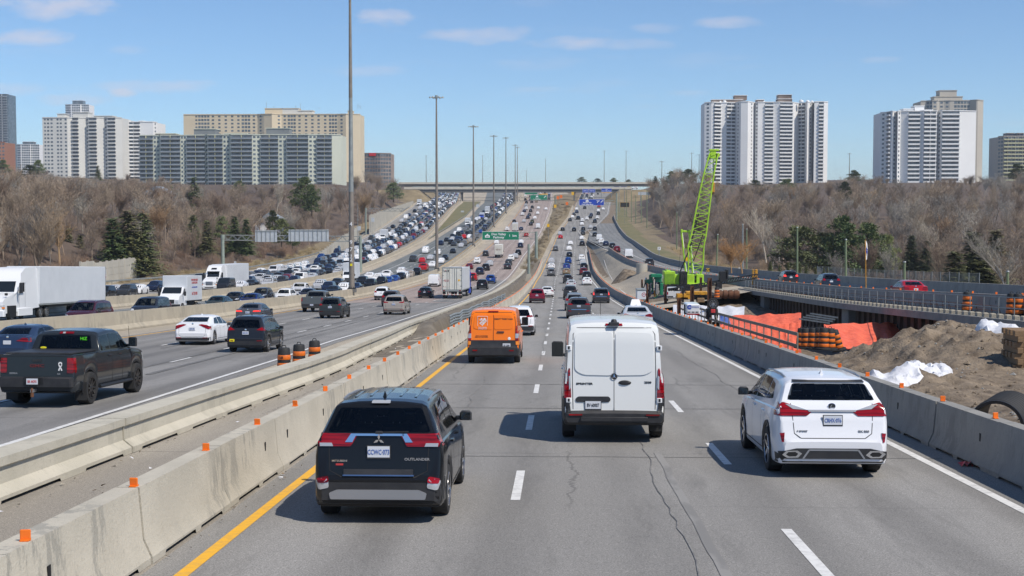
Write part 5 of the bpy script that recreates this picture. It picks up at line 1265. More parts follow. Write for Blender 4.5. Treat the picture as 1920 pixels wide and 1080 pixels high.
# ---------------------------------------------------------------- trucks
def wheels_at(t, spots, wr=.5, wd=1.15, rim='silver'):
    _, _, tm, rm = wheel_mesh(rim, False); k = wr/.35
    for x, y in spots:
        o = link('wheel', tm, t, (x, y, wr), (0,0,0 if x > 0 else PI)); o.scale = (wd, k, k); link('rim', rm, o)
def trailer(t, L=16.0, W=2.6, z0=1.15, z1=4.1, y0=-8.0, lettering=True):
    """box trailer whose doors are at y0"""
    A = lambda n, g, sm=30: g.obj(n, t, sm)
    g = Geo(); g.bbox(-W/2, W/2, y0, y0+L, z0, z1, .04, 'trailer_wall'); A('box_body', g)
    for sx in (-1, 1):
        d = Geo(); x0, x1 = sorted((sx*.03, sx*(W/2-.10))); d.bbox(x0, x1, y0-.035, y0+.02, z0+.08, z1-.12, .01, 'trailer_rear')
        dd = A('rear_door', d)
        for xx in (.35, .62):
            r_ = Geo(); r_.tube((sx*xx, y0-.07, z0+.1), (sx*xx, y0-.07, z1-.14), .022, n=6, m='galvanised'); r_.obj('lock_rod', dd)
        for zz in (z0+.5, z0+1.2, z0+1.9, z1-.4):
            h = Geo(); h.box(min(sx*(W/2-.22), sx*(W/2-.02)), max(sx*(W/2-.22), sx*(W/2-.02)), y0-.05, y0-.02, zz-.05, zz+.05, 'galvanised'); h.obj('hinge', dd)
    fr = Geo(); fr.box(-W/2, W/2, y0-.06, y0+.06, z1-.11, z1+.01, 'galvanised'); fr.box(-W/2, W/2, y0-.08, y0+.1, z0-.18, z0+.07, 'galvanised')
    for sx in (-1, 1): fr.box(min(sx*(W/2-.09), sx*W/2), max(sx*(W/2-.09), sx*W/2), y0-.05, y0+.05, z0+.07, z1-.11, 'galvanised')
    A('door_frame', fr)
    bar = Geo(); bar.box(-W/2+.05, W/2-.05, y0-.05, y0+.05, .50, .60, 'trailer_rear')
    for x in (-.75, .75): bar.box(x-.06, x+.06, y0-.04, y0+.04, .6, z0-.18, 'trailer_rear')
    for k in range(9):
        if k % 2 == 0: bar.box(-1.15+k*.26, -.95+k*.26, y0-.056, y0-.05, .52, .58, 'print_red')
    A('underride_bar', bar)
    for sx in (-1, 1):
        l = Geo(); l.box(min(sx*.95, sx*1.15), max(sx*.95, sx*1.15), y0-.10, y0-.08, z0-.12, z0-.0, 'lamp_red'); A('tail_light', l)
        m_ = Geo(); m_.box(min(sx*.62, sx*1.28), max(sx*.62, sx*1.28), y0+.62, y0+.64, .15, z0-.18, 'rubber'); A('mud_flap', m_)
    u = Geo(); u.box(-.5, .5, y0+.3, y0+L-1, z0-.35, z0-.02, 'steel_black'); u.box(-W/2, W/2, y0+.3, y0+L, z0-.10, z0+.02, 'galvanised'); A('underframe', u)
    wheels_at(t, [(sx*1.0, y0+yy) for sx in (-1, 1) for yy in (1.3, 2.6)])
def tractor(t, yf, kind=0, col='white_gloss', W=2.5):
    """sleeper tractor; front bumper at y=yf, facing +y"""
    A = lambda n, g, sm=35: g.obj(n, t, sm)
    g = Geo()                                           # hood, cab and raised sleeper as one side profile, widened by loft
    prof = [(yf-6.6,.9),(yf-6.6,3.85),(yf-6.2,4.05),(yf-4.2,3.98),(yf-3.3,3.55),(yf-2.95,2.98),(yf-2.35,2.10),(yf-.5,1.72),(yf-.08,1.45),(yf,.95),(yf-.02,.55)]
    n = len(prof); v = []
    for sx in (-1, 1):
        for y, z in prof:
            nar = 1.0 if y < yf-2.4 else .93-.10*(y-(yf-2.4))/2.4
            if z > 3.2: nar *= .90
            v.append((sx*W/2*nar, y, z))
    g.add(v, [tuple(range(n))[::-1] if 0 else tuple(range(n-1,-1,-1)), tuple(range(n, 2*n))] + [(i, (i+1)%n, n+(i+1)%n, n+i) for i in range(n)], col); A('cab', g)
    w_ = Geo(); w_.add([(-.98,yf-2.45,2.14),(.98,yf-2.45,2.14),(.92,yf-2.98,2.92),(-.92,yf-2.98,2.92)], [(3,2,1,0)], 'glass_tint')
    for p in range(4): x, y, z = w_.v[p]; w_.v[p] = (x, y+.09, z+.03)
    A('windshield', w_)
    if kind: s_ = Geo(); s_.bbox(-.95,.95,yf-2.95,yf-2.5,2.98,3.06,.02,'black_plastic'); s_.add([(-.45,yf-3.16+.06,3.40),(.45,yf-3.16+.06,3.40),(.42,yf-3.34+.09,3.60),(-.42,yf-3.34+.09,3.60)],[(3,2,1,0)],'glass_dark'); A('roof_window', s_)
    gr = Geo(); gr.box(-.55,.55,yf-.10,yf+.02,.80,1.48,'seam' if not kind else 'silver_trim')
    for k in range(5): gr.box(-.52,.52,yf+.02,yf+.03,.86+k*.12,.89+k*.12,'chrome' if kind else 'black_plastic')
    A('grille', gr)
    for sx in (-1, 1):
        sw_ = Geo(); x = sx*(W/2+.006); sw_.add([(x,yf-2.75,2.15),(x,yf-3.65,2.15),(x,yf-3.65,2.85),(x,yf-3.15,2.85)],[(0,1,2,3) if sx < 0 else (3,2,1,0)],'glass_dark'); A('side_window', sw_)
        dg = Geo()
        for yy in (yf-2.68, yf-3.78): dg.box(min(x,x+sx*.004), max(x,x+sx*.004), yy, yy+.02, 1.0, 2.9 if yy < yf-3 else 2.1, 'seam')
        A('panel_gap', dg)
        hl = Geo(); hl.bbox(min(sx*.70,sx*1.10), max(sx*.70,sx*1.10), yf-.36, yf-.02, .92, 1.25, .05, 'lamp_head'); h_ = A('headlight', hl); am = Geo(); am.box(min(sx*1.0,sx*1.12),max(sx*1.0,sx*1.12),yf-.30,yf-.005,.95,1.08,'lamp_amber'); am.obj('turn_signal', h_)
        m_ = Geo(); m_.bbox(min(sx*1.36,sx*1.62),max(sx*1.36,sx*1.62),yf-2.5,yf-2.35,2.05,2.85,.04,'black_plastic')
        for zz in (2.1,2.8): m_.tube((sx*1.2,yf-2.9,zz),(sx*1.45,yf-2.45,zz),.02,n=5,m='black_plastic')
        A('mirror', m_)
        hm = Geo(); hm.tube((sx*1.0,yf-.7,1.6),(sx*1.10,yf-.62,1.95),.015,n=5,m='black_plastic'); hm.bbox(min(sx*.99,sx*1.2),max(sx*.99,sx*1.2),yf-.70,yf-.55,1.92,2.10,.03,'black_plastic'); A('hood_mirror', hm)
        tk = Geo(); tk.bbox(min(sx*.80,sx*1.22),max(sx*.80,sx*1.22),yf-5.4,yf-2.6,.35,.95,.06,col); A('side_fairing', tk)
        ar = Geo(); ar.box(min(sx*.62,sx*1.265),max(sx*.62,sx*1.265),yf-2.05,yf-.85,.30,1.15,'seam'); A('wheel_well', ar)
    b = Geo(); b.bbox(-1.2,1.2,yf-.3,yf+.12,.38,.85,.06,col); b.box(-.7,.7,yf+.12,yf+.13,.46,.60,'black_plastic'); A('bumper', b)
    f_ = Geo(); f_.box(-.45,.45,yf-9.2,yf-6.3,.65,1.0,'steel_black'); f_.tube((-.95,yf-6.75,1.0),(-.95,yf-6.75,3.6),.08,n=8,m='chrome'); A('chassis', f_)
    wheels_at(t, [(sx*1.06, yf-1.45) for sx in (-1,1)] + [(sx*1.0, yf-yy) for sx in (-1,1) for yy in (7.2, 8.5)])
def semi(label, x, y, heading, kind=0, cabcol='white_gloss', rear=None, yaw=0.0):
    t = thing('semi_truck', label, 'truck')
    trailer(t, 15.5, 2.6, 1.15, 4.1, -11.0); tractor(t, 11.0, kind, cabcol)
    if rear: rear(t)
    yc = y + 10.5; t.scale = (.95,.95,.95)
    sl_ = math.atan((G(yc+6)-G(yc-6))/12); t.location = (x, yc, G(yc)+.02+abs(G(yc+9)+G(yc-9)-2*G(yc))*.25); t.rotation_euler = (sl_ if heading > 0 else -sl_, 0, yaw+(0 if heading > 0 else PI)); return t
def box_truck(label, x, y, heading, L=7.5, boxcol='trailer_wall', cabcol='white_gloss', H=3.4, extra=None, lod=0, name='box_truck'):
    t = thing(name, label, 'truck'); W = 2.3; A = lambda n, g, sm=30: g.obj(n, t, sm)
    b = Geo(); b.bbox(-W/2, W/2, -L/2, L/2-1.9, 1.0, H, .04, boxcol); A('cargo_box', b)
    fr = Geo(); fr.box(-W/2,W/2,-L/2-.03,-L/2+.03,.82,1.02,'galvanised'); fr.box(-W/2+.1,W/2-.1,-L/2-.02,-L/2+.02,1.08,H-.12,'trailer_rear'); fr.box(-W/2+.1,W/2-.1,-L/2-.1,-L/2,.45,.58,'steel_black')
    for k in range(6): fr.box(-W/2+.12,W/2-.12,-L/2-.026,-L/2-.02,1.3+k*.33,1.315+k*.33,'seam')
    A('rear_door', fr)
    c = Geo(); yf = L/2; prof = [(yf-2.3,.6),(yf-2.3,2.25),(yf-1.45,2.25),(yf-.85,1.62),(yf-.25,1.42),(yf,1.1),(yf,.5)]
    n = len(prof); v = [(sx*1.0*(1 if y < yf-.5 else .92), y, z) for sx in (-1,1) for y, z in prof]
    c.add(v, [tuple(range(n-1,-1,-1)), tuple(range(n,2*n))]+[(i,(i+1)%n,n+(i+1)%n,n+i) for i in range(n)], cabcol); A('cab', c)
    w_ = Geo(); w_.add([(-.88,yf-.90,1.68),(.88,yf-.90,1.68),(.82,yf-1.42,2.2),(-.82,yf-1.42,2.2)],[(3,2,1,0)],'glass_tint'); w_.v = [(x,y+.05,z+.03) for x,y,z in w_.v]; A('windshield', w_)
    gr = Geo(); gr.box(-.5,.5,yf-.05,yf+.012,.75,1.12,'black_plastic'); A('grille', gr); bm = Geo(); bm.bbox(-1.0,1.0,yf-.2,yf+.10,.42,.70,.04,'black_plastic'); A('bumper', bm)
    for sx in (-1,1):
        h = Geo(); h.bbox(min(sx*.58,sx*.90),max(sx*.58,sx*.90),yf-.2,yf+.02,.80,1.08,.03,'lamp_head'); A('headlight', h)
        s_ = Geo(); xs = sx*1.004; s_.add([(xs,yf-1.0,1.6),(xs,yf-1.85,1.6),(xs,yf-1.85,2.1),(xs,yf-1.42,2.1)],[(0,1,2,3) if sx < 0 else (3,2,1,0)],'glass_dark'); A('side_window', s_)
        m_ = Geo(); m_.bbox(min(sx*1.08,sx*1.30),max(sx*1.08,sx*1.30),yf-1.1,yf-1.0,1.45,1.85,.03,'black_plastic'); m_.tube((sx*1.0,yf-1.1,1.6),(sx*1.12,yf-1.05,1.65),.02,n=5,m='black_plastic'); A('mirror', m_)
        l = Geo(); l.box(min(sx*.85,sx*1.05),max(sx*.85,sx*1.05),-L/2-.05,-L/2-.03,.86,.97,'lamp_red'); A('tail_light', l)
    u = Geo(); u.box(-.5,.5,-L/2+.2,L/2-1,.55,1.0,'steel_black'); A('chassis', u)
    wheels_at(t, [(sx*.95,-L/2+1.5) for sx in (-1,1)]+[(sx*.92,yf-.95) for sx in (-1,1)], .40, 1.2)
    if extra: extra(t, L, W, H)
    sl_ = math.atan((G(y+3)-G(y-3))/6); yc = y+L/2-(1.5 if heading > 0 else .95)
    t.location = (x, yc, G(yc)+.02); t.scale = (.95,.95,.95); t.rotation_euler = (sl_ if heading > 0 else -sl_, 0, 0 if heading > 0 else PI); return t
def rear_marks(t):
    y = -11.0-.045
    text('door_lettering', 'Cavill', .42, t, (-.86, y, 3.62), (R(90),0,0), 'print_black', bold=.006); g = Geo(); g.lathe([(0,-.002),(.055,0)],10,'print_red','Y',(-.86,y-.006,3.66)); g.obj('logo_dot', t)
    text('door_lettering', 'RIDE WITH\nTHE BEST', .14, t, (-.72, y, 2.35), (R(90),0,0), 'print_red', bold=.002); text('door_lettering', 'CALL US', .12, t, (-1.0, y, 1.55), (R(90),0,0), 'print_red')
    s = Geo(); s.box(.78,1.02,y-.006,y,2.30,2.52,'sign_yellow'); s.obj('placard', t); s = Geo(); s.box(.80,1.02,y-.006,y,1.82,2.2,'print_white'); s.box(.83,.99,y-.009,y-.006,1.86,1.99,'trailer_rear'); s.box(.83,.99,y-.009,y-.006,2.03,2.16,'trailer_rear'); s.obj('placard', t)
x, y = P(849, 560); semi('white box semi-trailer seen from behind with red door lettering', x, y-1.2, 1, 0, 'sign_blue', rear_marks)
semi('white semi truck with tall trailer facing camera at the far left edge', -39.6, 93, -1, 0)
semi('white sleeper truck with roof window facing camera beside the sign gantry post', -52.5, 203, -1, 1)
def uh(t, L, W, H):
    for k, (tx, z, sz, m) in enumerate((('TRANS WORLD FREIGHT\n& LOGISTICS SERVICE', 2.75, .26, 'print_red'), ('LOCAL AND LONG DISTANCE', 2.2, .17, 'sign_blue'), ('647 728 9700', 1.6, .42, 'print_red'))):
        text('side_lettering', tx, sz, t, (-W/2-.012, -.9, z), (R(90),0,R(-90)), m, sx=.8, bold=.004)
box_truck('white cube truck with red side lettering facing the camera', -33.6, 117, -1, 7.2, extra=uh, H=3.3)
box_truck('white box truck facing camera just behind the tall light mast', -37.2, 240, -1, 8.2, H=3.9)
def ug(t, L, W, H):
    text('door_lettering', 'READY & SET\nDELIVERY', .26, t, (0, -L/2-.03, 2.4), (R(90),0,0), 'print_brown', bold=.004)
x, y = P(935, 483.3); box_truck('cream box truck with faded door lettering in the middle of left carriageway', x, y, 1, 8, 'trailer_rear', H=3.8, extra=ug)
x, y = P(965.5, 436); box_truck('white box truck far up the left carriageway behind the green sign', x, y, 1, 8.5, H=3.9)
x, y = P(717, 452); box_truck('white straight truck with refrigeration unit in the crowded far-left carriageway', x, y, -1, 9, H=4.0)
x, y = P(876, 425); box_truck('white truck with red cab stripe facing camera beside grass median', x, y, -1, 8, cabcol='white_gloss', H=3.6)
x, y = P(903, 411); box_truck('bright blue truck cab facing camera in the oncoming carriageway', x, y, -1, 7, 'trailer_wall', 'sign_blue', 3.0)
x, y = P(913, 403); box_truck('white truck with red box edge behind the blue truck', x, y, -1, 9, H=4.1)
x, y = P(785, 386); box_truck('white truck on the outer lane far up the left hill', x, y, -1, 8, H=3.8)
x, y = P(798, 377); box_truck('second white truck high on the left hill near overpass', x, y, -1, 8, H=3.8)
# ---------------------------------------------------------------- traffic, mid distance: full little cars, copied
PROTO = {}
def proto(kind, lampkey=''):
    k = kind + lampkey
    if k not in PROTO:
        s = cp(kind, mirmat='paint', lampmat='lamp_lit' if lampkey else 'lamp_red')
        if kind == 'suv': s.update(rails=False)
        t = make_vehicle({'suv':'suv','sedan':'sedan','minivan':'minivan','pickup':'pickup_truck','cargo':'van'}[kind], '', kind, s, WHT, 1); kids(t); PROTO[k] = [t, s, False]
    return PROTO[k]
CAT = {'suv':'suv','sedan':'sedan','minivan':'minivan','pickup':'pickup truck','cargo':'van'}
CN = [('white', WHT, 17), ('white', (.60,.61,.64), 6), ('black', BLK, 20), ('black', (.018,.02,.024), 8), ('dark grey', DGR, 12), ('grey', GRY, 13), ('silver', SIL, 9), ('navy', NAV, 9), ('blue', (.012,.04,.15), 3), ('red', RED, 2), ('dark red', DRD, 2), ('beige', BEI, 1)]
rt = random.Random(11)
def pick(): return rt.choices([(a, b) for a, b, c in CN], [c for a, b, c in CN])[0]
KW = {'suv':'crossover','sedan':'sedan','minivan':'minivan','pickup':'pickup truck','cargo':'panel van'}
taken = []
far_kinds = {}
def far_proto(kind, heading):
    if kind not in far_kinds:
        g = far_mesh(cp(kind, rails=False)); far_kinds[kind] = (g, g.mesh({'suv':'suv','sedan':'sedan','minivan':'minivan','pickup':'pickup_truck','cargo':'van'}[kind], 32))
    return far_kinds[kind]
stuff_traffic = {}
count = {'n': 0}
def free(x, y, L=5.2, wd=1.7):
    for (a, b) in taken:
        if abs(a-x) < wd and abs(b-y) < L+.8: return False
    return True
def car(x, y, heading, kind=None, colr=None, el=0.0, where='', group='', check=True, single=True, lit=False):
    if check and not free(x, y): return None
    taken.append((x, y)); count['n'] += 1
    kind = kind or rt.choices(['suv','sedan','minivan','pickup','cargo'], [46,36,7,8,3])[0]
    cn, c = pick() if colr is None else colr
    lab = f"{cn} {KW[kind]} {where}" + ('' if 'far-left' not in where else ' before the two-panel gantry' if y < 296 else ' past the two-panel gantry' if y < 400 else ' below the second gantry')
    if y < 330:
        p = proto(kind, 'lit' if lit else ''); src, s = p[0], p[1]
        if not p[2]: t = src; p[2] = True; setcol(t, c)
        else: t = copy_tree(src, None, c)
        t['label'] = lab; t['category'] = CAT[kind]; t['group'] = group
    else:
        s = TY[kind]; g, me = far_proto(kind, heading)
        if single:
            t = link(me.name, me, None, col=c, label=lab, category=CAT[kind], group=group)
        else:
            stuff_traffic.setdefault(cn, []).append((kind, x, y, heading, el, c)); return None
    settle(t, x, y, heading, s, el, rt.uniform(-.012, .012)); return t
W_, K_, N_, U_, G_, S_, R_, D_ = ('white',WHT),('black',BLK),('navy',NAV),('blue',BLU),('grey',GRY),('silver',SIL),('red',RED),('dark grey',DGR)
own = ('driving away between the yellow line and right barrier', 'traffic moving away ahead of the panel van')
lst = [(1041.5,470.7,'suv',G_),(1069.6,459.6,'sedan',W_),(1091.4,461,'suv',K_),(1067,470,'sedan',W_),(1067.7,481.9,'sedan',K_),(1090.8,489,'suv',W_),(1065.5,494.4,'suv',U_),(1033.6,494,'sedan',S_),(1033.6,504,'sedan',W_),
 (1033.3,517.9,'suv',G_),(1062.5,504.8,'sedan',U_),(1062,515,'sedan',('tan',TAN)),(1093,497,'sedan',S_),(1094.8,506,'suv',K_),(1094,516,'suv',('dark red',DRD)),(1064.7,531.5,'suv',D_),(1100,524,'suv',K_),(1100.3,535,'sedan',W_),(1070.7,541,'sedan',S_),(1069,559.6,'suv',D_),
 (1055,432.8,'sedan',K_),(1051,447.6,'sedan',R_),(1050,441,'sedan',S_),(1076.4,434,'suv',K_),(1091,450,'sedan',W_),(1093,441,'suv',D_),(1093.7,433,'suv',K_),(1068.7,415,'sedan',K_),(1073.4,409,'sedan',W_),(1084,411.8,'minivan',K_),(1092,416,'suv',W_),(1091,422.6,'sedan',W_),
 (1100.5,413,'suv',W_),(1106.6,409.7,'sedan',K_),(1115.4,418,'suv',K_),(1120,411,'suv',W_),(1122,403,'suv',K_),(1107.3,428.7,'sedan',S_),(1081,394,'sedan',W_),(1081.6,399.6,'sedan',N_),(1076.4,404,'sedan',D_),(1096.5,392,'suv',K_),(1108.6,406,'suv',N_),(1122,397,'sedan',W_),(1122.9,389.4,'suv',R_),(1131,394,'sedan',W_),
 (1100.5,371,'sedan',K_),(1106,373,'sedan',K_),(1112,368,'sedan',W_),(1092,368,'sedan',D_),(1121,365,'sedan',K_),(1146,367,'sedan',W_),(1153,366,'sedan',W_)]
for px, py, k, c in lst:
    x, y = P(px, py); car(x, y, 1, k, c, 0, *own, check=False)
rampw = ('driving away on the raised ramp right of the gore', 'traffic on the right-hand ramp')
for px, py, k, c in [(1115.4,430,'suv',K_),(1115.4,441.6,'suv',K_),(1123.5,449,'cargo',W_),(1127.6,456.5,'suv',W_),(1136,461,'sedan',N_),(1148,467,'suv',K_),(1156.7,473,'suv',('dark red',DRD)),(1179,484,'cargo',W_)]:
    x, y = P(px, py, 2.9); x2, y2 = P(px, py, EL(y)); car(x2, y2, 1, k, c, EL(y2), *rampw, check=False)
car(XA(1218, 258), 258, 1, 'suv', D_, EL(258), *rampw, check=False)
leftw = ('driving away on the reddish carriageway left of median', 'traffic driving away left of the median')
lst = [(813,537.5,'cargo',W_),(904,543,'suv',K_),(920,532,'suv',U_),(886,527,'suv',R_),(899.5,515,'suv',N_),(911,507.6,'suv',K_),(918,499,'sedan',S_),(894.6,494.5,'suv',W_),(880,505,'sedan',('dark red',DRD)),(910.5,480.5,'suv',D_),(931,458,'sedan',W_),(951.5,505,'sedan',D_),(953.6,496.5,'sedan',D_),
 (958,489,'suv',W_),(966,484.7,'sedan',S_),(971.7,478.5,'suv',K_),(975.8,464.6,'suv',N_),(977,457,'sedan',W_),(986.5,444,'suv',R_),(951,433,'suv',W_),(977,432,'sedan',N_),(964,418.5,'suv',K_),(982.4,417,'sedan',S_),(995.3,423,'sedan',K_),(1008.8,428.7,'cargo',W_),(998,418.5,'suv',('olive',(.06,.065,.03))),
 (1002.7,411,'sedan',W_),(989.6,410.4,'suv',N_),(992.6,405,'sedan',D_),(979.7,404.3,'suv',W_),(1008,402,'sedan',W_),(995,398,'suv',K_),(983,398,'sedan',N_),(987,393,'suv',W_),(998,391,'suv',K_),(1009.5,392,'sedan',W_),(1023.7,394,'sedan',W_),(986,387,'suv',S_),(987,382,'suv',K_),(997,381,'suv',K_),(985,376,'suv',K_),(995,376,'suv',N_),(1006,380,'suv',('tan',TAN)),(985,369,'suv',W_),(994,370,'suv',K_),(984,364,'suv',S_),(992,364,'suv',K_)]
for px, py, k, c in lst:
    x, y = P(px, py); car(x, y, 1, k, c, 0, *leftw, check=False)
onw = ('facing camera on oncoming lanes behind the tan barrier', 'oncoming traffic behind the tall tan barrier')
for px, X, k, c in [(611,-33.4,'suv',N_),(620,-29.9,'sedan',K_),(640,-29.9,'suv',W_),(628,-37,'sedan',K_),(662,-29.9,'sedan',N_),(676,-33.4,'suv',K_),(691,-29.9,'suv',K_),(712,-29.9,'suv',K_),(725,-29.9,'sedan',U_),(737,-29.9,'sedan',U_),(749,-29.9,'suv',K_),(756,-29.9,'suv',W_),(766,-29.9,'suv',('beige',BEI)),(780,-29.9,'suv',K_),(705,-33.4,'suv',W_),(690,-37,'sedan',W_),(722,-33.4,'pickup',W_),(595,-37,'suv',S_),(750,-33.4,'suv',W_)]:
    y = X*F/(px-1046); car(X, y, -1, k, c, 0, *onw, check=False)
for px, py, k, c in [(792.5,509,'pickup',R_),(791,493,'sedan',R_),(810,501,'sedan',W_),(806,487.5,'sedan',S_),(826.5,494,'sedan',W_),(834,487.5,'sedan',K_),(797,475.5,'cargo',W_),(820,478,'suv',W_),(848.8,475,'sedan',K_),(864,464,'sedan',S_),(845,458,'suv',K_),(826,460,'suv',N_),(874.5,457.6,'sedan',('tan',TAN)),(773.7,491,'minivan',D_),
    (837,453,'sedan',K_),(847.7,445.6,'sedan',K_),(846,458.5,'suv',K_),(857,451,'sedan',N_),(853.8,441.6,'suv',W_),(860.6,435.5,'pickup',W_),(893.7,442,'suv',G_),(900.5,437.5,'sedan',U_),(879.5,448,'suv',W_),(876,443,'pickup',K_),(890,432,'suv',N_)]:
    x, y = P(px, py); car(x, y, -1, k, c, 0, *onw, check=False)
# the jams: fill the lanes at random
for j in range(3):                                     # oncoming express lanes beyond 430 m
    y = 440 + rt.uniform(0, 8)
    while y < 1120:
        xr = WXR(y) - 1.9 - 3.65*j
        if WXL(y) < xr-1: car(xr+rt.uniform(-.3,.3), y, -1, None, None, 0, *onw, single=(y < 780))
        y += rt.uniform(7.6, 11.5) if y > 640 else rt.uniform(9, 19)
jamw = ('facing camera in far-left carriageway', 'jammed traffic in the far-left carriageway')
for px, py, k, c in [(385,545,'suv',W_),(357,552,'sedan',D_),(345,548,'suv',K_),(398,543,'suv',K_),(501,540,'minivan',S_),(526.7,535,'suv',D_),(560,532,'cargo',W_),(583,525,'sedan',S_),(600,524,'sedan',W_),(549,535,'suv',N_),(632,517,'minivan',S_),(190,560,'suv',K_),(206,558,'suv',N_),(232,556,'suv',D_),(255,552,'sedan',W_),(683,500,'suv',K_),(702,491,'sedan',W_),(630,471,'suv',N_)]:
    x, y = P(px, py); car(x, y, -1, k, c, 0, *jamw, check=True)
jam = []
for j in range(5):
    y = 176 + rt.uniform(0, 9) + (60 if j == 4 else 0)
    while y < 1260:
        n = min(5, int((WCR(y)-WCL(y)-1.0)/3.6))
        if j < n or (j == 4 and y < 500):
            jam.append((y, j))
        y += rt.uniform(7.6, 10.2) if j < 4 else (rt.uniform(16, 60) if y < 700 else rt.uniform(8, 12))
jam.sort()
for y, j in jam:
    if rt.random() < .05: continue
    xr = WCR(y) - 2.0 - 3.6*j
    car(xr+rt.uniform(-.35,.35), y, -1, None, None, 0, *jamw, single=(y < 560))
for j in range(3):                                     # far beyond the signs, moving away
    y = 905 + rt.uniform(0, 20)
    while y < 1200:
        car(YEL(y)+2+3.6*j, y, 1, None, None, 0, *own, single=False); car(EW(y)-2-3.6*j, y+4, 1, None, None, 0, *leftw, single=False); y += rt.uniform(14, 26)
for cn, L_ in stuff_traffic.items():
    ge = Geo(); mats = {}
    for kind, x, y, hd, el, c in L_:
        q = far_kinds[kind][0]; s = TY[kind]; yc = y+s['L']/2-.9; sl_ = math.atan((G(yc+1)-G(yc-1))/2)
        ge.join(q, Matrix.Translation((x, yc, G(yc)+el+.018)) @ Matrix.Rotation(0 if hd > 0 else PI, 4, 'Z') @ Matrix.Rotation(sl_ if hd > 0 else -sl_, 4, 'X'))
    o = ge.obj('distant_traffic', None, 32, label='%s vehicles packed together under and beyond the overpass' % cn, kind='stuff', category='traffic'); o.color = (*L_[0][5], 1)
print('cars', count['n'], 'stuff', sum(len(v) for v in stuff_traffic.values()))
for k, p in PROTO.items():
    if not p[2]:
        for o in KR(p[0]) + [p[0]]: bpy.data.objects.remove(o)
# ---------------------------------------------------------------- buildings
M('bld_white', (.84,.835,.82), .7, c2=(.78,.775,.76), scale=.05)
M('bld_offwhite', (.68,.67,.62), .7, c2=(.62,.61,.57), scale=.05)
M('bld_beige', (.70,.59,.42), .75, c2=(.63,.53,.37), scale=.05)
M('bld_grey', (.20,.215,.22), .7, c2=(.16,.17,.18), scale=.06)
M('bld_green', (.62,.64,.53), .7, c2=(.56,.58,.48), scale=.06)
M('parapet', (.60,.56,.47), .8, c2=(.52,.48,.40), scale=.3); M('bld_brown', (.36,.28,.23), .8, c2=(.12,.08,.06), scale=.06)
M('bld_brick', (.33,.15,.09), .8); M('bld_navy', (.03,.03,.055), .5)
M('bld_tan', (.50,.46,.39), .75, c2=(.45,.41,.35), scale=.05)
M('bld_glass', (.06,.085,.11), .15, spec=.6, c2=(.15,.18,.21), scale=.35, lo=.45, hi=.6)
M('bld_recess', (.17,.185,.205), .5, c2=(.10,.11,.125), scale=.3, lo=.4, hi=.6)
M('bld_rail', (.30,.34,.37), .4, c2=(.24,.27,.30), scale=.2)
M('bld_rail_yellow', (.50,.49,.30), .6)
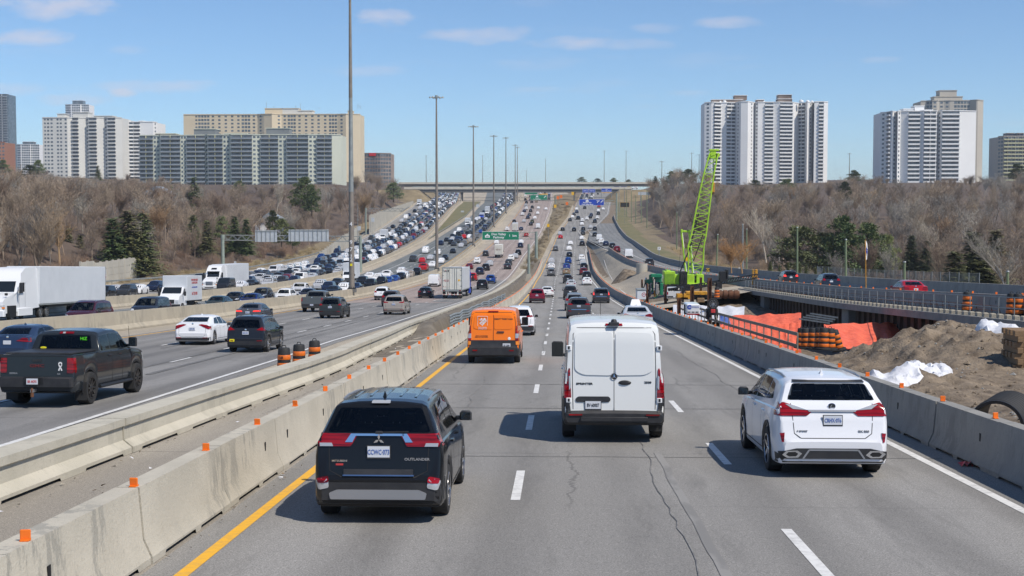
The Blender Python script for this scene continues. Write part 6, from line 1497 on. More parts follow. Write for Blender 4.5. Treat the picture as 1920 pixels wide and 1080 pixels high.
def building(name, label, D, segs, ytop, zbase, fh, wall, rail, slab=None, back=22, nfl=None, roofs=(), rd=1.3, seed=0, recess='bld_recess', catg='building'):
    """segs: (px, depth) corner points with the kind of the facade that starts there"""
    pts = [(XA(p[0], D+p[1]), D+p[1]) for p in segs]; kinds = [p[2] for p in segs[:-1]]
    ztop = Q(segs[len(segs)//2][0], ytop, D).z
    ox, oy = pts[0]; t = thing(name, label, catg, (ox, oy, zbase)); H = ztop-zbase
    P2 = [(x-ox, y-oy) for x, y in pts]; n = len(P2)
    w_ = Geo(); loop = P2 + [(P2[-1][0], P2[-1][1]+back), (P2[0][0], P2[0][1]+back)]
    m = len(loop); v = [(x,y,0) for x,y in loop]+[(x,y,H) for x,y in loop]
    w_.add(v, [(i,(i+1)%m,m+(i+1)%m,m+i) for i in range(m)]+[tuple(range(m,2*m))], wall)
    for i in range(n-1):                                     # parapet coping
        w_.beam((P2[i][0],P2[i][1]-.05,H+.3),(P2[i+1][0],P2[i+1][1]-.05,H+.3),.5,.6,wall)
    w_.obj('wall', t)
    nf = nfl or int(H/fh); win = Geo(); cache = {}; rnd = random.Random(seed)
    for i, kd in enumerate(kinds):
        a, b = Vector(P2[i]), Vector(P2[i+1]); d = b-a; L = d.length
        if L < .5: continue
        d.normalize(); nn = Vector((d.y, -d.x)); ang = math.atan2(d.y, d.x)
        def pan(u0, u1, z0, z1, off_, mat):
            q = [a+d*u0+nn*off_, a+d*u1+nn*off_]
            win.add([(q[0].x,q[0].y,z0),(q[1].x,q[1].y,z0),(q[1].x,q[1].y,z1),(q[0].x,q[0].y,z1)], [(0,1,2,3)], mat)
        k0, arg = kd[0], kd[1:]
        for f in range(nf):
            z = H - (f+1)*fh
            if z < 0: break
            if k0 == 'w':
                c_ = int(arg or 1)
                for j in range(c_):
                    u = L*(j+.5)/c_; ww = min(.9, L/c_*.3); pan(u-ww, u+ww, z+.9, z+fh-.65, .06, 'bld_glass')
            elif k0 == 'x':                                  # mullioned strip of windows
                c_ = max(2, int(L/2.2))
                for j in range(c_): pan(L*j/c_+.25, L*(j+1)/c_-.25, z+.75, z+fh-.35, .06, 'bld_glass')
            elif k0 in 'bB':
                mg = .25; pan(mg, L-mg, z+.25, z+fh-.05, .05, recess)
                c_ = max(2, int(L/2.4))
                for j in range(c_):
                    if rnd.random() < .75: pan(mg+(L-2*mg)*(j+.15)/c_, mg+(L-2*mg)*(j+.8)/c_, z+.35, z+fh-.5, .09, 'bld_glass')
                key = (round(L,2), k0)
                if key not in cache:
                    g = Geo(); dd = rd
                    g.box(.05, L-.05, -dd, .0, 0, .22, slab or wall)
                    rm = rail
                    g.box(.05, L-.05, -dd-.06, -dd+.04, .08, 1.12, rm); g.box(.05,.13,-dd,0,.1,1.1,rm); g.box(L-.13,L-.05,-dd,0,.1,1.1,rm)
                    if k0 == 'B':
                        for j in range(1, max(2,int(L/6.5))): x = L*j/max(2,int(L/6.5)); g.box(x-.08,x+.08,-dd,0,.2,fh-.02,slab or wall)
                    cache[key] = g.mesh('balcony')
                link('balcony', cache[key], t, (a.x, a.y, z), (0,0,ang))
    if win.f: o = win.obj('window', t); o['kind'] = 'stuff'
    for (p0, p1, h, dz, mat) in roofs:                       # plant rooms on the roof
        x0, x1 = XA(p0, D)-ox, XA(p1, D)-ox; g = Geo(); g.box(x0, x1, 4, 14, H+dz, H+dz+h, mat); g.box(x0-.4, x1+.4, 3.6, 14.4, H+dz+h, H+dz+h+.35, wall); g.obj('roof_house', t)
    return t, H, ox, oy
def aerials(t, H, spots, ox, D):
    for px, h in spots:
        g = Geo(); x = XA(px, D)-ox; g.tube((x,8,H),(x,8,H+h),.16,.08,5,'galvanised'); g.tube((x-.5,8,H+h*.7),(x+.5,8,H+h*.7),.12,n=4,m='galvanised'); g.obj('aerial', t)
t, H, ox, oy = building('apartment_tower', 'wide white tower with zigzag front right of the green crane', 1058,
    [(1319,2,'w1'),(1332,0,'-'),(1336,0,'b'),(1350,4,'-'),(1360,4,'B'),(1377,6,'w1'),(1387,-6,'-'),(1400,-7,'w1'),(1414,6,'-'),(1414.5,2,'w1'),(1419,0,'-'),(1431,0,'b'),(1448,1,'-'),(1459,0,'b'),(1484,2,'-'),(1495,12,'B'),(1507,8,'-'),(1511,-2,'w1'),(1523,10,'-'),(1524,-2,'-'),(1532,-2,'b'),(1542,-2,'-'),(1549.5,0,'-')], 192, 8, 2.8, 'bld_white', 'bld_white',
    roofs=[(1335,1392,2.6,0,'bld_brown'),(1377,1400,3.2,2.6,'bld_brown'),(1419,1432,2.4,0,'bld_brown'),(1458,1485,3,0,'bld_brown'),(1459,1484,3,3.2,'bld_brown')], back=26, seed=1)
for px, r in ((1358,1.6),(1350,1.1),(1502,1.8),(1514,1.5),(1522,1.2),(1432,1.0)):
    g = Geo(); g.lathe([(0,r*1.1),(r*.8,r*.8),(r,.2),(r,0)], 12, 'bld_white', 'Z', (XA(px,1058)-ox, 4, H+.6)); g.obj('roof_tank', t, 40)
t, H, ox, oy = building('apartment_tower', 'white stepped tower with wide balconies right of the zigzag tower', 940,
    [(1647,14,'w1'),(1659,10,'b'),(1667,2,'-'),(1670,1,'w1'),(1678,6,'-'),(1680,-1,'w1'),(1685,2,'-'),(1699,0,'b'),(1722,0,'-'),(1728,-2,'B'),(1752,-1,'-'),(1754,4,'w1'),(1762,-2,'b'),(1795.5,-2,'-'),(1826,2,'-')], 209, 0, 2.85, 'bld_white', 'bld_white',
    roofs=[(1703,1722,3,0,'bld_white'),(1724,1742,5,0,'bld_white'),(1742,1758,2.2,0,'bld_white')], back=20, seed=2)
building('apartment_tower', 'tan tower rising behind the white stepped tower', 1010,
    [(1722,4,'-'),(1733,4,'x'),(1744,0,'w1'),(1753,0,'-'),(1756,1,'w1'),(1766,1,'w1'),(1777,0,'-'),(1784,0,'x'),(1814,0,'-'),(1826,-4,'-'),(1829,-4,'-'),(1839,2,'-')], 189, 5, 2.85, 'bld_tan', 'bld_tan', roofs=[(1753,1806,3.6,0,'bld_tan'),(1763,1795,4.5,3.6,'bld_tan')], seed=3)
building('apartment_block', 'grey apartment block with dark end wall at right edge', 1050, [(1868,6,'x'),(1878,0,'B'),(1893,0,'B'),(1906,0,'B'),(1920,0,'B'),(1934,0,'B'),(1950,0,'-')], 256, 8, 2.8, 'bld_tan', 'bld_rail_yellow', roofs=[(1893,1905,3,0,'bld_navy'),(1912,1924,3,0,'bld_navy')], seed=4)
t, H, ox, oy = building('apartment_tower', 'off-white apartment tower with three balcony stacks above the left woods', 1020,
    [(83.5,0,'-'),(86,0,'w1'),(91,0,'w2'),(104,0,'-'),(109,0,'w2'),(121,0,'-'),(124,0,'w1'),(130,0,'-'),(139,2,'b'),(151,1,'-'),(165,4,'w1'),(170,2,'b'),(185,1,'-'),(199,4,'w1'),(205,2,'b'),(220,1,'-'),(232,3,'-')], 221, 8, 2.8, 'bld_offwhite', 'bld_offwhite', roofs=[(108,122,3.2,0,'bld_offwhite'),(137,166,4.2,0,'bld_offwhite'),(176,211,2.6,-1,'bld_offwhite')], seed=6)
building('apartment_tower', 'white tower with striped rounded balconies left of the grey slab', 1040,
    [(230,8,'-'),(234,2,'w1'),(239,0,'b'),(253,1,'b'),(266,0,'-'),(290,0,'w1'),(298,8,'-')], 229, 8, 2.8, 'bld_white', 'bld_white', seed=7, roofs=[(234,242,1.6,0,'bld_navy'),(255,263,1.6,0,'bld_navy')])
t, H, ox, oy = building('apartment_block', 'long grey apartment slab with yellow balcony rails above the trees', 905,
    [(264,3,'B'),(290,2,'w2'),(302,2,'-'),(303.5,0,'B'),(341,0,'w2'),(352,0,'B'),(387,0,'w1'),(392,-2,'B'),(420,-3,'w2'),(433,-3,'-'),(435,-5,'B'),(475,-5,'w2'),(490,-4,'B'),(524,-4,'w2'),(539,-4,'B'),(580,-4,'w2'),(595,-3,'B'),(624,-2,'-'),(641,0,'-')], 254, 2, 2.85, 'bld_green', 'bld_rail', slab='bld_rail_yellow', roofs=[(289,326,1.6,0,'bld_brown'),(361,401,3.6,1,'bld_grey'),(418,460,1.5,0,'bld_grey'),(497,540,4,1,'bld_grey')], seed=8, rd=1.6)
t, H, ox, oy = building('apartment_block', 'long beige apartment slab standing behind the grey slab', 1060,
    [(347,0,'-'),(368,0,'w1'),(374,0,'x'),(396,0,'w4'),(444,0,'w1'),(455,0,'x'),(472,0,'w1'),(485,0,'w1'),(497,-3,'-'),(512,-5,'-'),(520,-3,'w1'),(530,0,'-'),(531,0,'w1'),(541,0,'x'),(557,0,'w1'),(570,0,'w3'),(605,0,'w1'),(618,0,'x'),(634,0,'w1'),(650,-2,'-'),(677,2,'-')], 215, 5, 2.8, 'bld_beige', 'bld_beige', roofs=[(497,530,5,0,'bld_beige'),(530,560,5,0,'bld_offwhite'),(560,586,3.2,0,'bld_offwhite'),(652,660,3,0,'bld_beige')], seed=9)
aerials(t, H+5, [(498,6),(512,2.5),(562,5),(553,3),(597,1),(670,4),(674,3)], ox, 1060)
building('apartment_tower', 'blue glass tower cut by the left edge of the picture', 1700, [(-30,0,'B'),(0,0,'B'),(18,0,'w1'),(22,4,'-')], 177, 10, 3.2, 'bld_glass', 'bld_rail', slab='bld_white', seed=10)
building('apartment_block', 'small red brick block at the left edge below the glass tower', 1150, [(-20,0,'w2'),(0,0,'w2'),(13,2,'-')], 267, 8, 3.0, 'bld_brick', 'bld_brick', seed=11)
building('glass_tower', 'far glass tower peeking above the off-white tower', 1900, [(127,3,'x'),(137,0,'-'),(139,0,'x'),(155,0,'-'),(157,3,'x'),(171,3,'-')], 196, 20, 3.2, 'bld_white', 'bld_white', roofs=[(137,157,6,0,'bld_glass')], seed=12)
building('glass_tower', 'low far glass tower left of the off-white tower', 1800, [(33,3,'x'),(42,0,'-'),(44,0,'x'),(60,0,'-'),(61,3,'x'),(77,3,'-')], 271, 20, 3.2, 'bld_white', 'bld_white', roofs=[(42,62,4,0,'bld_glass')], seed=13)
t, H, ox, oy = building('office_building', 'low brown office building with red roof sign near the overpass', 1150, [(678,0,'x'),(694,0,'x'),(714,0,'x'),(734,4,'-')], 288, 20, 3.2, 'bld_brown', 'bld_brown', seed=14)
g = Geo(); g.box(XA(693,1150)-ox, XA(706,1150)-ox, -.6, -.2, H-2.0, H+.6, 'sign_red'); g.obj('roof_sign', t)
for px, py, Y, w_, h_, lab, m in ((510,395,430,9,3.6,'white gabled cottage half hidden in the left woods','bld_white'),(300,400,450,10,3.5,'pale bungalow roof half hidden in the left woods','bld_grey')):
    x = XA(px, Y); z = T(x, Y); t = thing('house', lab, 'house', (x, Y, z)); g = Geo(); g.box(-w_/2,w_/2,-4,4,0,h_+1.5,m); g.obj('wall', t)
    g = Geo(); g.prism([(-w_/2-.4,h_+1.5),(w_/2+.4,h_+1.5),(0,h_+4.2)], -4.5, 4.5, 'bld_rail'); g.obj('roof', t); g = Geo(); g.box(-1,1,-4.05,-4,1.2,2.6,'bld_glass'); g.obj('window', t)
# ---------------------------------------------------------------- overpass
def overpass(name, label, D, ytop, ybot, xl, xr, piers, slope=0.0):
    z1 = Q(1000, ytop, D).z; z0 = Q(1000, ybot, D).z; h = z1-z0
    x0, x1 = XA(xl, D), XA(xr, D); t = thing(name, label, 'bridge', (x0, D, z0)); L = x1-x0
    g = Geo(); g.box(0, L, -.2, 12, h*.55, h*.68, 'concrete_pale'); g.obj('deck', t)
    for yy in (-.3, 11.8):
        n = 12
        p = Geo(); p.box(0, L, yy, yy+.35, h*.56 if yy < 0 else h*.68, h, 'parapet'); p.obj('parapet', t)
    for k in range(5):
        g = Geo(); g.box(0, L, .3+k*2.6, .8+k*2.6, 0, h*.55, 'concrete_dark'); g.obj('girder', t)
    for px in piers:
        g = Geo(); x = XA(px, D)-x0; zb = G(D)-z0-1
        for yy in (1.5, 6, 10.5): g.bbox(x-.5, x+.5, yy-.5, yy+.5, zb, -.02, .1, 'concrete_dark')
        g.box(x-.7, x+.7, .8, 11.2, -.9, 0, 'concrete_dark'); g.obj('pier', t)
    for px in (1140,) if name == 'overpass_bridge' else ():
        pass
    return t, z1
overpass('overpass_bridge', 'near concrete overpass with dark girders crossing all carriageways', 900, 350.5, 360.5, 758, 1184, (865,963,1077,1170))
overpass('overpass_bridge', 'second pale overpass just behind and above the near one', 1000, 341.5, 349.5, 748, 1225, (865,1000,1110))
for D, px, c, k in ((903, 1000, (.4,.03,.03),'sedan'),(903,1062,WHT,'suv'),(906,1190,WHT,'suv'),(1003,1203,WHT,'sedan'),(903,1108,SIL,'sedan')):
    g, me = far_proto(k, 1); o = link(me.name, me, None, (XA(px,D), D+3, Q(1000,353 if D < 950 else 344.6,D).z-.6+.0), (0,0,R(90)), col=c, label='%s car crossing on the %s overpass' % ({.4:'red',.42:'silver'}.get(c[0],'white'), 'near' if D < 950 else 'rear')+(' seen above the parapet at px' if 0 else ''), category='car', group='cars crossing on the overpasses')
g = Geo(); xr = XA(1184, 900)
# embankments at both bridge ends
for xa, xb, sgn in ((XA(700,900), XA(766,900), -1), (XA(1180,900), XA(1262,900), 1)):
    e = Geo(); zt = Q(1000,349,900).z; zb = G(900)-2; a, b = (xa, xb)
    inner = b if sgn < 0 else a; outer = a if sgn < 0 else b; sl_ = 12*sgn
    v = []
    for yy, zz, in_ in ((870, zb, -1), (886, zt-2.6, 0), (1020, zt-2.6, 0), (1040, zb, -1)):
        v += [(inner - sl_*(1 if in_ else .6), yy, zz), (outer, yy, zz)]
    v += [(inner-sl_*1.6, 880, zb), (inner-sl_*1.6, 1030, zb)]
    e.add(v, [(0,1,3,2),(2,3,5,4),(4,5,7,6),(8,0,2),(8,2,4,9),(9,4,6)], 'dry_grass'); e.add([(p[0],p[1],p[2]) for p in v[:1]]*3, [], 'dry_grass'); e.obj('bridge_embankment', kind='structure')
# ---------------------------------------------------------------- trees
M('bark', (.20,.165,.14), .9, objcol=True); M('twig', (.2,.16,.14), .9, objcol=True)
M('conifer', (.03,.06,.02), .8, objcol=True, c2=(.16,.17,.055), scale=1.3, lo=.42, hi=.72); M('trunk_bark', (.10,.075,.055), .9, c2=(.06,.045,.035), scale=4)
def bare_tree(seed, H=10.0, spread=.42, dens=1.0, up=.75):
    r = random.Random(seed); tr = Geo(); cr = Geo(); tips = []
    def grow(p, d, ln, rad, lvl):
        n = 3 if lvl < 2 else 2; q = p
        for k in range(n):
            d2 = (d + Vector((r.uniform(-1,1), r.uniform(-1,1), r.uniform(-.4,.9)))*.16).normalized(); e = q + d2*(ln/n)
            r0 = rad*(1-.5*k/n); r1 = rad*(1-.5*(k+1)/n)
            (tr if lvl < 2 else cr).tube(q, e, r0, r1, 5 if lvl == 0 else (4 if lvl == 1 else 3), 'bark' if lvl < 2 else 'twig', caps=False)
            q = e; d = d2
            if lvl < 3:
                c = [4,3,3][lvl] if lvl else (0 if k == 0 else 4)
                for j in range(int(c*dens+r.random())):
                    a = r.uniform(0, 2*PI); s_ = Vector((math.cos(a), math.sin(a), 0)); t_ = r.uniform(.4,.9)
                    nd = (d*(1-spread*t_) + s_*spread*1.5*t_ + Vector((0,0,up*.3))).normalized()
                    grow(q - d2*(ln/n)*r.random()*.7, nd, ln*r.uniform(.45,.72), r1*.6, lvl+1)
        if lvl == 3: tips.append((p, d, ln))
        elif lvl: tips.append((q, d, ln*.5))
    grow(Vector((0,0,0)), Vector((0,0,1)), H*.62, H*.017, 0)
    for p, d, ln in tips:
        for k in range(int(7*dens)):
            a = p + d*ln*r.random(); v = (d + Vector((r.uniform(-1,1), r.uniform(-1,1), r.uniform(-.5,1)))*.75).normalized(); L = r.uniform(.4,1.0)*H*.075
            s_ = v.cross(Vector((r.uniform(-1,1), r.uniform(-1,1), r.uniform(-1,1)))).normalized()*H*.0017
            b = a + v*L; m_ = a + v*L*.45; w2 = (v + Vector((r.uniform(-1,1), r.uniform(-1,1), r.uniform(-.3,1)))*.6).normalized()*L*.55
            cr.add([a-s_, a+s_, b, m_-s_*.8, m_+s_*.8, m_+w2], [(0,1,2),(3,4,5)], 'twig')
    k = H/max(v[2] for v in cr.v)
    for g in (tr, cr): g.v = [(x*k, y*k, z*k) for x, y, z in g.v]
    return tr, cr
def spruce(seed, H=10.0, R0=.24, droop=.25, dens=1.0, bare=.08):
    r = random.Random(seed); tr = Geo(); cr = Geo(); tr.tube((0,0,0),(0,0,H*.97),H*.016,H*.003,6,'trunk_bark')
    z = H*bare
    while z < H*.985:
        t = (z/H); rad = H*R0*1.2*(1-t)**.78*r.uniform(.82,1.12)+.14; n = int((8+12*(1-t))*dens)
        for j in range(n):
            a = r.uniform(0,2*PI); L = rad*r.uniform(.7,1.15); dz = -droop*L*r.uniform(.4,1.3); base = Vector((0,0,z+r.uniform(-.15,.15))); tip = base + Vector((math.cos(a)*L, math.sin(a)*L, dz+L*.22*t))
            side = Vector((-math.sin(a), math.cos(a), 0)); m = max(3, int(L/ (H*.028)))
            for q in range(m):
                f = (q+.6)/m; c = base.lerp(tip, f) + Vector((0,0,r.uniform(-.08,.08))); wd = H*.046*(1.25-f)*r.uniform(.7,1.3)
                d1 = (side*r.choice((-1,1))*r.uniform(.5,1) + (tip-base).normalized()*r.uniform(.5,1.1) + Vector((0,0,r.uniform(-.5,.15)))).normalized()
                nrm = d1.cross(Vector((r.uniform(-.5,.5), r.uniform(-.5,.5), 1))).normalized()
                cr.add([c-nrm*wd*.42, c+nrm*wd*.42, c+d1*wd*1.6], [(0,1,2)], 'conifer')
        z += H*.022*r.uniform(.8,1.2)
    return tr, cr
def pine(seed, H=10.0, W=.34, dens=1.0):
    r = random.Random(seed); tr = Geo(); cr = Geo(); tr.tube((0,0,0),(H*.01,0,H*.9),H*.020,H*.005,6,'trunk_bark')
    for k in range(int(85*dens)):
        t = r.uniform(.16, 1.0); a = r.uniform(0,2*PI); rr = H*W*(math.sin(PI*min(1,(t*.92+.08)**.8))**.75)*r.uniform(.35,1.0)
        c = Vector((math.cos(a)*rr, math.sin(a)*rr, H*(t*.92+.02))); tr.tube((0,0,H*t*.8), c, H*.005, H*.002, 3, 'trunk_bark', caps=False); cs = H*.085*r.uniform(.7,1.3)
        for j in range(64):
            v = Vector((r.gauss(0,1), r.gauss(0,1), r.gauss(0,.62))).normalized(); p = c + Vector((v.x, v.y, v.z*.62))*cs*r.uniform(.45,1.0)
            d1 = (v + Vector((r.uniform(-.6,.6), r.uniform(-.6,.6), r.uniform(-.2,.8)))).normalized(); s_ = d1.orthogonal().normalized()*H*.011
            cr.add([p-s_, p+s_, p+d1*H*.034], [(0,1,2)], 'conifer')
    return tr, cr
def shrub(seed, H=1.6):
    r = random.Random(seed); g = Geo()
    for k in range(110):
        a = r.uniform(0,2*PI); b = r.uniform(0,.9); d = Vector((math.cos(a)*b, math.sin(a)*b, 1)).normalized(); p = Vector((r.uniform(-.5,.5), r.uniform(-.5,.5), 0))*H; L = H*r.uniform(.5,1.05); s_ = d.orthogonal().normalized()*H*.007
        g.add([p-s_, p+s_, p+d*L], [(0,1,2)], 'twig')
        for j in range(3):
            q = p+d*L*r.uniform(.3,.9); e = (d+Vector((r.uniform(-1,1),r.uniform(-1,1),r.uniform(-.2,.6)))).normalized()*L*.4; g.add([q-s_*.7, q+s_*.7, q+e], [(0,1,2)], 'twig')
    return g
TR = {'bare': [bare_tree(i, 10, spread=(.36,.42,.5,.45,.38,.55)[i], dens=(.95,1.0,.9,1.05,.85,.95)[i]) for i in range(6)],
      'spruce': [spruce(20+i, 10, R0=(.22,.27,.25)[i], dens=(1.0,1.1,.8)[i]) for i in range(3)], 'thin': [spruce(30, 10, R0=.21, dens=.55)],
      'pine': [pine(40+i, 10, W=(.34,.42)[i]) for i in range(2)]}
TM = {k: [(a.mesh('trunk'), b.mesh('crown')) for a, b in v] for k, v in TR.items()}
TW = {k: [] for k in TR}
for k, v in TR.items():
    for a, b in v:
        g = Geo(); g.join(a); g.join(b); TW[k].append(g.mesh('bare_tree' if k == 'bare' else 'pine_tree' if k == 'pine' else 'spruce_tree'))
print('tree tris', {k: [len(a.f)+len(b.f) for a, b in v] for k, v in TR.items()})
NM = {'bare':'bare_tree','spruce':'spruce_tree','thin':'spruce_tree','pine':'pine_tree'}
rg_ = random.Random(5)
ntree = {'n': 0}
def tree(kind, x, y, H, col, label, group=None, wide=1.0, parts=True, var=None, z=None, stuff=False):
    i = var if var is not None else rg_.randrange(len(TM[kind])); s = H/10; z = T(x, y)-.2 if z is None else z; rz = rg_.uniform(0, 2*PI); ntree['n'] += 1
    if parts:
        t = thing(NM[kind], label, 'tree', (x, y, z), rz, group); t.scale = (s*wide, s*wide, s)
        for nm, me in zip(('trunk','crown'), TM[kind][i]): link(nm, me, t, col=col)
    else:
        t = link(NM[kind], TW[kind][i], None, (x, y, z), (0,0,rz), col=col, label=label, category='tree'); t.scale = (s*wide, s*wide, s)
        if group: t['group'] = group
    return t
skyL = interp([(-60,303),(0,305),(80,312),(150,324),(240,326),(300,328),(340,340),(480,338),(640,338),(655,335),(676,316),(700,300),(740,306),(762,330),(775,343)])
skyR = interp([(1190,346),(1215,336),(1240,320),(1290,306),(1330,318),(1345,338),(1400,332),(1470,338),(1550,333),(1600,318),(1650,326),(1700,334),(1760,330),(1850,322),(1920,310),(1990,308)])
BARKS = [(.32,.24,.175),(.23,.18,.135),(.36,.275,.19),(.30,.225,.16),(.34,.265,.195),(.23,.165,.12)]
GREY = [(.32,.29,.25),(.37,.335,.28),(.17,.15,.13)]
WARM = [(.38,.24,.13),(.40,.27,.15)]
ZN = [(110,'above the left semi truck'),(200,'left of the broad spruce clump'),(300,'behind the broad spruce clump'),(400,'around the lone narrow spruce'),(480,'above the gantry truss'),(560,'around the white birch'),(650,'right of the big round pine'),(900,'by the far stepped sound wall'),(1290,'left of the crane boom tip'),(1345,'directly behind the crane boom'),(1430,'above the orange willow bushes'),(1520,'behind the wide green pine'),(1600,'below the flat-topped pine'),(1680,'behind the dark evergreens'),(1770,'behind the small spruces'),(1850,'behind the tall olive spruce'),(9999,'at the right picture edge')]
def forest(px0, px1, y0, y1, n, side, sky_, seed, pw=1.0, hr=(9,15), cols=None, wh='', parts=True, edge=5):
    r = random.Random(seed); k = 0; tries = 0
    while k < n and tries < n*12:
        tries += 1; px = r.uniform(px0, px1); y = y0 + (y1-y0)*r.random()**pw; x = XA(px, y)
        if side < 0 and x > LB(y)-edge: continue
        if side > 0 and x < RR(y)+edge: continue
        z = T(x, y)-.2; hm = Q(px, sky_(px) + r.uniform(-2, 9), y).z - z; H = min(r.uniform(*hr), hm)
        if H < 4.5: continue
        u = r.random(); c = r.choice(cols) if cols else (r.choice(BARKS) if u < .66 else r.choice(GREY) if u < .95 else r.choice(WARM))
        f = r.uniform(.85, 1.15); c = tuple(v*f for v in c)
        nm = 'orange-brown' if c[2]/c[0] < .42 else 'pale grey' if c[2]/c[0] > .78 else 'brown'
        wz = wh if 'knoll' in wh or 'crest' in wh else 'in the woods '+[z_ for p_, z_ in ZN if px < p_][0]
        tree('bare', x, y, H, c, '%s leafless %s %s' % (nm, 'tall tree' if H > 11 else 'tree' if H > 7.5 else 'small tree', wz), 'leafless trees '+wh, wide=r.uniform(.95,1.35), parts=parts and y < 420); k += 1
forest(-40, 300, 175, 330, 34, -1, skyL, 1, wh='on the wooded slope left of the highway', edge=9)
forest(-40, 770, 300, 560, 62, -1, skyL, 2, wh='on the wooded slope left of the highway', edge=7, hr=(8,13))
forest(-30, 772, 520, 840, 48, -1, skyL, 3, wh='high on the slope below the left towers', hr=(10,15), edge=8)
forest(600, 775, 560, 860, 22, -1, skyL, 4, wh='on the crest left of the overpass', hr=(10,16), edge=6)
forest(1330, 1980, 150, 300, 26, 1, skyR, 5, wh='behind the ramp on the right', hr=(6,11), edge=16)
forest(1235, 1980, 300, 520, 60, 1, skyR, 6, wh='in the woods right of the ramp', hr=(10,14), edge=14)
forest(1215, 1980, 480, 760, 48, 1, skyR, 7, wh='in the woods below the right towers', hr=(11,16), edge=16)
forest(1222,1345, 560, 900, 34, 1, skyR, 8, wh='on the knoll right of the overpass', hr=(9,15), edge=7)
# extra crowns that fill the mass, beyond counting
def woodland(name, label, spec):
    for (px0, px1, y0, y1, n, side, sky_, seed, hr, edge) in spec:
        r = random.Random(seed); k = 0; tries = 0; per = {}
        while k < n and tries < n*12:
            tries += 1; px = r.uniform(px0, px1); y = r.uniform(y0, y1); x = XA(px, y)
            if (side < 0 and x > LB(y)-edge) or (side > 0 and x < RR(y)+edge): continue
            z = T(x, y)-.2; H = min(r.uniform(*hr), Q(px, sky_(px)+4+r.uniform(0,8), y).z-z)
            if H < 4.5: continue
            i = r.randrange(6); per.setdefault(i, []).append((x, y, z, H/10)); k += 1
        for i, L_ in per.items():
            trg = TR['bare'][i]; V = np.array(trg[1].v + trg[0].v); nv = len(trg[1].v); Fs = trg[1].f + [tuple(a+nv for a in f) for f in trg[0].f]
            vs = []; fs = []
            for q, (x, y, z, s_) in enumerate(L_):
                a = r.uniform(0, 2*PI); c_, s2 = math.cos(a), math.sin(a); w_ = s_*r.uniform(1,1.35)
                vs.append(np.stack([(V[:,0]*c_-V[:,1]*s2)*w_+x, (V[:,0]*s2+V[:,1]*c_)*w_+y, V[:,2]*s_+z], 1)); fs += [tuple(a_+q*len(V) for a_ in f) for f in Fs]
            me = bpy.data.meshes.new(name); me.from_pydata(np.concatenate(vs).tolist(), [], fs); me.materials.append(MAT['twig'])
            o = link(name, me, None, kind='stuff', label=label); o.color = (*r.choice(BARKS+GREY[:1]), 1)
# shrubs and brush
def brush(name, label, spots, col, kinds=4, mat='twig'):
    sh = [shrub(60+i) for i in range(kinds)]; V = [np.array(s.v) for s in sh]; vs = []; fs = []; o_ = 0
    r = random.Random(len(spots))
    for x, y, z, s_ in spots:
        i = r.randrange(kinds); a = r.uniform(0,2*PI); c_, s2 = math.cos(a), math.sin(a)
        vs.append(np.stack([(V[i][:,0]*c_-V[i][:,1]*s2)*s_+x, (V[i][:,0]*s2+V[i][:,1]*c_)*s_+y, V[i][:,2]*s_+z], 1)); fs += [tuple(a_+o_ for a_ in f) for f in sh[i].f]; o_ += len(V[i])
    me = bpy.data.meshes.new(name); me.from_pydata(np.concatenate(vs).tolist(), [], fs); me.materials.append(MAT[mat]); o = link(name, me, None, kind='stuff', label=label); o.color = (*col, 1)
def scatter(n, px0, px1, y0, y1, side, e0, e1, sr, seed):
    r = random.Random(seed); out = []; tr_ = 0
    while len(out) < n and tr_ < n*20:
        tr_ += 1; y = r.uniform(y0, y1)
        x = LB(y)-1-r.uniform(e0, e1) if side < 0 else RR(y)+1+r.uniform(e0, e1)
        px = 1046 + x*F/y
        if px0 < px < px1: out.append((x, y, T(x, y)-.05, r.uniform(*sr)))
    return out
brush('undergrowth', 'brown leafless brush covering the left slope', scatter(420, -60, 780, 170, 700, -1, 5, 60, (.9, 2.2), 1), (.20,.15,.115))
brush('undergrowth', 'reddish brush along the foot of left slope', scatter(200, -60, 780, 170, 420, -1, 5, 26, (.8, 1.6), 2), (.26,.17,.115))
brush('undergrowth', 'tan brush behind the right ramp barrier', scatter(260, 1180, 1980, 120, 420, 1, 12, 40, (.8, 1.7), 3), (.27,.195,.125))
brush('undergrowth', 'grey brown brush under the right woods', scatter(300, 1180, 1980, 150, 620, 1, 15, 80, (1.0, 2.2), 4), (.19,.15,.12))
brush('dry_reeds', 'dry straw coloured grass clumps behind the ramp', scatter(360, 1180, 1980, 120, 380, 1, 7, 15, (.35, .8), 5), (.42,.32,.18))
brush('dry_reeds', 'dry straw grass along the left guardrail', scatter(260, -60, 780, 170, 420, -1, 1.5, 7, (.3, .7), 6), (.36,.28,.15))
GRN = [(.062,.10,.034),(.08,.12,.036),(.11,.132,.04),(.07,.088,.04)]
def con(kind, px, top, y, H, col, label, wide=1.0, var=None, x=None, z=None):
    if kind in ('spruce','thin'): wide *= 1.45; col = tuple(min(.15, c*1.5) for c in col)
    else: wide *= 1.1
    x = XA(px, y) if x is None else x; zt = Q(px, top, y).z; t = tree(kind, x, y, H, col, label, 'evergreens', wide, True, var, z=zt-H)
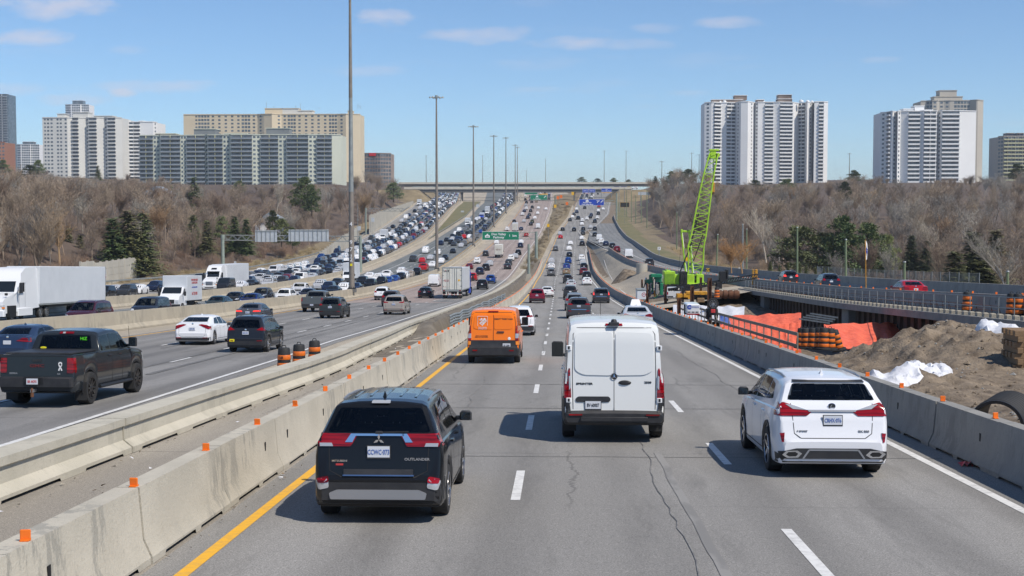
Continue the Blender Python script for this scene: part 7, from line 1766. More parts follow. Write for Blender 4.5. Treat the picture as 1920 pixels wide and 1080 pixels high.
for a in [('spruce',212,408,258,11,GRN[0],'dark broad spruce leftmost behind the wall with the red sign',1.2),('spruce',240,394,262,12.5,GRN[2],'tallest olive green spruce behind the wall with red sign',1.2),('spruce',268,398,264,12.5,GRN[1],'right spruce of the clump behind the wall with red sign',1.15),
          ('spruce',128,428,290,9,GRN[2],'slim green spruce on slope left of the spruce clump',.9),('spruce',150,440,285,8,GRN[2],'small green spruce touching the spruce clump from left',.9),
          ('thin',366,331,430,12,GRN[0],'lone dark narrow spruce rising in front of the grey slab',1.0),('pine',572,330,470,12,GRN[1],'big round green pine in the middle of left woods',1.0),('pine',585,350,465,10,GRN[0],'darker lower crown right of the big round pine',1.0),
          ('spruce',362,402,335,10.5,GRN[1],'left green spruce behind the sign gantry post',.95),('spruce',388,412,330,9.5,GRN[2],'second green spruce behind the sign gantry post',1.0),('spruce',440,405,345,9.5,GRN[0],'blue green spruce behind the gantry truss left half',.95),('spruce',462,410,342,9.5,GRN[0],'blue green spruce behind the gantry truss with bare neighbour',1.0),
          ('pine',415,403,360,7,GRN[1],'small pine between the two spruce pairs',.9),('pine',512,392,380,7,GRN[2],'yellow green leaning pine above the sign backs',.8),('pine',528,408,370,8,GRN[2],'second leaning pine lower down above the sign backs',.9),('pine',548,425,365,6,GRN[1],'low pine just above the larger sign back',.8),
          ('pine',738,341,730,11,GRN[0],'dark round evergreen near the left end of overpass',1.2),('pine',8,298,700,9,GRN[0],'dark evergreen on the skyline at left edge',1.2),('pine',58,308,690,9,GRN[0],'dark evergreen on the skyline below small glass tower',1.3),('pine',75,299,720,9,GRN[1],'taller evergreen on skyline left of off-white tower',1.0),
          ('spruce',186,310,700,8,GRN[1],'small spruce on the skyline before the off-white tower',1.0),('pine',318,345,600,8,GRN[0],'dark evergreen below the grey slab left part',1.3),('pine',345,350,600,8,GRN[0],'round evergreen left of the lone narrow spruce',1.3),('pine',20,385,330,8,GRN[0],'dark evergreen at the left edge above the semi truck',.8),
          ('pine',450,338,650,7,GRN[1],'evergreen at foot of grey slab above the cottage',1.2),('pine',664,332,760,7,GRN[2],'low evergreen beside the beige slab end wall',1.2),
          ('pine',1500,421,252,10,(.085,.105,.045),'wide greyish green pine left of the big round evergreen',1.35,1),('pine',1580,400,250,12.5,(.055,.10,.034),'biggest dark round evergreen behind the ramp cars',1.0,0),('pine',1627,415,255,11,(.065,.11,.034),'dark evergreen right of the biggest round one',.9,1),('pine',1662,436,262,9,(.11,.14,.036),'lighter yellow green evergreen right of the dark pair',.9,0),
          ('pine',1545,432,258,9,GRN[3],'low dark evergreen filling between the pines',1.0,1),('spruce',1709,440,240,6.5,(.035,.05,.03),'small grey green spruce right of the pines',1.1,0),('spruce',1738,451,238,5.5,(.035,.05,.03),'smallest spruce between the pines and the tall spruce pair',1.1,1),
          ('spruce',1824,433,195,9.6,(.065,.07,.028),'tall olive spruce near the right edge',1.35,0),('spruce',1868,430,200,9.3,(.12,.08,.04),'brownish sparse spruce right of the olive one',1.15,0),('spruce',1790,470,190,7,(.065,.07,.028),'lower spruce left of the tall olive spruce',1.5,0),('spruce',1846,465,196,7.5,(.065,.07,.03),'spruce filling between the olive and brown ones',1.3,0),
          ('pine',1583,339,520,9,(.035,.05,.02),'flat-topped lone pine standing above the right woods',.8),('pine',1290,316,700,8,GRN[0],'dark evergreen on right skyline left of the crane tip',1.3),('pine',1258,320,720,8,GRN[1],'evergreen on the skyline right of overpass end',1.2),('pine',1475,334,640,9,GRN[0],'evergreen at foot of the zigzag tower middle',1.3),('pine',1415,336,650,8,GRN[1],'evergreen at foot of the zigzag tower left part',1.3),
          ('pine',1600,318,640,6,GRN[0],'low evergreen on skyline between the two right towers',1.6),('pine',1905,305,620,9,GRN[0],'evergreen at the right edge of the skyline',1.3),('spruce',1228,330,700,8,(.05,.06,.03),'thin evergreen above the ramp curve',1.0),
          ('pine',1090,331,1500,9,GRN[0],'dark treetop left on horizon beyond the overpass',1.8),('pine',1120,334,1520,8,GRN[0],'dark treetop in middle of horizon beyond overpass',1.8),('pine',1150,333,1500,8,GRN[1],'dark treetop right on horizon beyond the overpass',1.8),('pine',1178,336,1500,8,GRN[0],'rightmost treetop on horizon beyond the overpass',1.8)]:
    con(*a[:8], **({'var': a[8]} if len(a) > 8 else {}))
# pale sycamore-like bare trees that stand out
for px, top, y, H, lab in ((1437,385,262,11,'pale bare tree with light limbs left of the wide pine'),(1700,360,330,13,'tall pale bare tree behind the small spruces'),(518,332,400,12,'white birch standing in front of grey slab'),(1752,400,250,10,'pale bare tree left of the tall olive spruce')):
    tree('bare', XA(px, y), y, H, (.50,.43,.34), lab, None, .9, True, 2 if px != 518 else 4, z=Q(px, top, y).z-H)
tree('bare', XA(1392, 200), 200, 6.0, (.42,.23,.09), 'orange brown leafless willow bush right of the crane', None, 1.5, True, 5, z=Q(1392, 436, 200).z-6)
tree('bare', XA(1372, 205), 205, 5.0, (.38,.21,.09), 'smaller orange willow bush touching the larger one', None, 1.5, True, 3, z=Q(1372, 450, 205).z-5)
woodland('woodland', 'mass of leafless woods on the slope', [(-40,772,330,800,170,-1,skyL,21,(8,14),10),(-40,700,250,420,60,-1,skyL,23,(8,12),12),(1230,1980,330,800,190,1,skyR,22,(9,15),16),(1400,1980,230,400,50,1,skyR,24,(8,12),26)])
# young trees staked along the fence
for i, (px, y) in enumerate(((1462,215),(1478,212),(1500,205),(1512,200),(1530,190),(1545,185),(1552,182),(1445,220))):
    tree('spruce', XA(px, y), y, rg_.uniform(1.6,2.4), GRN[2], 'young evergreen sapling planted along the wire fence', 'saplings along the wire fence', 1.1, False, z=G(y)+EL(y)-.3)
print('trees', ntree['n'])
# ---------------------------------------------------------------- construction ground, pit and mound
def site_z(X, Y):
    g = G(Y); e = EL(Y); l = LL(Y) - .5
    t = SS(RBAR(Y)+.6, l, X)
    z = g + .02 + (e*t if Y > 150 else 0)
    if Y <= 150:
        z = g - .05 - .25*SS(8.4, 10.5, X)
        pit = SS(10.2, 11.0, X)*SS(60, 63, Y)*(1-SS(112, 118, Y)); z -= 1.3*pit
        near = 1-SS(50, 62, Y); z += near*(.35*SS(9, 13, X)) 
        z -= .0
        md = math.exp(-(((X-15.0)/2.7)**2 + ((Y-50)/6.0)**2)**1.3); md2 = math.exp(-(((X-11.6)/2.0)**2 + ((Y-51)/5)**2)); md3 = math.exp(-(((X-10.9)/1.5)**2+((Y-41)/2.6)**2))
        z += 1.45*md*(.72+.56*fbm(X*.55, Y*.35)) + .50*(md+md2)*(fbm(X*1.3+3, Y*1.0, 5)-.45) + .5*(md+md2+md3)*(fbm(X*2.6, Y*2.2, 3)-.5) + .16*(md+md2+md3+.3)*(fbm(X*7, Y*5, 2)-.5) + .4*md2*(.6+.8*fbm(X*1.1+7, Y*.8)) + .55*md3*(.6+.8*fbm(X, Y+5))
        z += (.28*(fbm(X*1.3, Y*.9)-.5) + .14*(fbm(X*4, Y*3)-.5))*SS(8.3, 9.3, X)*(1-pit*.5)
        s2 = SS(112, 150, Y); z += s2*(e*t)
    return z
g = Geo(); xs = [7.9+ .15*i for i in range(80)]; ys = []; y = 6.0
while y < 172: ys.append(y); y += .22 if 30 < y < 64 else .6 if y < 66 else 1.1
v = []
for y in ys:
    x1 = LL(y)-.35
    for i in range(len(xs)):
        x = xs[0]+(x1-xs[0])*i/(len(xs)-1); v.append((x, y, site_z(x, y)))
n = len(xs); g.add(v, [(j*n+i, j*n+i+1, (j+1)*n+i+1, (j+1)*n+i) for j in range(len(ys)-1) for i in range(n-1)], 'soil'); g.obj('construction_ground', smooth_=50, kind='structure')
g = Geo(); r = random.Random(2)
for k in range(2200):                                          # clods and stones
    x = r.uniform(8.6, 18.5); y = r.uniform(26, 64) if k < 1900 else r.uniform(110, 165); s_ = r.uniform(.02, .075)*(2 if r.random() < .07 else 1); z = site_z(x, y)
    p = [Vector(q_)*s_*r.uniform(.6,1.2) + Vector((x,y,z)) for q_ in ((1,0,0),(0,1,0),(-1,0,0),(0,-1,0),(0,0,.8),(0,0,-.8))]; g.add(p, [(0,1,4),(1,2,4),(2,3,4),(3,0,4),(1,0,5),(2,1,5),(3,2,5),(0,3,5)], 'soil' if r.random() < .8 else 'concrete_grey')
g.obj('rubble', kind='stuff', label='loose clods and stones scattered on the dug up ground')
# ---------------------------------------------------------------- new bridge deck on the right
DX = lambda y: 19.4 if y > 60 else 19.4
dk = thing('bridge_deck', 'unfinished concrete bridge deck with rebar posts above the dark pit', 'bridge', (19.4, 50, G(50)+EL(50)))
ox, oy, oz = dk.location
def dz(y): return G(y)+EL(y)-oz
ysd = [44+4*i for i in range(25)]
for a, b in zip(ysd, ysd[1:]):
    g = Geo(); v = []
    for y in (a+.01, b-.01):
        z = dz(y)-.02
        for x, q in ((-.9,-.42),(-.9,-.05),(-.2,-.05),(-.2,0),(.6,0),(.6,-.42)): v.append((x, y-oy, z+q))
    g.add(v, [(i,(i+1)%6,6+(i+1)%6,6+i) for i in range(6)]+[(5,4,3,2,1,0),(6,7,8,9,10,11)], 'concrete_grey'); g.obj('deck_edge', dk)
g = Geo(); y = 44.5; k = 0
stg = Geo(); stg.bbox(-.12,.12,-.16,.16,0,.18,.03,'concrete'); sm = stg.mesh('stub')
pg = Geo(); pg.tube((0,0,0),(0,0,.92),.022,n=5,m='galvanised'); pm = pg.mesh('rail_post')
while y < 138:
    link('stub', sm, dk, (-.55, y-oy, dz(y)-.06)); 
    if k % 2 == 0: link('rail_post', pm, dk, (-.62, y-oy, dz(y)-.05))
    y += 1.0; k += 1
for h in (.45, .90):
    g = Geo(); yy = 44
    while yy < 138: g.tube((-.62, yy-oy, dz(yy)-.05+h), (-.62, yy+4-oy, dz(yy+4)-.05+h), .022, n=5, m='galvanised'); yy += 4
    g.obj('rail', dk)
rb = Geo(); r = random.Random(4); yy = 60
while yy < 138:
    rb.tube((-.1, yy-oy, dz(yy)), (-.1, yy-oy, dz(yy)+.42), .014, n=3, m='rust'); rb.tube((.35, yy-oy, dz(yy)), (.2, yy-oy, dz(yy)+.42), .014, n=3, m='rust'); yy += 1.1
for h in (.2,.4): rb.tube((-.1,60-oy,dz(60)+h),(-.1,138-oy,dz(138)+h),.014,n=3,m='rust')
o = rb.obj('rebar_cage', dk); o['kind'] = 'stuff'
# sheet piling under the deck
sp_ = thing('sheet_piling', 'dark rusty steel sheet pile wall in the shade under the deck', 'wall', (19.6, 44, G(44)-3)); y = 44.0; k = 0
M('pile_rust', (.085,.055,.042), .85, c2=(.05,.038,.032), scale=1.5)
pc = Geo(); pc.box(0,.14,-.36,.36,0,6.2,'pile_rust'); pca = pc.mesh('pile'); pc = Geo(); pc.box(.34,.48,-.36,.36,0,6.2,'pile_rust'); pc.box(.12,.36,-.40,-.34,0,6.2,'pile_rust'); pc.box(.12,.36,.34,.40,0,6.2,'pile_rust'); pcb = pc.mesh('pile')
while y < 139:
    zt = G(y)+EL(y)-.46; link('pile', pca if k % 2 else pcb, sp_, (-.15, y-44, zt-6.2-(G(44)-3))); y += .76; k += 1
for yy in (61.5, 90.5, 127):                                  # concrete abutment piers
    g = Geo(); zt = G(yy)+EL(yy)-.45; g.bbox(19.0, 20.4, yy-1.0, yy+1.0, zt-4.5, zt, .05, 'concrete_grey'); g.obj('bridge_pier', None, label={61.5:'short grey concrete pier beside the dirt mound under the deck',90.5:'grey concrete pier behind first orange tarp',127:'grey concrete pier at the far end of the deck'}[yy], category='pier')
# tarps
def cloth(name, label, p00, p10, p11, p01, mat, nx=26, ny=12, amp=.12, seed=0, cat='tarp', fold=5.0):
    g = Geo(); v = []
    p00, p10, p11, p01 = map(Vector, (p00, p10, p11, p01)); nn = (p10-p00).cross(p01-p00).normalized()
    for j in range(ny+1):
        for i in range(nx+1):
            u, w_ = i/nx, j/ny; p = p00.lerp(p10, u).lerp(p01.lerp(p11, u), w_)
            a = amp*(math.sin(u*fold*PI*2+seed+w_*1.2)*.35 + (fbm(u*9+seed*3, w_*3+seed)-.5)*1.6); v.append(p + nn*a + Vector((0,0,(fbm(u*7+seed, 2)-.5)*.25*(w_ if j == ny else 0))))
    m = nx+1; f = [(j*m+i, j*m+i+1, (j+1)*m+i+1, (j+1)*m+i) for j in range(ny) for i in range(nx)]
    k = len(v); v2 = [q - nn*.03 for q in v]; g.add(v + v2, f + [tuple(a+k for a in q[::-1]) for q in f], mat)
    return g.obj(name, smooth_=60, label=label, category=cat)
q = lambda px, py, Y: Q(px, py, Y)
cloth('orange_tarp', 'orange insulating tarp hung under the deck left of the barrels', q(1350,618,88), q(1502,652,84), q(1502,588,90), q(1352,593,92), 'orange_cloth', seed=1)
cloth('orange_tarp', 'lower orange tarp hanging just left of the barrel cluster', q(1440,650,76), q(1502,664,74), q(1500,605,78), q(1440,609,78), 'orange_cloth', seed=2, nx=14)
cloth('orange_tarp', 'long orange tarp behind the bent rebar hooks left of mound', q(1555,652,72), q(1705,650,74), q(1712,606,80), q(1545,608,76), 'orange_cloth', seed=3, nx=34)
cloth('orange_tarp', 'crumpled orange tarp lying on the deck beside the flag pole', q(1494,560,112), q(1568,562,110), q(1566,551,116), q(1498,553,118), 'orange_cloth', seed=4, amp=.3, fold=3)
cloth('orange_tarp', 'pinkish orange tarp on deck around the two barrels right', q(1775,586,72), q(1832,588,70), q(1830,568,74), q(1790,570,75), 'orange_cloth', seed=5, amp=.3, fold=2)
cloth('white_sheet', 'white plastic sheeting wrapped over formwork behind the spare wheel trailer', q(1262,598,118), q(1394,604,112), q(1396,574,118), q(1262,572,124), 'white_cloth', seed=6, amp=.15)
cloth('blue_sheet', 'small blue plastic sheet beside the black engine trailer', q(1350,606,86), q(1372,612,85), q(1366,596,87), q(1348,588,88), 'blue_cloth', seed=7, nx=8, ny=6)
def mound_cloth(name, label, cx, cy, rx, ry, h, mat, seed):
    g = Geo(); v = []; N_ = 22
    for j in range(N_):
        for i in range(N_):
            u, w_ = i/(N_-1)*2-1, j/(N_-1)*2-1; x, y = cx+u*rx, cy+w_*ry; e = max(0, 1-(u*u+w_*w_))
            v.append((x+(hsh(i,j)-.5)*.05, y, site_z(x, y)+.02 + h*e**.6*(.35+1.6*abs(fbm(u*1.9+seed, w_*1.9)-.40)+.55*fbm(u*6+seed, w_*6)) - (.12 if e == 0 else 0)))
    g.add(v, [(j*N_+i, j*N_+i+1, (j+1)*N_+i+1, (j+1)*N_+i) for j in range(N_-1) for i in range(N_-1)], mat); return g.obj(name, smooth_=40, label=label, category='tarp')
p1, p2, p3 = Q(1668,693,41), Q(1738,688,42.5), Q(1622,694,41)
mound_cloth('white_tarp', 'crumpled white tarp lying on the dirt in front of the mound', p1.x, 41, .95, 1.3, .42, 'white_cloth', 1); mound_cloth('white_tarp', 'second crumpled white tarp on the dirt right of the first', p2.x, 42.6, .75, 1.2, .42, 'white_cloth', 5)
p4 = Q(1905,632,47); mound_cloth('white_tarp', 'white sheet on the mound at the right edge above the timber', 17.0, 50, 1.7, 2.2, .5, 'white_cloth', 9)
# black pipe arch lying behind the barrier
pp = Q(1868, 800, 30.5); g = Geo(); R_ = .60
g.lathe([(R_,0),(R_,1.9),(R_-.07,1.9),(R_-.07,0)], 48, 'steel_black', 'Y', (0,0,0), closed=True)
for k in range(9): g.lathe([(R_,.1+k*.2),(R_+.025,.14+k*.2),(R_+.025,.2+k*.2),(R_,.24+k*.2)], 48, 'rubber', 'Y')
o = g.obj('culvert_pipe', smooth_=40, loc=(pp.x, 30.5, site_z(pp.x, 30.8)+.12), rot=(0,0,R(-28)), label='black corrugated pipe half buried behind the right barrier', category='pipe')
# timber stack at right edge
tp = Q(1915, 690, 44); t = thing('timber_stack', 'stack of brown timber blocks at the right edge beside the mound', 'timber', (tp.x+.25, 44, tp.z))
bg_ = Geo(); bg_.bbox(-.7,.7,-.10,.10,0,.17,.01,'wood'); bm1 = bg_.mesh('timber'); bg_ = Geo(); bg_.bbox(-.10,.10,-.7,.7,0,.17,.01,'wood'); bm2 = bg_.mesh('timber')
for lv in range(7):
    for k in range(4):
        if lv % 2: link('timber', bm2, t, (-.52+k*.35, 0, lv*.18), (0,0,R(rg_.uniform(-3,3))))
        else: link('timber', bm1, t, (0, -.52+k*.35, lv*.18), (0,0,R(rg_.uniform(-3,3))))
# barrels
def barrel_meshes():
    out = []
    pr = lambda z: .235-.045*(z/1.0)
    g = Geo(); g.lathe([(.24,0),(pr(.1),.10),(pr(.22),.22)], 20, 'rubber'); out.append(('body', g))
    body = Geo(); body.lathe([(pr(z)-.004, z) for z in (.05,.3,.5,.7,.93)]+[(.165,.975),(0,.985)], 20, 'rubber')
    b2 = Geo()
    for z0, z1 in ((.13,.27),(.37,.51),(.61,.76)): b2.lathe([(pr(z0), z0),(pr(z0)+.006,z0+.01),(pr(z1)+.006,z1-.01),(pr(z1),z1)], 20, 'barrel_orange')
    base = Geo(); base.lathe([(0,.0),(.33,0),(.33,.06),(.25,.08)], 20, 'rubber'); h = Geo(); h.tube((-.07,0,.97),(-.045,0,1.05),.014,n=5,m='rubber'); h.tube((-.045,0,1.05),(.045,0,1.05),.014,n=5,m='rubber'); h.tube((.045,0,1.05),(.07,0,.97),.014,n=5,m='rubber')
    return [('body', body), ('reflective_bands', b2), ('base', base), ('handle', h)]
BM = [(n, g.mesh(n, 40)) for n, g in barrel_meshes()]
def barrel(x, y, z, label, tilt=(0,0), group=None, num=None):
    t = thing('traffic_barrel', label, 'traffic barrel', (x, y, z), rg_.uniform(0,6), group); t.rotation_euler = (tilt[0], tilt[1], 0)
    for n, me in BM: link(n, me, t)
    if num: text('number', num, .12, t, (-.05,-.222,.68), (R(90),0,0), 'print_black', bold=.004)
    return t
for px, py, lab, num in ((533,690,'nearest striped barrel with number 10 behind the grooved barrier','10'),(561,681,'middle one of three striped barrels behind the grooved barrier',None),(590,671,'farthest of three striped barrels behind the grooved barrier',None)):
    x, y = P(px, py+21); barrel(x, y, G(y)+.02, lab, num=num)
for i, (px, Y, dz_, lab, tl) in enumerate(((1501,66,0,'striped barrel leftmost in the cluster beside orange tarp',(0,.05)),(1511,65,0,'striped barrel second from left in the cluster',(0,-.03)),(1523,63.5,0,'striped barrel in the middle back of the cluster',(0,.02)),(1536,62,0,'striped barrel in front middle of the cluster',(0,0)),(1544,60.5,0,'faded striped barrel standing foremost in the cluster',(0,.02)),(1557,61.5,0,'bright striped barrel right of the faded one',(0,-.02)),(1574,64,0,'leaning striped barrel rightmost in the cluster',(.05,-.28)))):
    p = Q(px, 640, Y); barrel(p.x, Y, Q(px, 653+i*.6, Y).z, lab, tl)
for px, py, Y, lab in ((1813,588,65.5,'striped barrel standing on the pink tarp on the deck'),(1896,594,59.6,'left of two striped barrels on the deck near right edge'),(1908,594,59,'right of two striped barrels on the deck near right edge'),(1344,560,118,'lone orange barrel beyond the white sheeting')):
    p = Q(px, py, Y); barrel(p.x, Y, (G(Y)+EL(Y)) if px > 1500 else p.z, lab)
g = Geo()
for k in range(4): g.beam((-.9+k*.15,.12*k,.78+.09*k),(.7+k*.1,.12*k,.62+.09*k),.03,.07,'galvanised')
p = Q(1530, 628, 69); g.obj('barricade_boards', loc=(p.x, 69, p.z), rot=(0,0,R(-30)), label='grey slatted barricade boards lying on top of the barrel cluster', category='barricade')
# bent rebar hooks in front of the tarp
for i, px in enumerate((1604,1615,1623,1631,1640,1648)):
    p = Q(px, 648, 66); z = site_z(p.x, 66); g = Geo(); g.tube((0,0,-.2),(0,0,.85+.05*(i%3)),.022,n=5,m='rust'); g.tube((0,0,.85+.05*(i%3)),(.14,0,.87+.05*(i%3)),.022,n=5,m='rust'); g.tube((.14,0,.87+.05*(i%3)),(.16,0,.78),.02,n=5,m='rust')
    g.obj('rebar_hook', loc=(p.x, 66, z+.35), label='bent rusty rebar hook sticking up in front of the orange tarp', category='rebar', group='rebar hooks by the orange tarp')
# timber hand rail along the pit edge
t = thing('pit_railing', 'grey timber hand rail on thin posts between barrier and orange tarps', 'railing', (9.4, 54, G(54)))
RXf = lambda y: 9.5+(y-54)*.012
y = 54.0
while y < 116:
    g = Geo(); g.beam((RXf(y)-9.4, y-54, site_z(9.0, y)-G(54)-.05), (RXf(y)-9.4, y-54, G(y)-G(54)+1.02), .05, .05, 'wood_grey'); g.obj('post', t); y += 2.4
for h in (.98, .50):
    y = 54.0
    while y < 113: g = Geo(); g.beam((RXf(y)-9.4, y-54, G(y)-G(54)+h), (RXf(y+7)-9.4, y+7-54, G(y+7)-G(54)+h), .05, .14, 'wood_grey'); g.obj('rail', t); y += 7
g = Geo(); r = random.Random(9)
for k in range(16): x = r.uniform(8.2, 9.2); y = r.uniform(50, 78); g.tube((x, y, site_z(x,y)+.06), (x+r.uniform(-.2,.4), y+r.uniform(5,9), site_z(x, y+7)+.06), .025, n=4, m='steel_black')
g.obj('rebar_bundle', label='long thin steel bars lying along the foot of right barrier', category='rebar')
# rust piles
for px, y0_, y1_, Y, w_, lab in ((1330,521,583,100,.30,'tall rusty H pile standing right of the spare wheel trailer'),(1297.5,536,563,112,.30,'shorter rusty pile with flat top left of the tall one'),(1314,520,533,150,.25,'small rusty pile end behind the black leader'),(1273,558,588,98,.26,'rusty pile behind the white trailer sign'),(1248,534,552,140,.28,'rusty pile beside the green crane counterweight'),(1213,543,556,120,.3,'brown pipe stub in front of the green drill')):
    a, b = Q(px, y1_, Y), Q(px, y0_, Y); g = Geo(); w2 = w_/2
    g.box(-w2,-w2+.03,-w2,w2,a.z-1,b.z,'rust'); g.box(w2-.03,w2,-w2,w2,a.z-1,b.z,'rust'); g.box(-w2,w2,-.015,.015,a.z-1,b.z,'rust'); g.obj('steel_pile', loc=(a.x, Y, 0), label=lab, category='pile')
# concrete blocks / pipes
for px, py0, py1, w_, Y, lab in ((1203.5,494,520,3.6,235,'big pale concrete cylinder on the gore beside the sand heap'),(1325,536,551,20/13.4,190,'pale concrete ring standing behind the crane tracks'),(1401,535,552,1.6,150,'pale concrete ring left of the yellow frame'),(1378,538,552,1.0,155,'small grey concrete block between the two rings')):
    a = Q(px, py1, Y); b = Q(px, py0, Y); rr = {3.6:.97}.get(w_, w_/2*.95); g = Geo(); g.lathe([(rr,0),(rr,b.z-a.z),(rr-.12,b.z-a.z),(rr-.12,.3)], 28, 'concrete_pale'); g.lathe([(0,.3),(rr-.12,.3)],28,'concrete_dark')
    g.obj('concrete_ring', smooth_=30, loc=(a.x, Y, a.z), label=lab, category='concrete ring')
g = Geo(); v = []; N_ = 16; pc_ = Q(1170, 517, 240)
for j in range(N_):
    for i in range(N_):
        u, w_ = i/(N_-1)*2-1, j/(N_-1)*2-1; e = max(0, 1-math.hypot(u,w_)); v.append((pc_.x+u*2.3, 240+w_*4, G(240+w_*4)+gore(pc_.x+u*2.3,240+w_*4)-.05+1.9*e**.8*(.7+.6*fbm(u*3+4,w_*3))))
g.add(v, [(j*N_+i, j*N_+i+1, (j+1)*N_+i+1, (j+1)*N_+i) for j in range(N_-1) for i in range(N_-1)], 'soil'); g.obj('sand_heap', smooth_=60, kind='stuff', label='brown sand heap on the gore left of the concrete cylinder')
# ---------------------------------------------------------------- lattice crane
CY = 158.0; cb = Q(1290, 545, CY); crn = thing('crawler_crane', 'lime green crawler crane with tall lattice boom', 'crane', tuple(cb))
def cr(px, py, dy=0): p = Q(px, py, CY+dy); return Vector((p.x-cb.x, dy, p.z-cb.z))
A = lambda n, g, sm=30: g.obj(n, crn, sm)
for i, yy in enumerate((-1.9, 1.9)):
    g = Geo(); x0, x1 = cr(1238,545).x, cr(1345,545).x; g.prism([(x0,.25),(x0+.3,0),(x1-.3,0),(x1,.25),(x1,.55),(x1-.3,.8),(x0+.3,.8),(x0,.55)], yy-.35, yy+.35, 'steel_black')
    for k in range(14): x = x0+.3+(x1-x0-.6)*k/13; g.box(x-.08,x+.08,yy-.38,yy+.38,-.02,.06,'rubber'); g.box(x-.08,x+.08,yy-.38,yy+.38,.78,.85,'rubber')
    A('crawler_track', g)
g = Geo(); g.bbox(-2.2,2.2,-1.5,1.5,.55,.95,.05,'crane_green'); A('turntable', g)
def pbox(px0, px1, py0, py1, d0, d1, mat, b=.04):
    a, c = cr(px0, py1), cr(px1, py0); g = Geo(); g.bbox(a.x, c.x, d0, d1, a.z, c.z, b, mat); return g
A('counterweight', pbox(1243.5,1264,508,536,-1.5,1.5,'crane_green')); g = pbox(1244,1264,508,534,-1.51,-1.50,'crane_dark',.001)
gg = Geo()
for k in range(9): a = cr(1245+k*2.1,535); c = cr(1245.6+k*2.1,512); gg.box(a.x,c.x,-1.54,-1.5,a.z,c.z,'crane_dark')
A('cooling_grille', gg); A('engine_cover', pbox(1248,1256,506,514,-1.2,1.2,'crane_green'))
A('machinery_house', pbox(1262,1300,514,537,-1.2,1.3,'crane_green')); A('deck_plate', pbox(1243,1318,535,540,-1.6,1.6,'crane_green'))
A('operator_cab', pbox(1271.5,1286,508,533,-1.9,-.6,'steel_black',.06)); g = pbox(1273,1279,511,531,-1.93,-1.9,'glass_tint',.002); g.join(pbox(1280,1285,510,531,-1.93,-1.9,'glass_tint',.002)); A('cab_window', g)
A('winch_housing', pbox(1304,1318,514,537,-1.0,1.0,'crane_green')); g = Geo(); c = cr(1296,522); g.lathe([(.5,-.9),(.5,.9)],20,'steel_black','Y',(c.x,0,c.z)); A('winch_drum', g)
g = Geo()
for a, b in (((1290,512),(1282,440)),((1299,512),(1293,440))): g.tube(cr(*a,-.8), cr(*b,-.3), .10, n=6, m='white_steel')
g2 = Geo()
for a, b in (((1286,512),(1277.5,432)),((1299,512),(1292,433))): g2.tube(cr(*a,-.9), cr(*b,-.4), .11, n=6, m='crane_green'); g2.tube(cr(a[0]+1.5,a[1],-.9), cr(b[0]+1.5,b[1],-.4), .05, n=5, m='white_steel')
g2.tube(cr(1277,434,-.4), cr(1293,434,-.4), .12, n=6, m='crane_green'); g2.tube(cr(1283,466,-.6), cr(1296,466,-.6), .06, n=6, m='crane_green'); g2.bbox(cr(1276,434).x, cr(1279,434).x, -.6,-.2, cr(0,434).z-.1, cr(0,429).z, .03,'crane_green'); g2.bbox(cr(1290,434).x, cr(1293.5,434).x, -.6,-.2, cr(0,434).z-.1, cr(0,430).z, .03,'crane_green'); A('mast_frame', g2)
# boom: four chords with zigzag lacing, in sections that taper at both ends
bl = [(1287,1306,548-8),(1291,1318,500),(1290,1319.5,462),(1296,1324,440),(1304,1329,400),(1312,1334,360),(1320,1339,325),(1327,1344,300),(1331,1347,287)]
boom_parts = []
hd = lambda i: (.55,.8,.95,.95,.95,.9,.8,.6,.45)[i]
for i in range(len(bl)-1):
    g = Geo(); (l0, r0, y0_), (l1, r1, y1_) = bl[i], bl[i+1]
    c0 = [cr(l0,y0_,-hd(i)), cr(r0,y0_,-hd(i)), cr(r0,y0_,hd(i)), cr(l0,y0_,hd(i))]; c1 = [cr(l1,y1_,-hd(i+1)), cr(r1,y1_,-hd(i+1)), cr(r1,y1_,hd(i+1)), cr(l1,y1_,hd(i+1))]
    for a, b in zip(c0, c1): g.tube(a, b, .085, n=6, m='crane_green')
    for a, b in zip(c0, c0[1:]+c0[:1]): g.tube(a, b, .035, n=5, m='crane_green')
    nz_ = max(2, int((y0_-y1_)/10))
    for k in range(nz_):
        t0, t1 = k/nz_, (k+1)/nz_
        for s_ in range(4):
            a0, a1 = c0[s_].lerp(c1[s_], t0), c0[s_].lerp(c1[s_], t1); b0, b1 = c0[(s_+1)%4].lerp(c1[(s_+1)%4], t0), c0[(s_+1)%4].lerp(c1[(s_+1)%4], t1)
            if (k+s_) % 2: g.tube(a0, b1, .048, n=4, m='crane_green', caps=False)
            else: g.tube(b0, a1, .048, n=4, m='crane_green', caps=False)
    A('boom_section', g)
g = Geo()
a, b = cr(1331,297), cr(1347,283); g.bbox(a.x, b.x-.3, -.45, .45, a.z, b.z, .05, 'crane_green'); g.bbox(cr(1331,284).x-.1, cr(1348,284).x, -.5,.5, cr(0,285).z, cr(0,282).z,.03,'crane_green'); g.bbox(cr(1345,292).x, cr(1349,292).x, -.3,.3, cr(0,296).z, cr(0,290).z,.03,'crane_green'); g.bbox(cr(1326,297).x, cr(1331,297).x,-.3,.3,cr(0,300).z,cr(0,296).z,.03,'crane_green'); A('boom_head', g)
g = Geo(); c = cr(1339,291); g.lathe([(.3,-.3),(.36,-.2),(.36,.2),(.3,.3)],16,'rust','Y',(c.x,0,c.z)); A('sheave', g)
g = Geo(); c = cr(1337,350); g.bbox(c.x-.18,c.x+.18,-.15,.15,c.z-.6,c.z+.5,.05,'machine_yellow'); g.lathe([(0,-.9),(.14,-.8),(.14,-.6),(.05,-.5)],10,'rust','Z',(c.x,0,c.z)); A('hook_block', g)
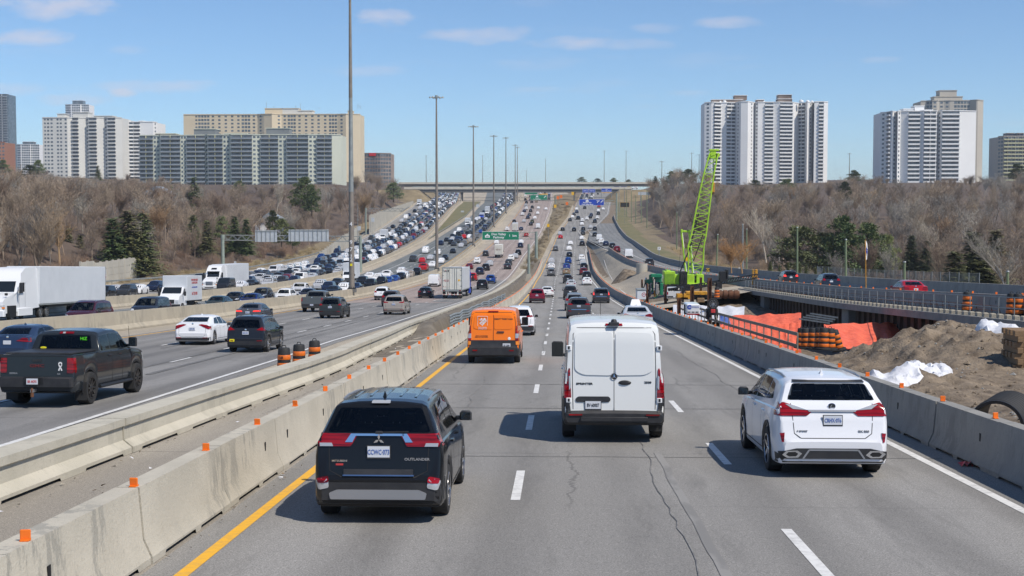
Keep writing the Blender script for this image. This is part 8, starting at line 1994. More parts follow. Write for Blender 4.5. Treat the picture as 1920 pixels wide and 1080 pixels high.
g = Geo(); g.tube(cr(1338,296), cr(1337,345), .025, n=4, m='steel_black')
for dy_ in (-.5,.5): g.tube(cr(1333,290,dy_), cr(1300,398,dy_*.6), .02, n=4, m='steel_black'); g.tube(cr(1300,398,dy_*.6), cr(1285,434,dy_*.4), .02, n=4, m='steel_black'); g.tube(cr(1279,433,dy_), cr(1272,512,dy_), .02, n=4, m='steel_black')
g.tube(cr(1310,400,-.9), cr(1293,468,-.9), .07, n=6, m='steel_black'); g.tube(cr(1293,466,-.9), cr(1273,515,-.9), .07, n=6, m='steel_black'); g.tube(cr(1318,440,-1.0), cr(1300,490,-1.0), .05, n=6, m='steel_black'); A('cables', g)
g = Geo(); a, b = cr(1284,489), cr(1288,482); g.box(a.x,b.x,-.95,-.9,a.z,b.z,'sign_yellow'); A('placard', g)
# black drilling leader lying across, on yellow cradle
lt = thing('drill_leader', 'long black pile driving leader lying sloped from crane to yellow frame', 'machine', tuple(Q(1300,555,140)))
lo = lt.location; L3 = lambda px, py, Y=140.0: Q(px, py, Y)-lo
g = Geo()
for dy_ in (-.3,.3):
    for dpy in (0, 7): g.beam(L3(1252,549-dpy,140+dy_), L3(1420,521-dpy,140+dy_), .12, .12, 'steel_black')
for k in range(34):
    u = k/34; a = L3(1252+168*u, 549-28*u); b = L3(1252+168*(u+1/34), 542-28*(u+1/34)); a.y -= .3; b.y -= .3; (g.beam(a, b, .07, .07, 'steel_black'))
g.obj('leader_truss', lt)
for (a0, a1, b0, b1, nm) in ((1342,1353,528,541,'hammer'),(1348,1363,508,528,'hammer'),(1359,1365,505,522,'guide')):
    a, b = L3(a0, b1), L3(a1, b0); g = Geo(); g.bbox(a.x, b.x, -.5, .5, a.z, b.z, .06, 'steel_black'); g.obj(nm, lt)
yf_ = thing('yellow_frame', 'tall yellow steel guide frame right of the black leader', 'machine', tuple(Q(1414,536,142))); lo = yf_.location
for a0, a1 in ((1410,1413),(1415,1420)):
    a, b = L3(a0, 536, 142), L3(a1, 505, 142); g = Geo(); g.bbox(a.x, b.x, -.25, .25, a.z, b.z, .03, 'machine_yellow'); g.obj('column', yf_)
for k in range(6):
    a, b = L3(1412, 508+k*5, 142), L3(1417, 509.5+k*5, 142); g = Geo(); g.box(a.x, b.x, -.2, .2, b.z, a.z, 'machine_yellow'); g.obj('rung', yf_)
mc = thing('drill_rig_base', 'dirty yellow auger carriage lying under the black leader', 'machine', tuple(Q(1310,562,128))); lo = mc.location
for a0, a1, b0, b1, m_, nm in ((1268,1300,550,560,'machine_yellow','carriage'),(1285,1325,546,552,'machine_yellow','carriage'),(1300,1345,548,562,'steel_black','drum'),(1346,1382,544,560,'rust','drum'),(1278,1282,538,566,'steel_black','leg'),(1275,1290,556,561,'rust','carriage'),(1306,1320,558,566,'wood','block')):
    a, b = L3(a0, b1, 128), L3(a1, b0, 128); g = Geo()
    if nm == 'drum': 
        rr = (b.z-a.z)/2
        for q_ in range(int((b.x-a.x)/.5)+1): g.lathe([(rr,0),(rr,.36),(rr*.8,.38),(rr*.8,.5)],18,m_,'X',(a.x+q_*.5,0,a.z+rr))
    else: g.bbox(a.x, b.x, -.5, .5, a.z, b.z, .05, m_)
    g.obj(nm, mc)
# green drill power unit
dr = thing('drill_power_unit', 'dark green drill rig with hoses behind the white tool box', 'machine', tuple(Q(1222,556,118))); lo = dr.location; r = random.Random(3)
for a0, a1, b0, b1, m_ in ((1219,1240,513,519,'rig_green'),(1217,1224,515,530,'rig_green'),(1228,1240,518,528,'rig_green'),(1233,1238,520,534,'rig_green'),(1209,1219,524,533,'rig_green'),(1211,1214,530,556,'rust'),(1215,1218,532,556,'steel_black'),(1222,1226,526,552,'rig_green'),(1228,1234,532,550,'concrete_grey'),(1236,1242,530,552,'rig_green'),(1219,1222,540,556,'galvanised'),(1226,1229,544,556,'machine_yellow'),(1203,1206,524,540,'rust'),(1239,1243,515,522,'galvanised')):
    a, b = L3(a0, b1, 118), L3(a1, b0, 118); d_ = r.uniform(-.8,.8); g = Geo(); g.bbox(a.x, b.x, d_-.3, d_+.3, a.z, b.z, .05, m_); g.obj('frame', dr)
g = Geo()
for k in range(16):
    p0 = L3(r.uniform(1210,1240), r.uniform(515,525), 118); p1_ = p0+Vector((r.uniform(-.8,.8), r.uniform(-.5,.5), -r.uniform(.6,1.8))); pm_ = (p0+p1_)/2+Vector((r.uniform(-.5,.5),r.uniform(-.3,.3),-.3))
    m_ = r.choice(['steel_black','rig_green','blue_cloth','galvanised']); g.tube(p0, pm_, .04, n=5, m=m_); g.tube(pm_, p1_, .04, n=5, m=m_)
g.obj('hoses', dr)
def boxy(name, label, cat, px0, px1, py0, py1, Y, parts, depth=2.0):
    c = Q((px0+px1)/2, py1, Y); t = thing(name, label, cat, tuple(c)); w_ = (Q(px1,py1,Y)-Q(px0,py1,Y)).x/2; h = Q(px0,py0,Y).z-c.z
    parts(t, w_, h, depth); return t
def whitebox(t, w_, h, d):
    g = Geo(); g.bbox(-w_, w_, -d/2, d/2, 0, h*.86, .04, 'white_steel'); g.obj('body', t); g = Geo(); g.bbox(-w_-.03, w_+.03, -d/2-.03, d/2+.03, h*.87, h, .03, 'galvanised'); g.obj('lid', t)
    g = Geo(); g.lathe([(.13,-.004),(.17,-.004)],16,'print_red','Y',(w_*.55,-d/2-.004,h*.45)); g.box(w_*.4,w_*.7,-d/2-.008,-d/2-.002,h*.42,h*.48,'print_red'); g.obj('emblem', t)
boxy('tool_box', 'white site tool box with red round emblem left of the silver pickup', 'box', 1193,1210,541,560, 112, whitebox, 1.4)
def trailer_sign(t, w_, h, d):
    g = Geo(); g.bbox(-w_, w_, -d/2, d/2, h*.2, h, .05, 'white_gloss'); g.obj('housing', t); text('lettering', 'C', .30, t, (-w_*.62,-d/2-.012,h*.72), (R(90),0,0), 'sign_blue', bold=.02); text('lettering', 'COMPRESSOR', .12, t, (w_*.2,-d/2-.012,h*.74), (R(90),0,0), 'sign_blue'); 
    g = Geo()
    for k in range(3): g.box(-w_*.85+k*w_*.6, -w_*.4+k*w_*.6, -d/2-.01, -d/2, h*.28, h*.36, 'steel_black')
    g.obj('vents', t); g = Geo(); g.box(-w_*.95, w_*.95, -d/2-.02, -d/2+.1, h*.08, h*.2, 'lamp_red'); g.obj('rear_bar', t)
    wheels_at(t, [(sx*w_*.9, .2) for sx in (-1,1)], .28, .7)
boxy('compressor_trailer', 'white tow-behind compressor with blue C beside the timber rail', 'trailer', 1284.5,1309,568,590, 76, trailer_sign, 1.8)
def light_tower(t, w_, h, d):
    g = Geo(); g.bbox(-w_*.7, w_*.7, -.5, .5, h*.25, h*.62, .06, 'steel_black'); g.obj('engine', t); g = Geo(); g.bbox(-w_*.42, w_*.42, -.56, -.5, h*.38, h*.56, .02, 'print_red'); g.obj('tail_panel', t)
    g = Geo(); g.beam((-w_*.8,-.4,0), (-w_*.5,-.1,h*.4), .08,.08,'steel_black'); g.beam((w_*.8,-.4,0), (w_*.5,-.1,h*.4), .08,.08,'steel_black'); g.bbox(-w_*.25,w_*.25,-.3,.3,h*.6,h*.8,.03,'steel_black'); g.obj('frame', t)
    _, _, tm, rm = wheel_mesh('silver', False); o = link('spare_wheel', tm, t, (0,-.45,h*.82), (0,0,R(-90))); o.scale = (.9,.85,.85); link('rim', rm, o); wheels_at(t, [(sx*w_*.85, .1) for sx in (-1,1)], .30, .7)
boxy('engine_trailer', 'black engine trailer with spare wheel mounted on top', 'trailer', 1325,1344.5,562,599, 74, light_tower)
mound_cloth('orange_net', 'small crumpled orange netting beside the black engine trailer', Q(1347,600,72).x, 72, .7, 1.4, .5, 'orange_cloth', 3)
s = cp('pickup', lampmat='lamp_red', H=1.9); t = make_vehicle('pickup_truck', 'silver work pickup parked inside the site beside the tool box', 'pickup truck', s, (.5,.5,.5), 0, 'silver', extra=ex_gen(seam=False, refl=False)); c = Q(1263,566,140); settle(t, c.x, 140, 1, s, k=.76); t.location.z = c.z; setcol(t, (.5,.5,.5))
# white flag on a bamboo pole
c = Q(1624, 570, 96); t = thing('flag_pole', 'thin wooden pole with a narrow limp flag on the deck', 'flag', (c.x, 96, G(96)+EL(96)-.1)); zt = Q(1622,455,96).z-c.z
g = Geo(); g.tube((0,0,0),(-.12,0,zt),.035,n=6,m='machine_yellow'); g.obj('pole', t); g = Geo(); g.add([(-.11,0,zt),(.02,.05,zt-.25),(.06,-.03,zt-.8),(.03,.04,zt-1.35),(-.09,0,zt-1.5),(-.10,0,zt-.7)],[(0,1,2,5),(5,2,3,4)],'print_white'); g.add([(-.05,-.012,zt-.5),(.05,-.03,zt-.7),(.03,-.02,zt-1.0),(-.06,-.012,zt-.9)],[(0,1,2,3)],'sign_blue'); g.obj('flag', t)
g = Geo(); c = Q(1628,566,96); r = random.Random(6)
for k in range(60):
    a = r.uniform(0,6.28); g.add([(0,0,.1),(math.cos(a)*.1,math.sin(a)*.1,.2),(math.cos(a)*r.uniform(.3,.9),math.sin(a)*.5,r.uniform(.1,.5))],[(0,1,2)],'grass')
g.obj('cut_branches', loc=(c.x,96,G(96)+EL(96)), label='small pile of green cut branches around the flag pole foot', category='branches')
g = Geo(); c = Q(1832, 868, 23.6); z = G(23.6)+.03
for k in range(5): g.add([(c.x-.2+.09*k,23.4,z),(c.x-.12+.09*k,23.45,z+.09),(c.x-.05+.09*k,23.8,z+.02),(c.x-.15+.09*k,23.8,z)],[(0,1,2,3)],'sign_red')
g.obj('road_debris', loc=(-.12,0,0), label='crushed red plastic scrap at foot of the right barrier', category='litter')
# median: rough dirt, wavy guard rail
g = Geo(); v = []; xs = [i/18 for i in range(19)]; ys = [54+1.1*i for i in range(300)]; ys = [y for y in ys if y < 372]
for y in ys:
    a, b = LMB(y)+.42, (LBAR(y)-.33 if y < 350 else LBAR(350)-.33+(y-350)*.0)
    for u in xs:
        x = a+(b-a)*u; k = SS(73, 77, y); wall_ = SS(.0,.06,u)*(1-SS(.34,.44,u)); rg2 = (fbm(x*3, y*1.2)-.5)
        v.append((x, y, G(y)+.02+.16*rg2*SS(54,60,y)*SS(0,.15,u)*SS(0,.15,1-u) + k*(.62*wall_*(1+.5*rg2)) + .35*SS(200,260,y)*math.sin(u*PI)))
n = len(xs); g.add(v, [(j*n+i, j*n+i+1, (j+1)*n+i+1, (j+1)*n+i) for j in range(len(ys)-1) for i in range(n-1)], 'soil_grey'); g.obj('median_dirt', smooth_=40, kind='structure')
g = Geo(); v = []
ys = [350+8*i for i in range(95)]
for y in ys:
    a, b = EW(y)+1.6, YEL(y)-1.8
    for u in (0,.2,.5,.8,1): x = a+(b-a)*u; v.append((x, y, G(y)+.03+(.9*math.sin(u*PI)*(.6+.6*fbm(x*.4,y*.1)))))
g.add(v, [(j*5+i, j*5+i+1, (j+1)*5+i+1, (j+1)*5+i) for j in range(len(ys)-1) for i in range(4)], 'dry_grass'); g.obj('median_bank', smooth_=40, kind='structure')
brush('median_weeds', 'dead weeds on the dirt median between the carriageways', [(EW(y)+2+rg_.random()*(YEL(y)-EW(y)-4.5), y, G(y)+.5, rg_.uniform(.4,.9)) for y in [300+rg_.random()*500 for _ in range(230)]], (.24,.19,.12))
g = Geo(); r = random.Random(8)
for k in range(420):
    y = r.uniform(8, 74)**1.0; x = r.uniform(LMB(y)+.45, LBAR(y)-.35) if y > 54 or r.random() < .15 else r.choice((LMB(y)+.45+r.random()*.25, LBAR(y)+.34+r.random()*.2)); s_ = r.uniform(.015,.06); z = G(y)+.03
    g.add([Vector((x,y,z))+Vector((r.uniform(-1,1),r.uniform(-1,1),r.uniform(0,.8)))*s_ for _ in range(4)], [(0,1,2),(0,2,3),(0,3,1),(1,2,3)], r.choice(['soil_grey','concrete','wood_grey','white_cloth','soil_grey','soil']))
g.obj('litter', kind='stuff', label='pebbles and litter along the barrier feet')
def guardrail(name, label, fx, y0, y1, zf, h=.75, dbl=False, posts=2.0, wob=0.0, step=2.0):
    t = thing(name, label, 'guardrail', (fx(y0), y0, zf(fx(y0), y0))); ox, oy, oz = t.location; y = y0; g = Geo(); v = []; pr = [(0,-.15),(.05,-.11),(.05,-.05),(0,0),(.05,.05),(.05,.11),(0,.15)]; ys = []
    while y <= y1: ys.append(y); y += step
    for y in ys:
        x = fx(y)+wob*math.sin(y*.55); z = zf(x, y)+h+wob*.5*math.sin(y*.8)
        for dx_, dz_ in pr: v.append((x+dx_-ox, y-oy, z+dz_-oz))
    n = len(pr); g.add(v, [(j*n+i, j*n+i+1, (j+1)*n+i+1, (j+1)*n+i) for j in range(len(ys)-1) for i in range(n-1)], 'galvanised'); g.obj('rail', t)
    if dbl: g2 = Geo(); g2.add([(a, b, c-.34) for a, b, c in v], [(j*n+i, j*n+i+1, (j+1)*n+i+1, (j+1)*n+i) for j in range(len(ys)-1) for i in range(n-1)], 'galvanised'); g2.obj('rail', t)
    pg = Geo(); pg.box(-.07,.0,-.07,.07,-.1,h+.1,'wood_grey'); pm = pg.mesh('post'); y = y0; c_ = 0
    while y < y1 and c_ < 80: x = fx(y); link('post', pm, t, (x-ox-.02, y-oy, zf(x, y)-oz)); y += posts; c_ += 1
guardrail('guardrail', 'bent steel guardrail in the dirt behind the median barrier', lambda y: -6.0+.15*math.sin(y*.05), 77, 150, lambda x, y: G(y)+.15, .75, True, 2.0, .06, 1.0)
guardrail('guardrail', 'steel guardrail along the outer shoulder of far-left carriageway', lambda y: LB(y)+.3, 200, 850, lambda x, y: G(y), .7, False, 4.0, 0, 6)
guardrail('guardrail', 'steel guardrail along the right foot of grass median', lambda y: WXL(y)-2.0, 480, 860, lambda x, y: G(y), .7, False, 6.0, 0, 8)
# ---------------------------------------------------------------- light masts on the median barrier
def mast(x, y, z, H, label, group=None, n=6, ra=.36, rb=.15, detail=True, name='light_mast'):
    t = thing(name, label, 'light mast', (x, y, z), 0, group)
    g = Geo(); g.tube((0,0,0),(0,0,H*.34),ra,ra*.84,12,'mast_steel'); g.obj('lower_pole', t, 40)
    g = Geo(); g.tube((0,0,H*.335),(0,0,H*.66),ra*.86,ra*.64,12,'galvanised' if detail and n == 6 and y < 200 else 'mast_steel'); g.obj('middle_pole', t, 40); g = Geo(); g.tube((0,0,H*.655),(0,0,H),ra*.66,rb,12,'mast_steel'); g.obj('upper_pole', t, 40)
    if detail:
        g = Geo(); g.bbox(-.55,.55,-.55,.55,-.35,.08,.03,'concrete_dark'); g.bbox(-.48,.48,-.48,.48,.08,.2,.02,'steel_black'); g.obj('base_plate', t)
        for k in range(8): a = k*PI/4; b = Geo(); b.tube((.42*math.cos(a),.42*math.sin(a),.2),(.42*math.cos(a),.42*math.sin(a),.36),.03,n=5,m='steel_black'); b.obj('bolt', t)
    g = Geo(); g.tube((0,0,H-.4),(0,0,H+.35),.28,.28,8,'galvanised')
    for k in range(n):
        a = 2*PI*k/n; g.tube((0,0,H-.1),(math.cos(a)*1.25,math.sin(a)*1.25,H-.05),.05,n=4,m='galvanised')
    g.obj('lamp_ring', t)
    for k in range(n):
        a = 2*PI*k/n; l = Geo(); l.lathe([(.0,.22),(.16,.18),(.30,-.06),(.26,-.12),(0,-.14)],10,'galvanised','Z',(math.cos(a)*1.35,math.sin(a)*1.35,H-.12)); l.obj('luminaire', t, 40)
    return t
for i, (px, lab) in enumerate(((651,'tallest nearest light mast rising out of the picture top'),(819,'second light mast beside the semi-trailer'),(888.5,'third light mast left of the green highway sign'),(926,'fourth light mast up the median barrier'),(948,'fifth light mast up the median barrier'))):
    y = YAT(px, MB, 100, 1200); y = (172, 293, 424, 557, 672)[i]; t = mast(MB(y), y, G(y)+1.05, 37.0, lab)
    if i == 0:
        for k, c_ in enumerate('404'): pass
        g = Geo(); g.box(-.14,.14,-.36,-.35,3.0,3.3,'sticker_yellow'); g.obj('sticker', t)
        for z_, c_ in ((8.3,'4'),(6.0,'9'),(5.1,'7'),(4.2,'1'),(3.8,'2')): text('number', c_, .7, t, (0,-.355,z_), (R(90),0,0), 'print_white', bold=.01)
for px, top, Y, lab in ((966,272,790,'sixth light mast just before the overpass'),(970,276,850,'seventh light mast directly at the overpass'),(799,292,1100,'thin light pole left beyond the overpass'),(905,292,1250,'thin light pole behind overpass near the third mast'),(987,320,1400,'small far pole right of the seventh mast'),(1023,298,1300,'far light pole above the green sign'),(1133,283,1150,'left of two tall poles right beyond the overpass'),(1174,283,1150,'right of two tall poles beyond the overpass'),(1297,287,1050,'pole on the skyline left of crane tip'),(1311,290,1100,'faint pole beside the crane tip'),(1593,288,1000,'light pole on skyline between the two right towers'),(1241,303,900,'grey pole on embankment right of the overpass')):
    c = Q(px, top, Y); zb = min(G(Y) if abs(c.x) < 90 else T(c.x, Y), c.z-8); mast(c.x, Y, zb, c.z-zb, lab, None, 4 if Y > 1000 else 6, .34, .16, False)
# ---------------------------------------------------------------- sign gantries
def truss(t, a, b, h=1.1, d=1.0, seg=14, mat='galv_green', r=.07):
    a, b = Vector(a), Vector(b); g = Geo(); dd = (b-a)
    for dy_ in (0, d):
        for dz_ in (0, h): g.tube(a+Vector((0,dy_,dz_)), b+Vector((0,dy_,dz_)), r, n=6, m=mat)
    for k in range(seg):
        p, q_ = a+dd*(k/seg), a+dd*((k+1)/seg)
        for dy_ in (0, d): g.tube(p+Vector((0,dy_,0 if k%2 else h)), q_+Vector((0,dy_,h if k%2 else 0)), r*.6, n=4, m=mat)
        g.tube(p+Vector((0,0,h)), q_+Vector((0,d,h)), r*.5, n=4, m=mat); g.tube(p, p+Vector((0,d,0)), r*.5, n=4, m=mat)
    g.obj('truss', t)
def post(t, x, y, z0, z1, r=.24, mat='galv_green'):
    g = Geo(); g.tube((x,y,z0),(x,y,z1),r,r*.85,12,mat); g.obj('post', t, 40)
def panel(t, x0, x1, y, z0, z1, mat, border='print_white', back=False):
    g = Geo()
    if border:
        g.box(x0, x1, y, y+.06, z0, z1, border); b = .07; g.box(x0+b, x1-b, y-.012, y, z0+b, z1-b, mat)
    else: g.box(x0, x1, y, y+.06, z0, z1, mat)
    for k in range(1, 6): x = x0+(x1-x0)*k/6; g.box(x-.04,x+.04,y+.06,y+.14,z0,z1,'galvanised')
    return g.obj('sign_panel', t)
def crest(t, p, x, y, z, s):
    g = Geo(); g.prism([(x-s*.5,z-s*.35),(x+s*.5,z-s*.35),(x+s*.5,z+s*.12),(x+s*.38,z+s*.16),(x+s*.24,z+s*.14),(x+s*.14,z+s*.35),(x,z+s*.5),(x-s*.14,z+s*.35),(x-s*.24,z+s*.14),(x-s*.38,z+s*.16),(x-s*.5,z+s*.12)], y-.03, y-.015, 'print_white'); g.obj('route_marker', p)
def arrow(p, x, y, z, h, bend=1, mat='print_white', double=False):
    g = Geo(); w_ = h*.16
    pts = [(x, z), (x, z+h*.45), (x+bend*h*.18, z+h*.66), (x+bend*h*.38, z+h*.84)]
    for a, b in zip(pts, pts[1:]): g.beam((a[0],y,a[1]), (b[0],y,b[1]), .02, w_, mat)
    e = pts[-1]; g.prism([(e[0]-bend*.05*h,e[1]+h*.18),(e[0]+bend*h*.24,e[1]+h*.14),(e[0]+bend*h*.10,e[1]-h*.18)], y-.01, y+.01, mat)
    if double: g.beam((x,y,z+h*.35),(x,y,z+h*.9),.02,w_,mat); g.prism([(x-h*.16,z+h*.85),(x+h*.16,z+h*.85),(x,z+h*1.1)],y-.01,y+.01,mat)
    g.obj('arrow', p)
# green sign: 404 Don Valley Parkway 1 km
Y = 352; pb = Q(1005.5, 484, Y); t = thing('sign_gantry', 'cantilever gantry carrying the green Don Valley Parkway sign', 'road sign', (pb.x, Y, G(Y)))
z = lambda py: Q(1000, py, Y).z-G(Y); X_ = lambda px: Q(px, 440, Y).x-pb.x
post(t, 0, 0, 0, z(434), .42); g = Geo(); g.bbox(-.8,.8,-.8,.8,-.3,.8,.05,'concrete'); g.obj('footing', t); truss(t, (X_(925),.1,z(448)), (0,.1,z(448)), z(436)-z(448), .8, 8)
pn = panel(t, X_(904), X_(973.5), -.25, z(450), z(434), 'sign_green'); H_ = z(434)-z(450)
crest(t, pn, X_(914), -.27, (z(434)+z(450))/2-.05, 1.25); text('legend', '404', .45, pn, (X_(914),-.31,(z(434)+z(450))/2-.22), (R(90),0,0), 'sign_green', bold=.012)
text('legend', 'Don Valley\nParkway', .82, pn, (X_(935),-.28,(z(434)+z(450))/2-.02), (R(90),0,0), 'print_white', bold=.02, sx=1.02); text('legend', '1  km', .82, pn, (X_(961.5),-.28,(z(434)+z(450))/2), (R(90),0,0), 'print_white', bold=.022, sx=1.1)
x, y = P(991.5, 530); t = thing('sign_post', 'pale green single post on concrete footing in the dirt median', 'post', (x, y, G(y))); g = Geo(); g.tube((0,0,0),(0,0,Q(993,458,y).z-G(y)),.27,.24,12,'galv_green'); g.obj('post', t, 40); g = Geo(); g.add([(-.75,-.6,-.1),(.75,-.6,-.1),(.75,.6,-.1),(-.75,.6,-.1),(-.35,-.3,1.6),(.35,-.3,1.6),(.35,.3,1.6),(-.35,.3,1.6)],[(0,3,2,1),(4,5,6,7),(0,1,5,4),(1,2,6,5),(2,3,7,6),(3,0,4,7)],'concrete'); g.obj('footing', t)
# green 404 sign with arrow further up
Y = 800; pb = Q(1042, 400, Y); t = thing('sign_gantry', 'green highway sign with slanted arrow over the reddish carriageway', 'road sign', (pb.x, Y, G(Y))); X_ = lambda px: Q(px, 370, Y).x-pb.x; z = lambda py: Q(1000, py, Y).z-G(Y)
post(t, 0, 0, 0, z(366), .35); truss(t, (X_(994),.2,z(376)), (0,.2,z(376)), 1.6, .9, 10, r=.09); pn = panel(t, X_(994.5), X_(1026), -.3, z(375), z(365.5), 'sign_green'); crest(t, pn, X_(1007), -.34, z(368.2), 1.3); text('legend', 'Toronto\nDon Valley Pkwy', .62, pn, (X_(1007),-.34,z(372.4)), (R(90),0,0), 'print_white', bold=.02); arrow(pn, X_(1020), -.34, z(374), 2.2)
pn = panel(t, X_(984), X_(1008), 1.5, z(364.5), z(361), 'sign_green'); pn = panel(t, X_(1011), X_(1027), 1.5, z(364.8), z(363), 'sign_yellow', None)
# blue sign
Y = 628; pb = Q(1156, 414, Y); t = thing('sign_gantry', 'cantilever gantry carrying the large blue sign with two arrows', 'road sign', (pb.x, Y, G(Y))); X_ = lambda px: Q(px, 378, Y).x-pb.x; z = lambda py: Q(1100, py, Y).z-G(Y)
post(t, 0, 0, 0, z(362), .42); truss(t, (X_(1100),.3,z(383)), (0,.3,z(383)), 1.7, .9, 10, r=.10); pn = panel(t, X_(1086), X_(1132.5), -.3, z(385), z(373.5), 'sign_blue'); crest(t, pn, X_(1101), -.34, z(376.5), 1.4); text('legend', 'Bayview Ave', .75, pn, (X_(1101),-.34,z(379.8)), (R(90),0,0), 'print_white', bold=.025); text('legend', 'Don Valley Pkwy', .75, pn, (X_(1101.5),-.34,z(383.2)), (R(90),0,0), 'print_white', bold=.025)
arrow(pn, X_(1119.5), -.34, z(383.3), 1.9, 1, double=True); arrow(pn, X_(1126.5), -.34, z(383.3), 1.9)
# message board, plus small signs around the overpass
def sign(label, Y, px0, px1, py0, py1, mat, txt=None, size=.6, foot=None, tm='print_white', border='print_white', posts=(.5,), lines=None, name='road_sign', px=None):
    a, b = Q(px0, py1, Y), Q(px1, py0, Y); zb = (foot if foot is not None else T((a.x+b.x)/2, Y)); t = thing(name, label, 'road sign', ((a.x+b.x)/2, Y, zb)); w_ = (b.x-a.x)/2
    for q_ in posts: g = Geo(); g.tube(((q_*2-1)*w_,.12,0),((q_*2-1)*w_,.12,b.z-zb-.1),.07 if w_ < 2 else .2,n=8,m='galvanised'); g.obj('post', t)
    pn = panel(t, -w_, w_, 0, a.z-zb, b.z-zb, mat, border)
    if txt: text('legend', txt, size, pn, (0,-.03,(a.z+b.z)/2-zb), (R(90),0,0), tm, bold=size*.02)
    return t
sign('dark electronic message board with orange rim beside the ramp', 600, 1163, 1180, 379.5, 388.5, 'led_panel', None, border='machine_yellow', posts=(.5,))
sign('blue sign with yellow exit tab left on the overpass', 880, 1092, 1103.5, 354.5, 361, 'sign_blue', 'Leslie St', .8, G(880), posts=(0,)); sign('blue sign right half of the pair below overpass deck', 881, 1104.5, 1116, 354.5, 361, 'sign_blue', 'Express', .8, G(880), posts=(1,))
sign('blue sign with yellow bottom strip under the overpass edge', 880, 1127.5, 1147, 353.5, 360.5, 'sign_blue', '404\nDon Valley Pkwy', .8, G(880), posts=(0,1)); sign('yellow exit strip below the blue overpass sign', 879.5, 1127.5, 1147, 360.6, 361.6, 'sign_yellow', None, .5, G(880), posts=(0,), border=None)
sign('far blue sign above the overpass parapet', 1050, 1150.5, 1161, 346, 351, 'sign_blue', None, .8, posts=(.5,)); sign('second far blue sign above the overpass parapet', 1050, 1164, 1175, 346, 351, 'sign_blue', None, .8, posts=(.5,)); sign('far yellow sign right of the blue ones', 1050, 1176, 1182, 345.5, 352, 'sign_yellow', None, .8, posts=(.5,), border=None)
sign('grey back of a large sign above the right embankment', 700, 1196.5, 1221.5, 360, 365.5, 'sign_back', None, posts=(.2,.8), border=None)
for px, py, Y, lab in ((1028,423,470,'yellow warning sign with arrow in the median weeds'),(1041,387,700,'small yellow sign on the median near shadow line'),(1063,382,760,'orange work sign on the left verge of the road'),(1052,369,860,'orange work sign in front of the overpass median'),(1046,371,840,'second orange work sign in front of overpass median'),(1074,363,880,'small yellow sign at the overpass pier')):
    sign(lab, Y, px-2.4, px+2.4, py-3.2, py+2.6, 'sign_yellow' if 'yellow' in lab else 'orange', None, foot=G(Y)+.4, posts=(.5,), border=None)
c = Q(1335, 516, 190); sign('orange and black chevron marker board behind the crane', 205, 1324, 1331, 503, 509, 'sign_yellow', '<<', .7, None, 'print_black', posts=(.2,.8), border=None)
sign('small white regulatory sign on grass beyond the ramp barrier', 300, 1233, 1239, 463, 469, 'print_white', 'P', .5, None, 'print_black', posts=(.5,))
# left: do-not-enter signs, gantries with sign backs
Y = 225; c = Q(194.5, 535, Y); t = thing('road_sign', 'red no-entry disc above a red wrong way plate by the sound wall', 'road sign', (c.x, Y, G(Y))); z = lambda py: Q(194, py, Y).z-G(Y)
g = Geo(); g.tube((0,.1,0),(0,.1,z(506)),.08,n=8,m='rust'); g.obj('post', t); g = Geo(); g.box(-.42,.42,.05,.09,z(523),z(505),'sign_back'); g.obj('back_board', t); g = Geo(); g.lathe([(0,0),(.33,0),(.33,.03)],24,'sign_red','Y',(0,.0,z(509.5))); g.box(-.24,.24,-.02,0,z(509.5)-.06,z(509.5)+.06,'print_white'); g.obj('no_entry_disc', t)
g = Geo(); g.box(-.36,.36,-.01,.03,z(522),z(514),'sign_red'); o = g.obj('wrong_way_plate', t); text('legend', 'WRONG\nWAY', .24, o, (0,-.025,z(518)), (R(90),0,0), 'print_white', bold=.006)
Y = 300; xl, xr = Q(418,497,Y).x, Q(676,500,Y).x; t = thing('sign_gantry', 'full span sign gantry with two grey sign backs over the oncoming lanes', 'road sign', (xl, Y, G(Y))); z = lambda py: Q(500, py, Y).z-G(Y); X_ = lambda px: Q(px,445,Y).x-xl
post(t, 0, 0, -.5, z(440.5), .42); post(t, xr-xl, 0, 0, z(443), .38); g = Geo(); g.tube((0,0,z(448)),(0,0,z(440)),.45,n=12,m='galv_green'); g.obj('post_cap', t)
truss(t, (0,.3,z(450.5)), (xr-xl,.3,z(453)), z(441)-z(450.5), 1.0, 30, 'galvanised', .09)
for a, b, p0, p1, nm in ((479,520,432,453.5,0),(541.5,617,430.5,452.5,0)):
    g = Geo(); g.box(X_(a), X_(b), -.35, -.28, z(p1), z(p0), 'sign_back')
    for k in range(9 if b-a > 50 else 5): x = X_(a)+(X_(b)-X_(a))*(k+.5)/(9 if b-a > 50 else 5); g.box(x-.05,x+.05,-.45,-.35,z(p1),z(p0),'galvanised')
    g.box(X_(a),X_(b),-.42,-.35,z(p0)-.3,z(p0)-.15,'galvanised'); g.obj('sign_back', t)
g = Geo(); a = X_(667); g.box(a,a+1.1,-.4,-.3,z(452),z(439)-1.2,'sign_back')
Y = 520; xl, xr = Q(686,425,Y).x, Q(756,425,Y).x; t = thing('sign_gantry', 'second bare gantry further up the far-left carriageway', 'road sign', (xl, Y, G(Y))); z = lambda py: Q(700, py, Y).z-G(Y)
post(t, 0, 0, -.5, z(389.5), .36); truss(t, (0,.3,z(396)), (xr-xl,.3,z(396)), z(390.5)-z(396), 1.0, 14, 'galvanised', .08)
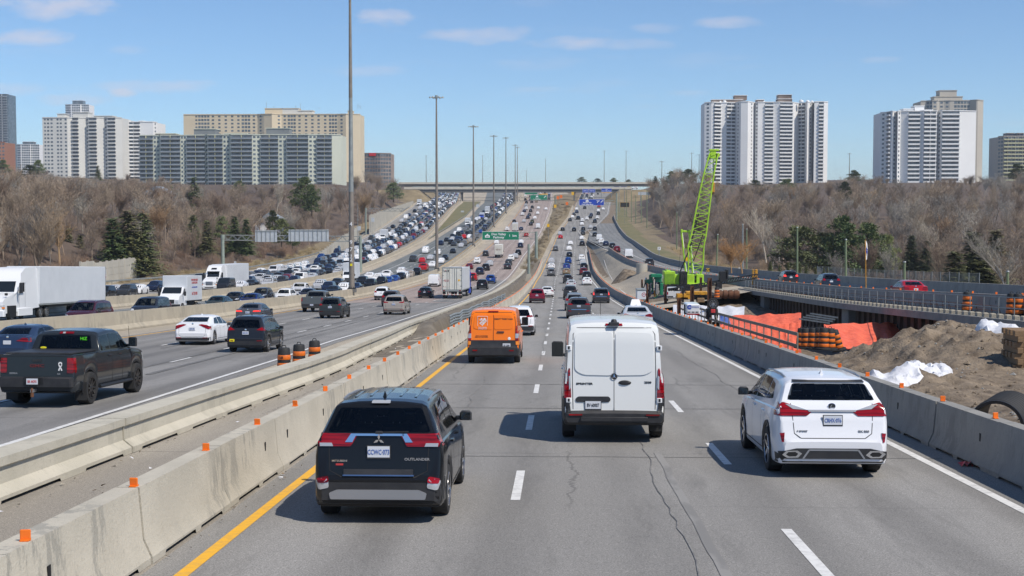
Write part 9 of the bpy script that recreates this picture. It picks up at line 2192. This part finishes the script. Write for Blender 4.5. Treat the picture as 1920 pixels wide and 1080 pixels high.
for px, p0, p1, Y, lab in ((673.5,424,432,420,'small grey sign back on a post left of the gantry foot'),(699,408,416,500,'small upright grey sign board beside the sound wall'),(867,395,400,700,'pale blank sign board on the grass median'),(896,383,390,760,'small sign in the grass median near the bridge'),(441,490,497,290,'narrow grey sign back beside the gantry post')):
    sign(lab, Y, px-(3 if 'narrow' not in lab else 2), px+(3 if 'narrow' not in lab else 2), p0, p1, 'sign_back', None, None if px < 700 else G(Y), posts=(.5,), border=None)
t = thing('light_pole', 'slim light pole left of the second gantry', 'light pole', (Q(671,440,430).x, 430, G(430))); g = Geo(); zz = Q(671,382,430).z-G(430); g.tube((0,0,0),(0,0,zz),.12,.07,8,'galvanised'); g.bbox(-.3,.3,-.2,.2,zz*.62,zz*.64,.03,'galvanised'); g.obj('pole', t)
# ---------------------------------------------------------------- sound walls made of panels
def sound_wall(label, pts, top0, top1, mat='concrete_pale', pw=4.0):
    (px0, Y0), (px1, Y1) = pts; a, b = Vector((XA(px0,Y0), Y0, 0)), Vector((XA(px1,Y1), Y1, 0)); L = (b-a).length; n = max(3, int(L/pw)); t = thing('sound_wall', label, 'wall', (a.x, a.y, G(Y0)))
    z0t, z1t = Q(px0, top0, Y0).z, Q(px1, top1, Y1).z; r = random.Random(int(px0))
    for k in range(n):
        p, q_ = a.lerp(b, k/n), a.lerp(b, (k+1)/n); u = (k+.5)/n; zt = z0t+(z1t-z0t)*u; zt = round(zt*2.5)/2.5; dd = (q_-p).normalized(); nn = Vector((dd.y, -dd.x, 0)); g = Geo(); zb = min(G(p.y), T(p.x,p.y))-1
        p2, q2 = p+dd*.16-a, q_-dd*.16-a
        rows = 4
        for j in range(rows):
            za, zc = zb+(zt-zb)*j/rows+.01, zb+(zt-zb)*(j+1)/rows-.02; o_ = G(Y0)
            g.add([(*(p2+nn*s_).to_2d(), z_-o_) if 0 else ((p2+nn*s_).x,(p2+nn*s_).y,z_-o_) for s_ in (-.1,.1) for z_ in (za,zc)]+[((q2+nn*s_).x,(q2+nn*s_).y,z_-o_) for s_ in (-.1,.1) for z_ in (za,zc)], [(0,1,3,2),(4,6,7,5),(0,4,5,1),(2,3,7,6),(1,5,7,3),(0,2,6,4)], mat)
        g.obj('panel', t); g = Geo(); c = p-a; g.box(c.x-.17,c.x+.17,c.y-.17,c.y+.17,zb-G(Y0),zt+.15-G(Y0),mat); g.obj('post', t)
sound_wall('pale panelled sound wall behind the no-entry sign', ((150,222),(271,268)), 493, 483)
sound_wall('pale sound wall rising behind the gantry sign backs', ((590,372),(672,452)), 480, 424)
sound_wall('far stepped sound wall below the dark round evergreen', ((693,520),(775,800)), 404, 377)
# ---------------------------------------------------------------- utility poles along the ramp
M('pole_green', (.20,.25,.14), .8, c2=(.15,.19,.11), scale=1.0)
for px, top, bot, Y, m_, lab in ((1392.7,421,520,205,'galvanised','pale grey pole right of the orange willow bush'),(1400,430,503,240,'pole_green','green pole just right of the pale grey pole'),(1345.7,440,505,235,'pole_green','green leaning pole right of the crane boom'),(1269,398,456,330,'pole_green','green pole above the ramp curve left of the crane'),(1495,427,520,190,'pole_green','green pole in front of the wide pine'),(1320,452,490,260,'pole_green','short green pole behind the crane boom'),(1586,450,537,150,'pole_green','green pole in front of the biggest round evergreen'),(1696,492,538,130,'pole_green','green pole left of the tall olive spruce'),(1889.5,510,546,115,'pole_green','short green pole at right edge'),
    (1213,355,420,470,'pole_green','green pole second from the ramp curve'),(1202.5,366,410,500,'pole_green','green pole in the row above the ramp'),(1192,366,412,520,'pole_green','another green pole in the row above the ramp'),(1184,358,410,560,'pole_green','tall green pole left in the row above ramp'),(1175,356,400,600,'pole_green','green pole beside the message board'),(1171,352,385,640,'galvanised','grey pole behind message board'),(1161,355,392,640,'galvanised','thin grey pole between blue sign and message board')):
    c = Q(px, top, Y); b_ = Q(px+(-3 if 'leaning' in lab else 0), bot, Y); zb = b_.z-1.5; t = thing('utility_pole', lab, 'pole', (b_.x, Y, zb)); g = Geo(); g.tube((0,0,0),(c.x-b_.x,0,c.z-zb),.15,.11,8,m_); g.obj('pole', t, 40); g = Geo(); g.tube((c.x-b_.x,0,c.z-zb),(c.x-b_.x,0,c.z-zb+.12),.16,.10,8,'galvanised'); g.obj('pole_cap', t)
# wire fence along the ramp
fc = thing('wire_fence', 'grey chain link fence with thin posts below the evergreens', 'fence', (RR(170)+7, 170, G(170)+EL(170)-1)); ox, oy, oz = fc.location; pg = Geo(); pg.tube((0,0,0),(0,0,2.0),.04,n=5,m='galvanised'); pm = pg.mesh('fence_post'); fl = []
for k in range(34):
    y = 125+k*3.2; x = RR(y)+7.5+(6 if y > 190 else 0)*SS(190,210,y); z = T(x, y); link('fence_post', pm, fc, (x-ox, y-oy, z-oz)); fl.append((x-ox, y-oy, z-oz))
g = Geo()
for a, b in zip(fl, fl[1:]):
    A_, B_ = Vector(a), Vector(b)
    for h in (.1,1.0,1.95): g.tube(A_+Vector((0,0,h)), B_+Vector((0,0,h)), .012, n=3, m='galvanised')
    for k in range(14):
        u = k/14; g.tube(A_.lerp(B_,u)+Vector((0,0,.1)), A_.lerp(B_,u+1/14)+Vector((0,0,1.95)), .007, n=3, m='galvanised', caps=False); g.tube(A_.lerp(B_,u+1/14)+Vector((0,0,.1)), A_.lerp(B_,u)+Vector((0,0,1.95)), .007, n=3, m='galvanised', caps=False)
o = g.obj('wire_mesh', fc); o['kind'] = 'stuff'
for i, (px, py, Y) in enumerate(((1348,502,230),(1372,503,228),(1386,503,226),(1393,506,222),(1399,507,220),(1405,510,216))):
    c = Q(px, py, Y); t = thing('marker_sign', 'small white round marker on a thin stake in the dry grass', 'sign', (c.x, Y, c.z-1.4), 0, 'small white markers on stakes'); g = Geo(); g.tube((0,0,0),(0,0,1.4),.03,n=4,m='galvanised'); g.obj('stake', t); g = Geo(); g.lathe([(0,0),(.22,0),(.22,.03)],12,'print_white','Y',(0,-.03,1.3)); g.obj('disc', t)
# ---------------------------------------------------------------- labels: make look-alikes findable by their order along the road
from collections import defaultdict
by = defaultdict(list)
for o in C.objects:
    if o.get('category') and not o.parent and o.get('group'): by[o['label']].append(o)
ORD = ['nearest','second nearest','third nearest','fourth nearest','fifth nearest','sixth nearest','seventh nearest','eighth nearest','ninth nearest','tenth nearest','eleventh nearest','twelfth nearest','thirteenth nearest','fourteenth nearest','fifteenth nearest']
for lab, L_ in by.items():
    if len(L_) < 2 or L_[0].name.startswith(('marker','rebar','spruce')): continue
    L_.sort(key=lambda o: o.location.y)
    for i, o in enumerate(L_):
        if i < len(ORD): o['label'] = ORD[i]+' '+lab

hz = bpy.data.materials.new('haze'); hz.use_nodes = True; t_ = hz.node_tree; t_.nodes.clear(); o_ = t_.nodes.new('ShaderNodeOutputMaterial'); pv = t_.nodes.new('ShaderNodeVolumePrincipled')
pv.inputs['Color'].default_value = (.86,.92,1,1); pv.inputs['Density'].default_value = .00012; pv.inputs['Anisotropy'].default_value = .2; t_.links.new(pv.outputs[0], o_.inputs['Volume']); MAT['haze'] = hz
g = Geo(); g.box(-2600, 2600, -80, 6200, -16, 175, 'haze'); g.obj('haze', kind='stuff', label='thin pale air over the highway')
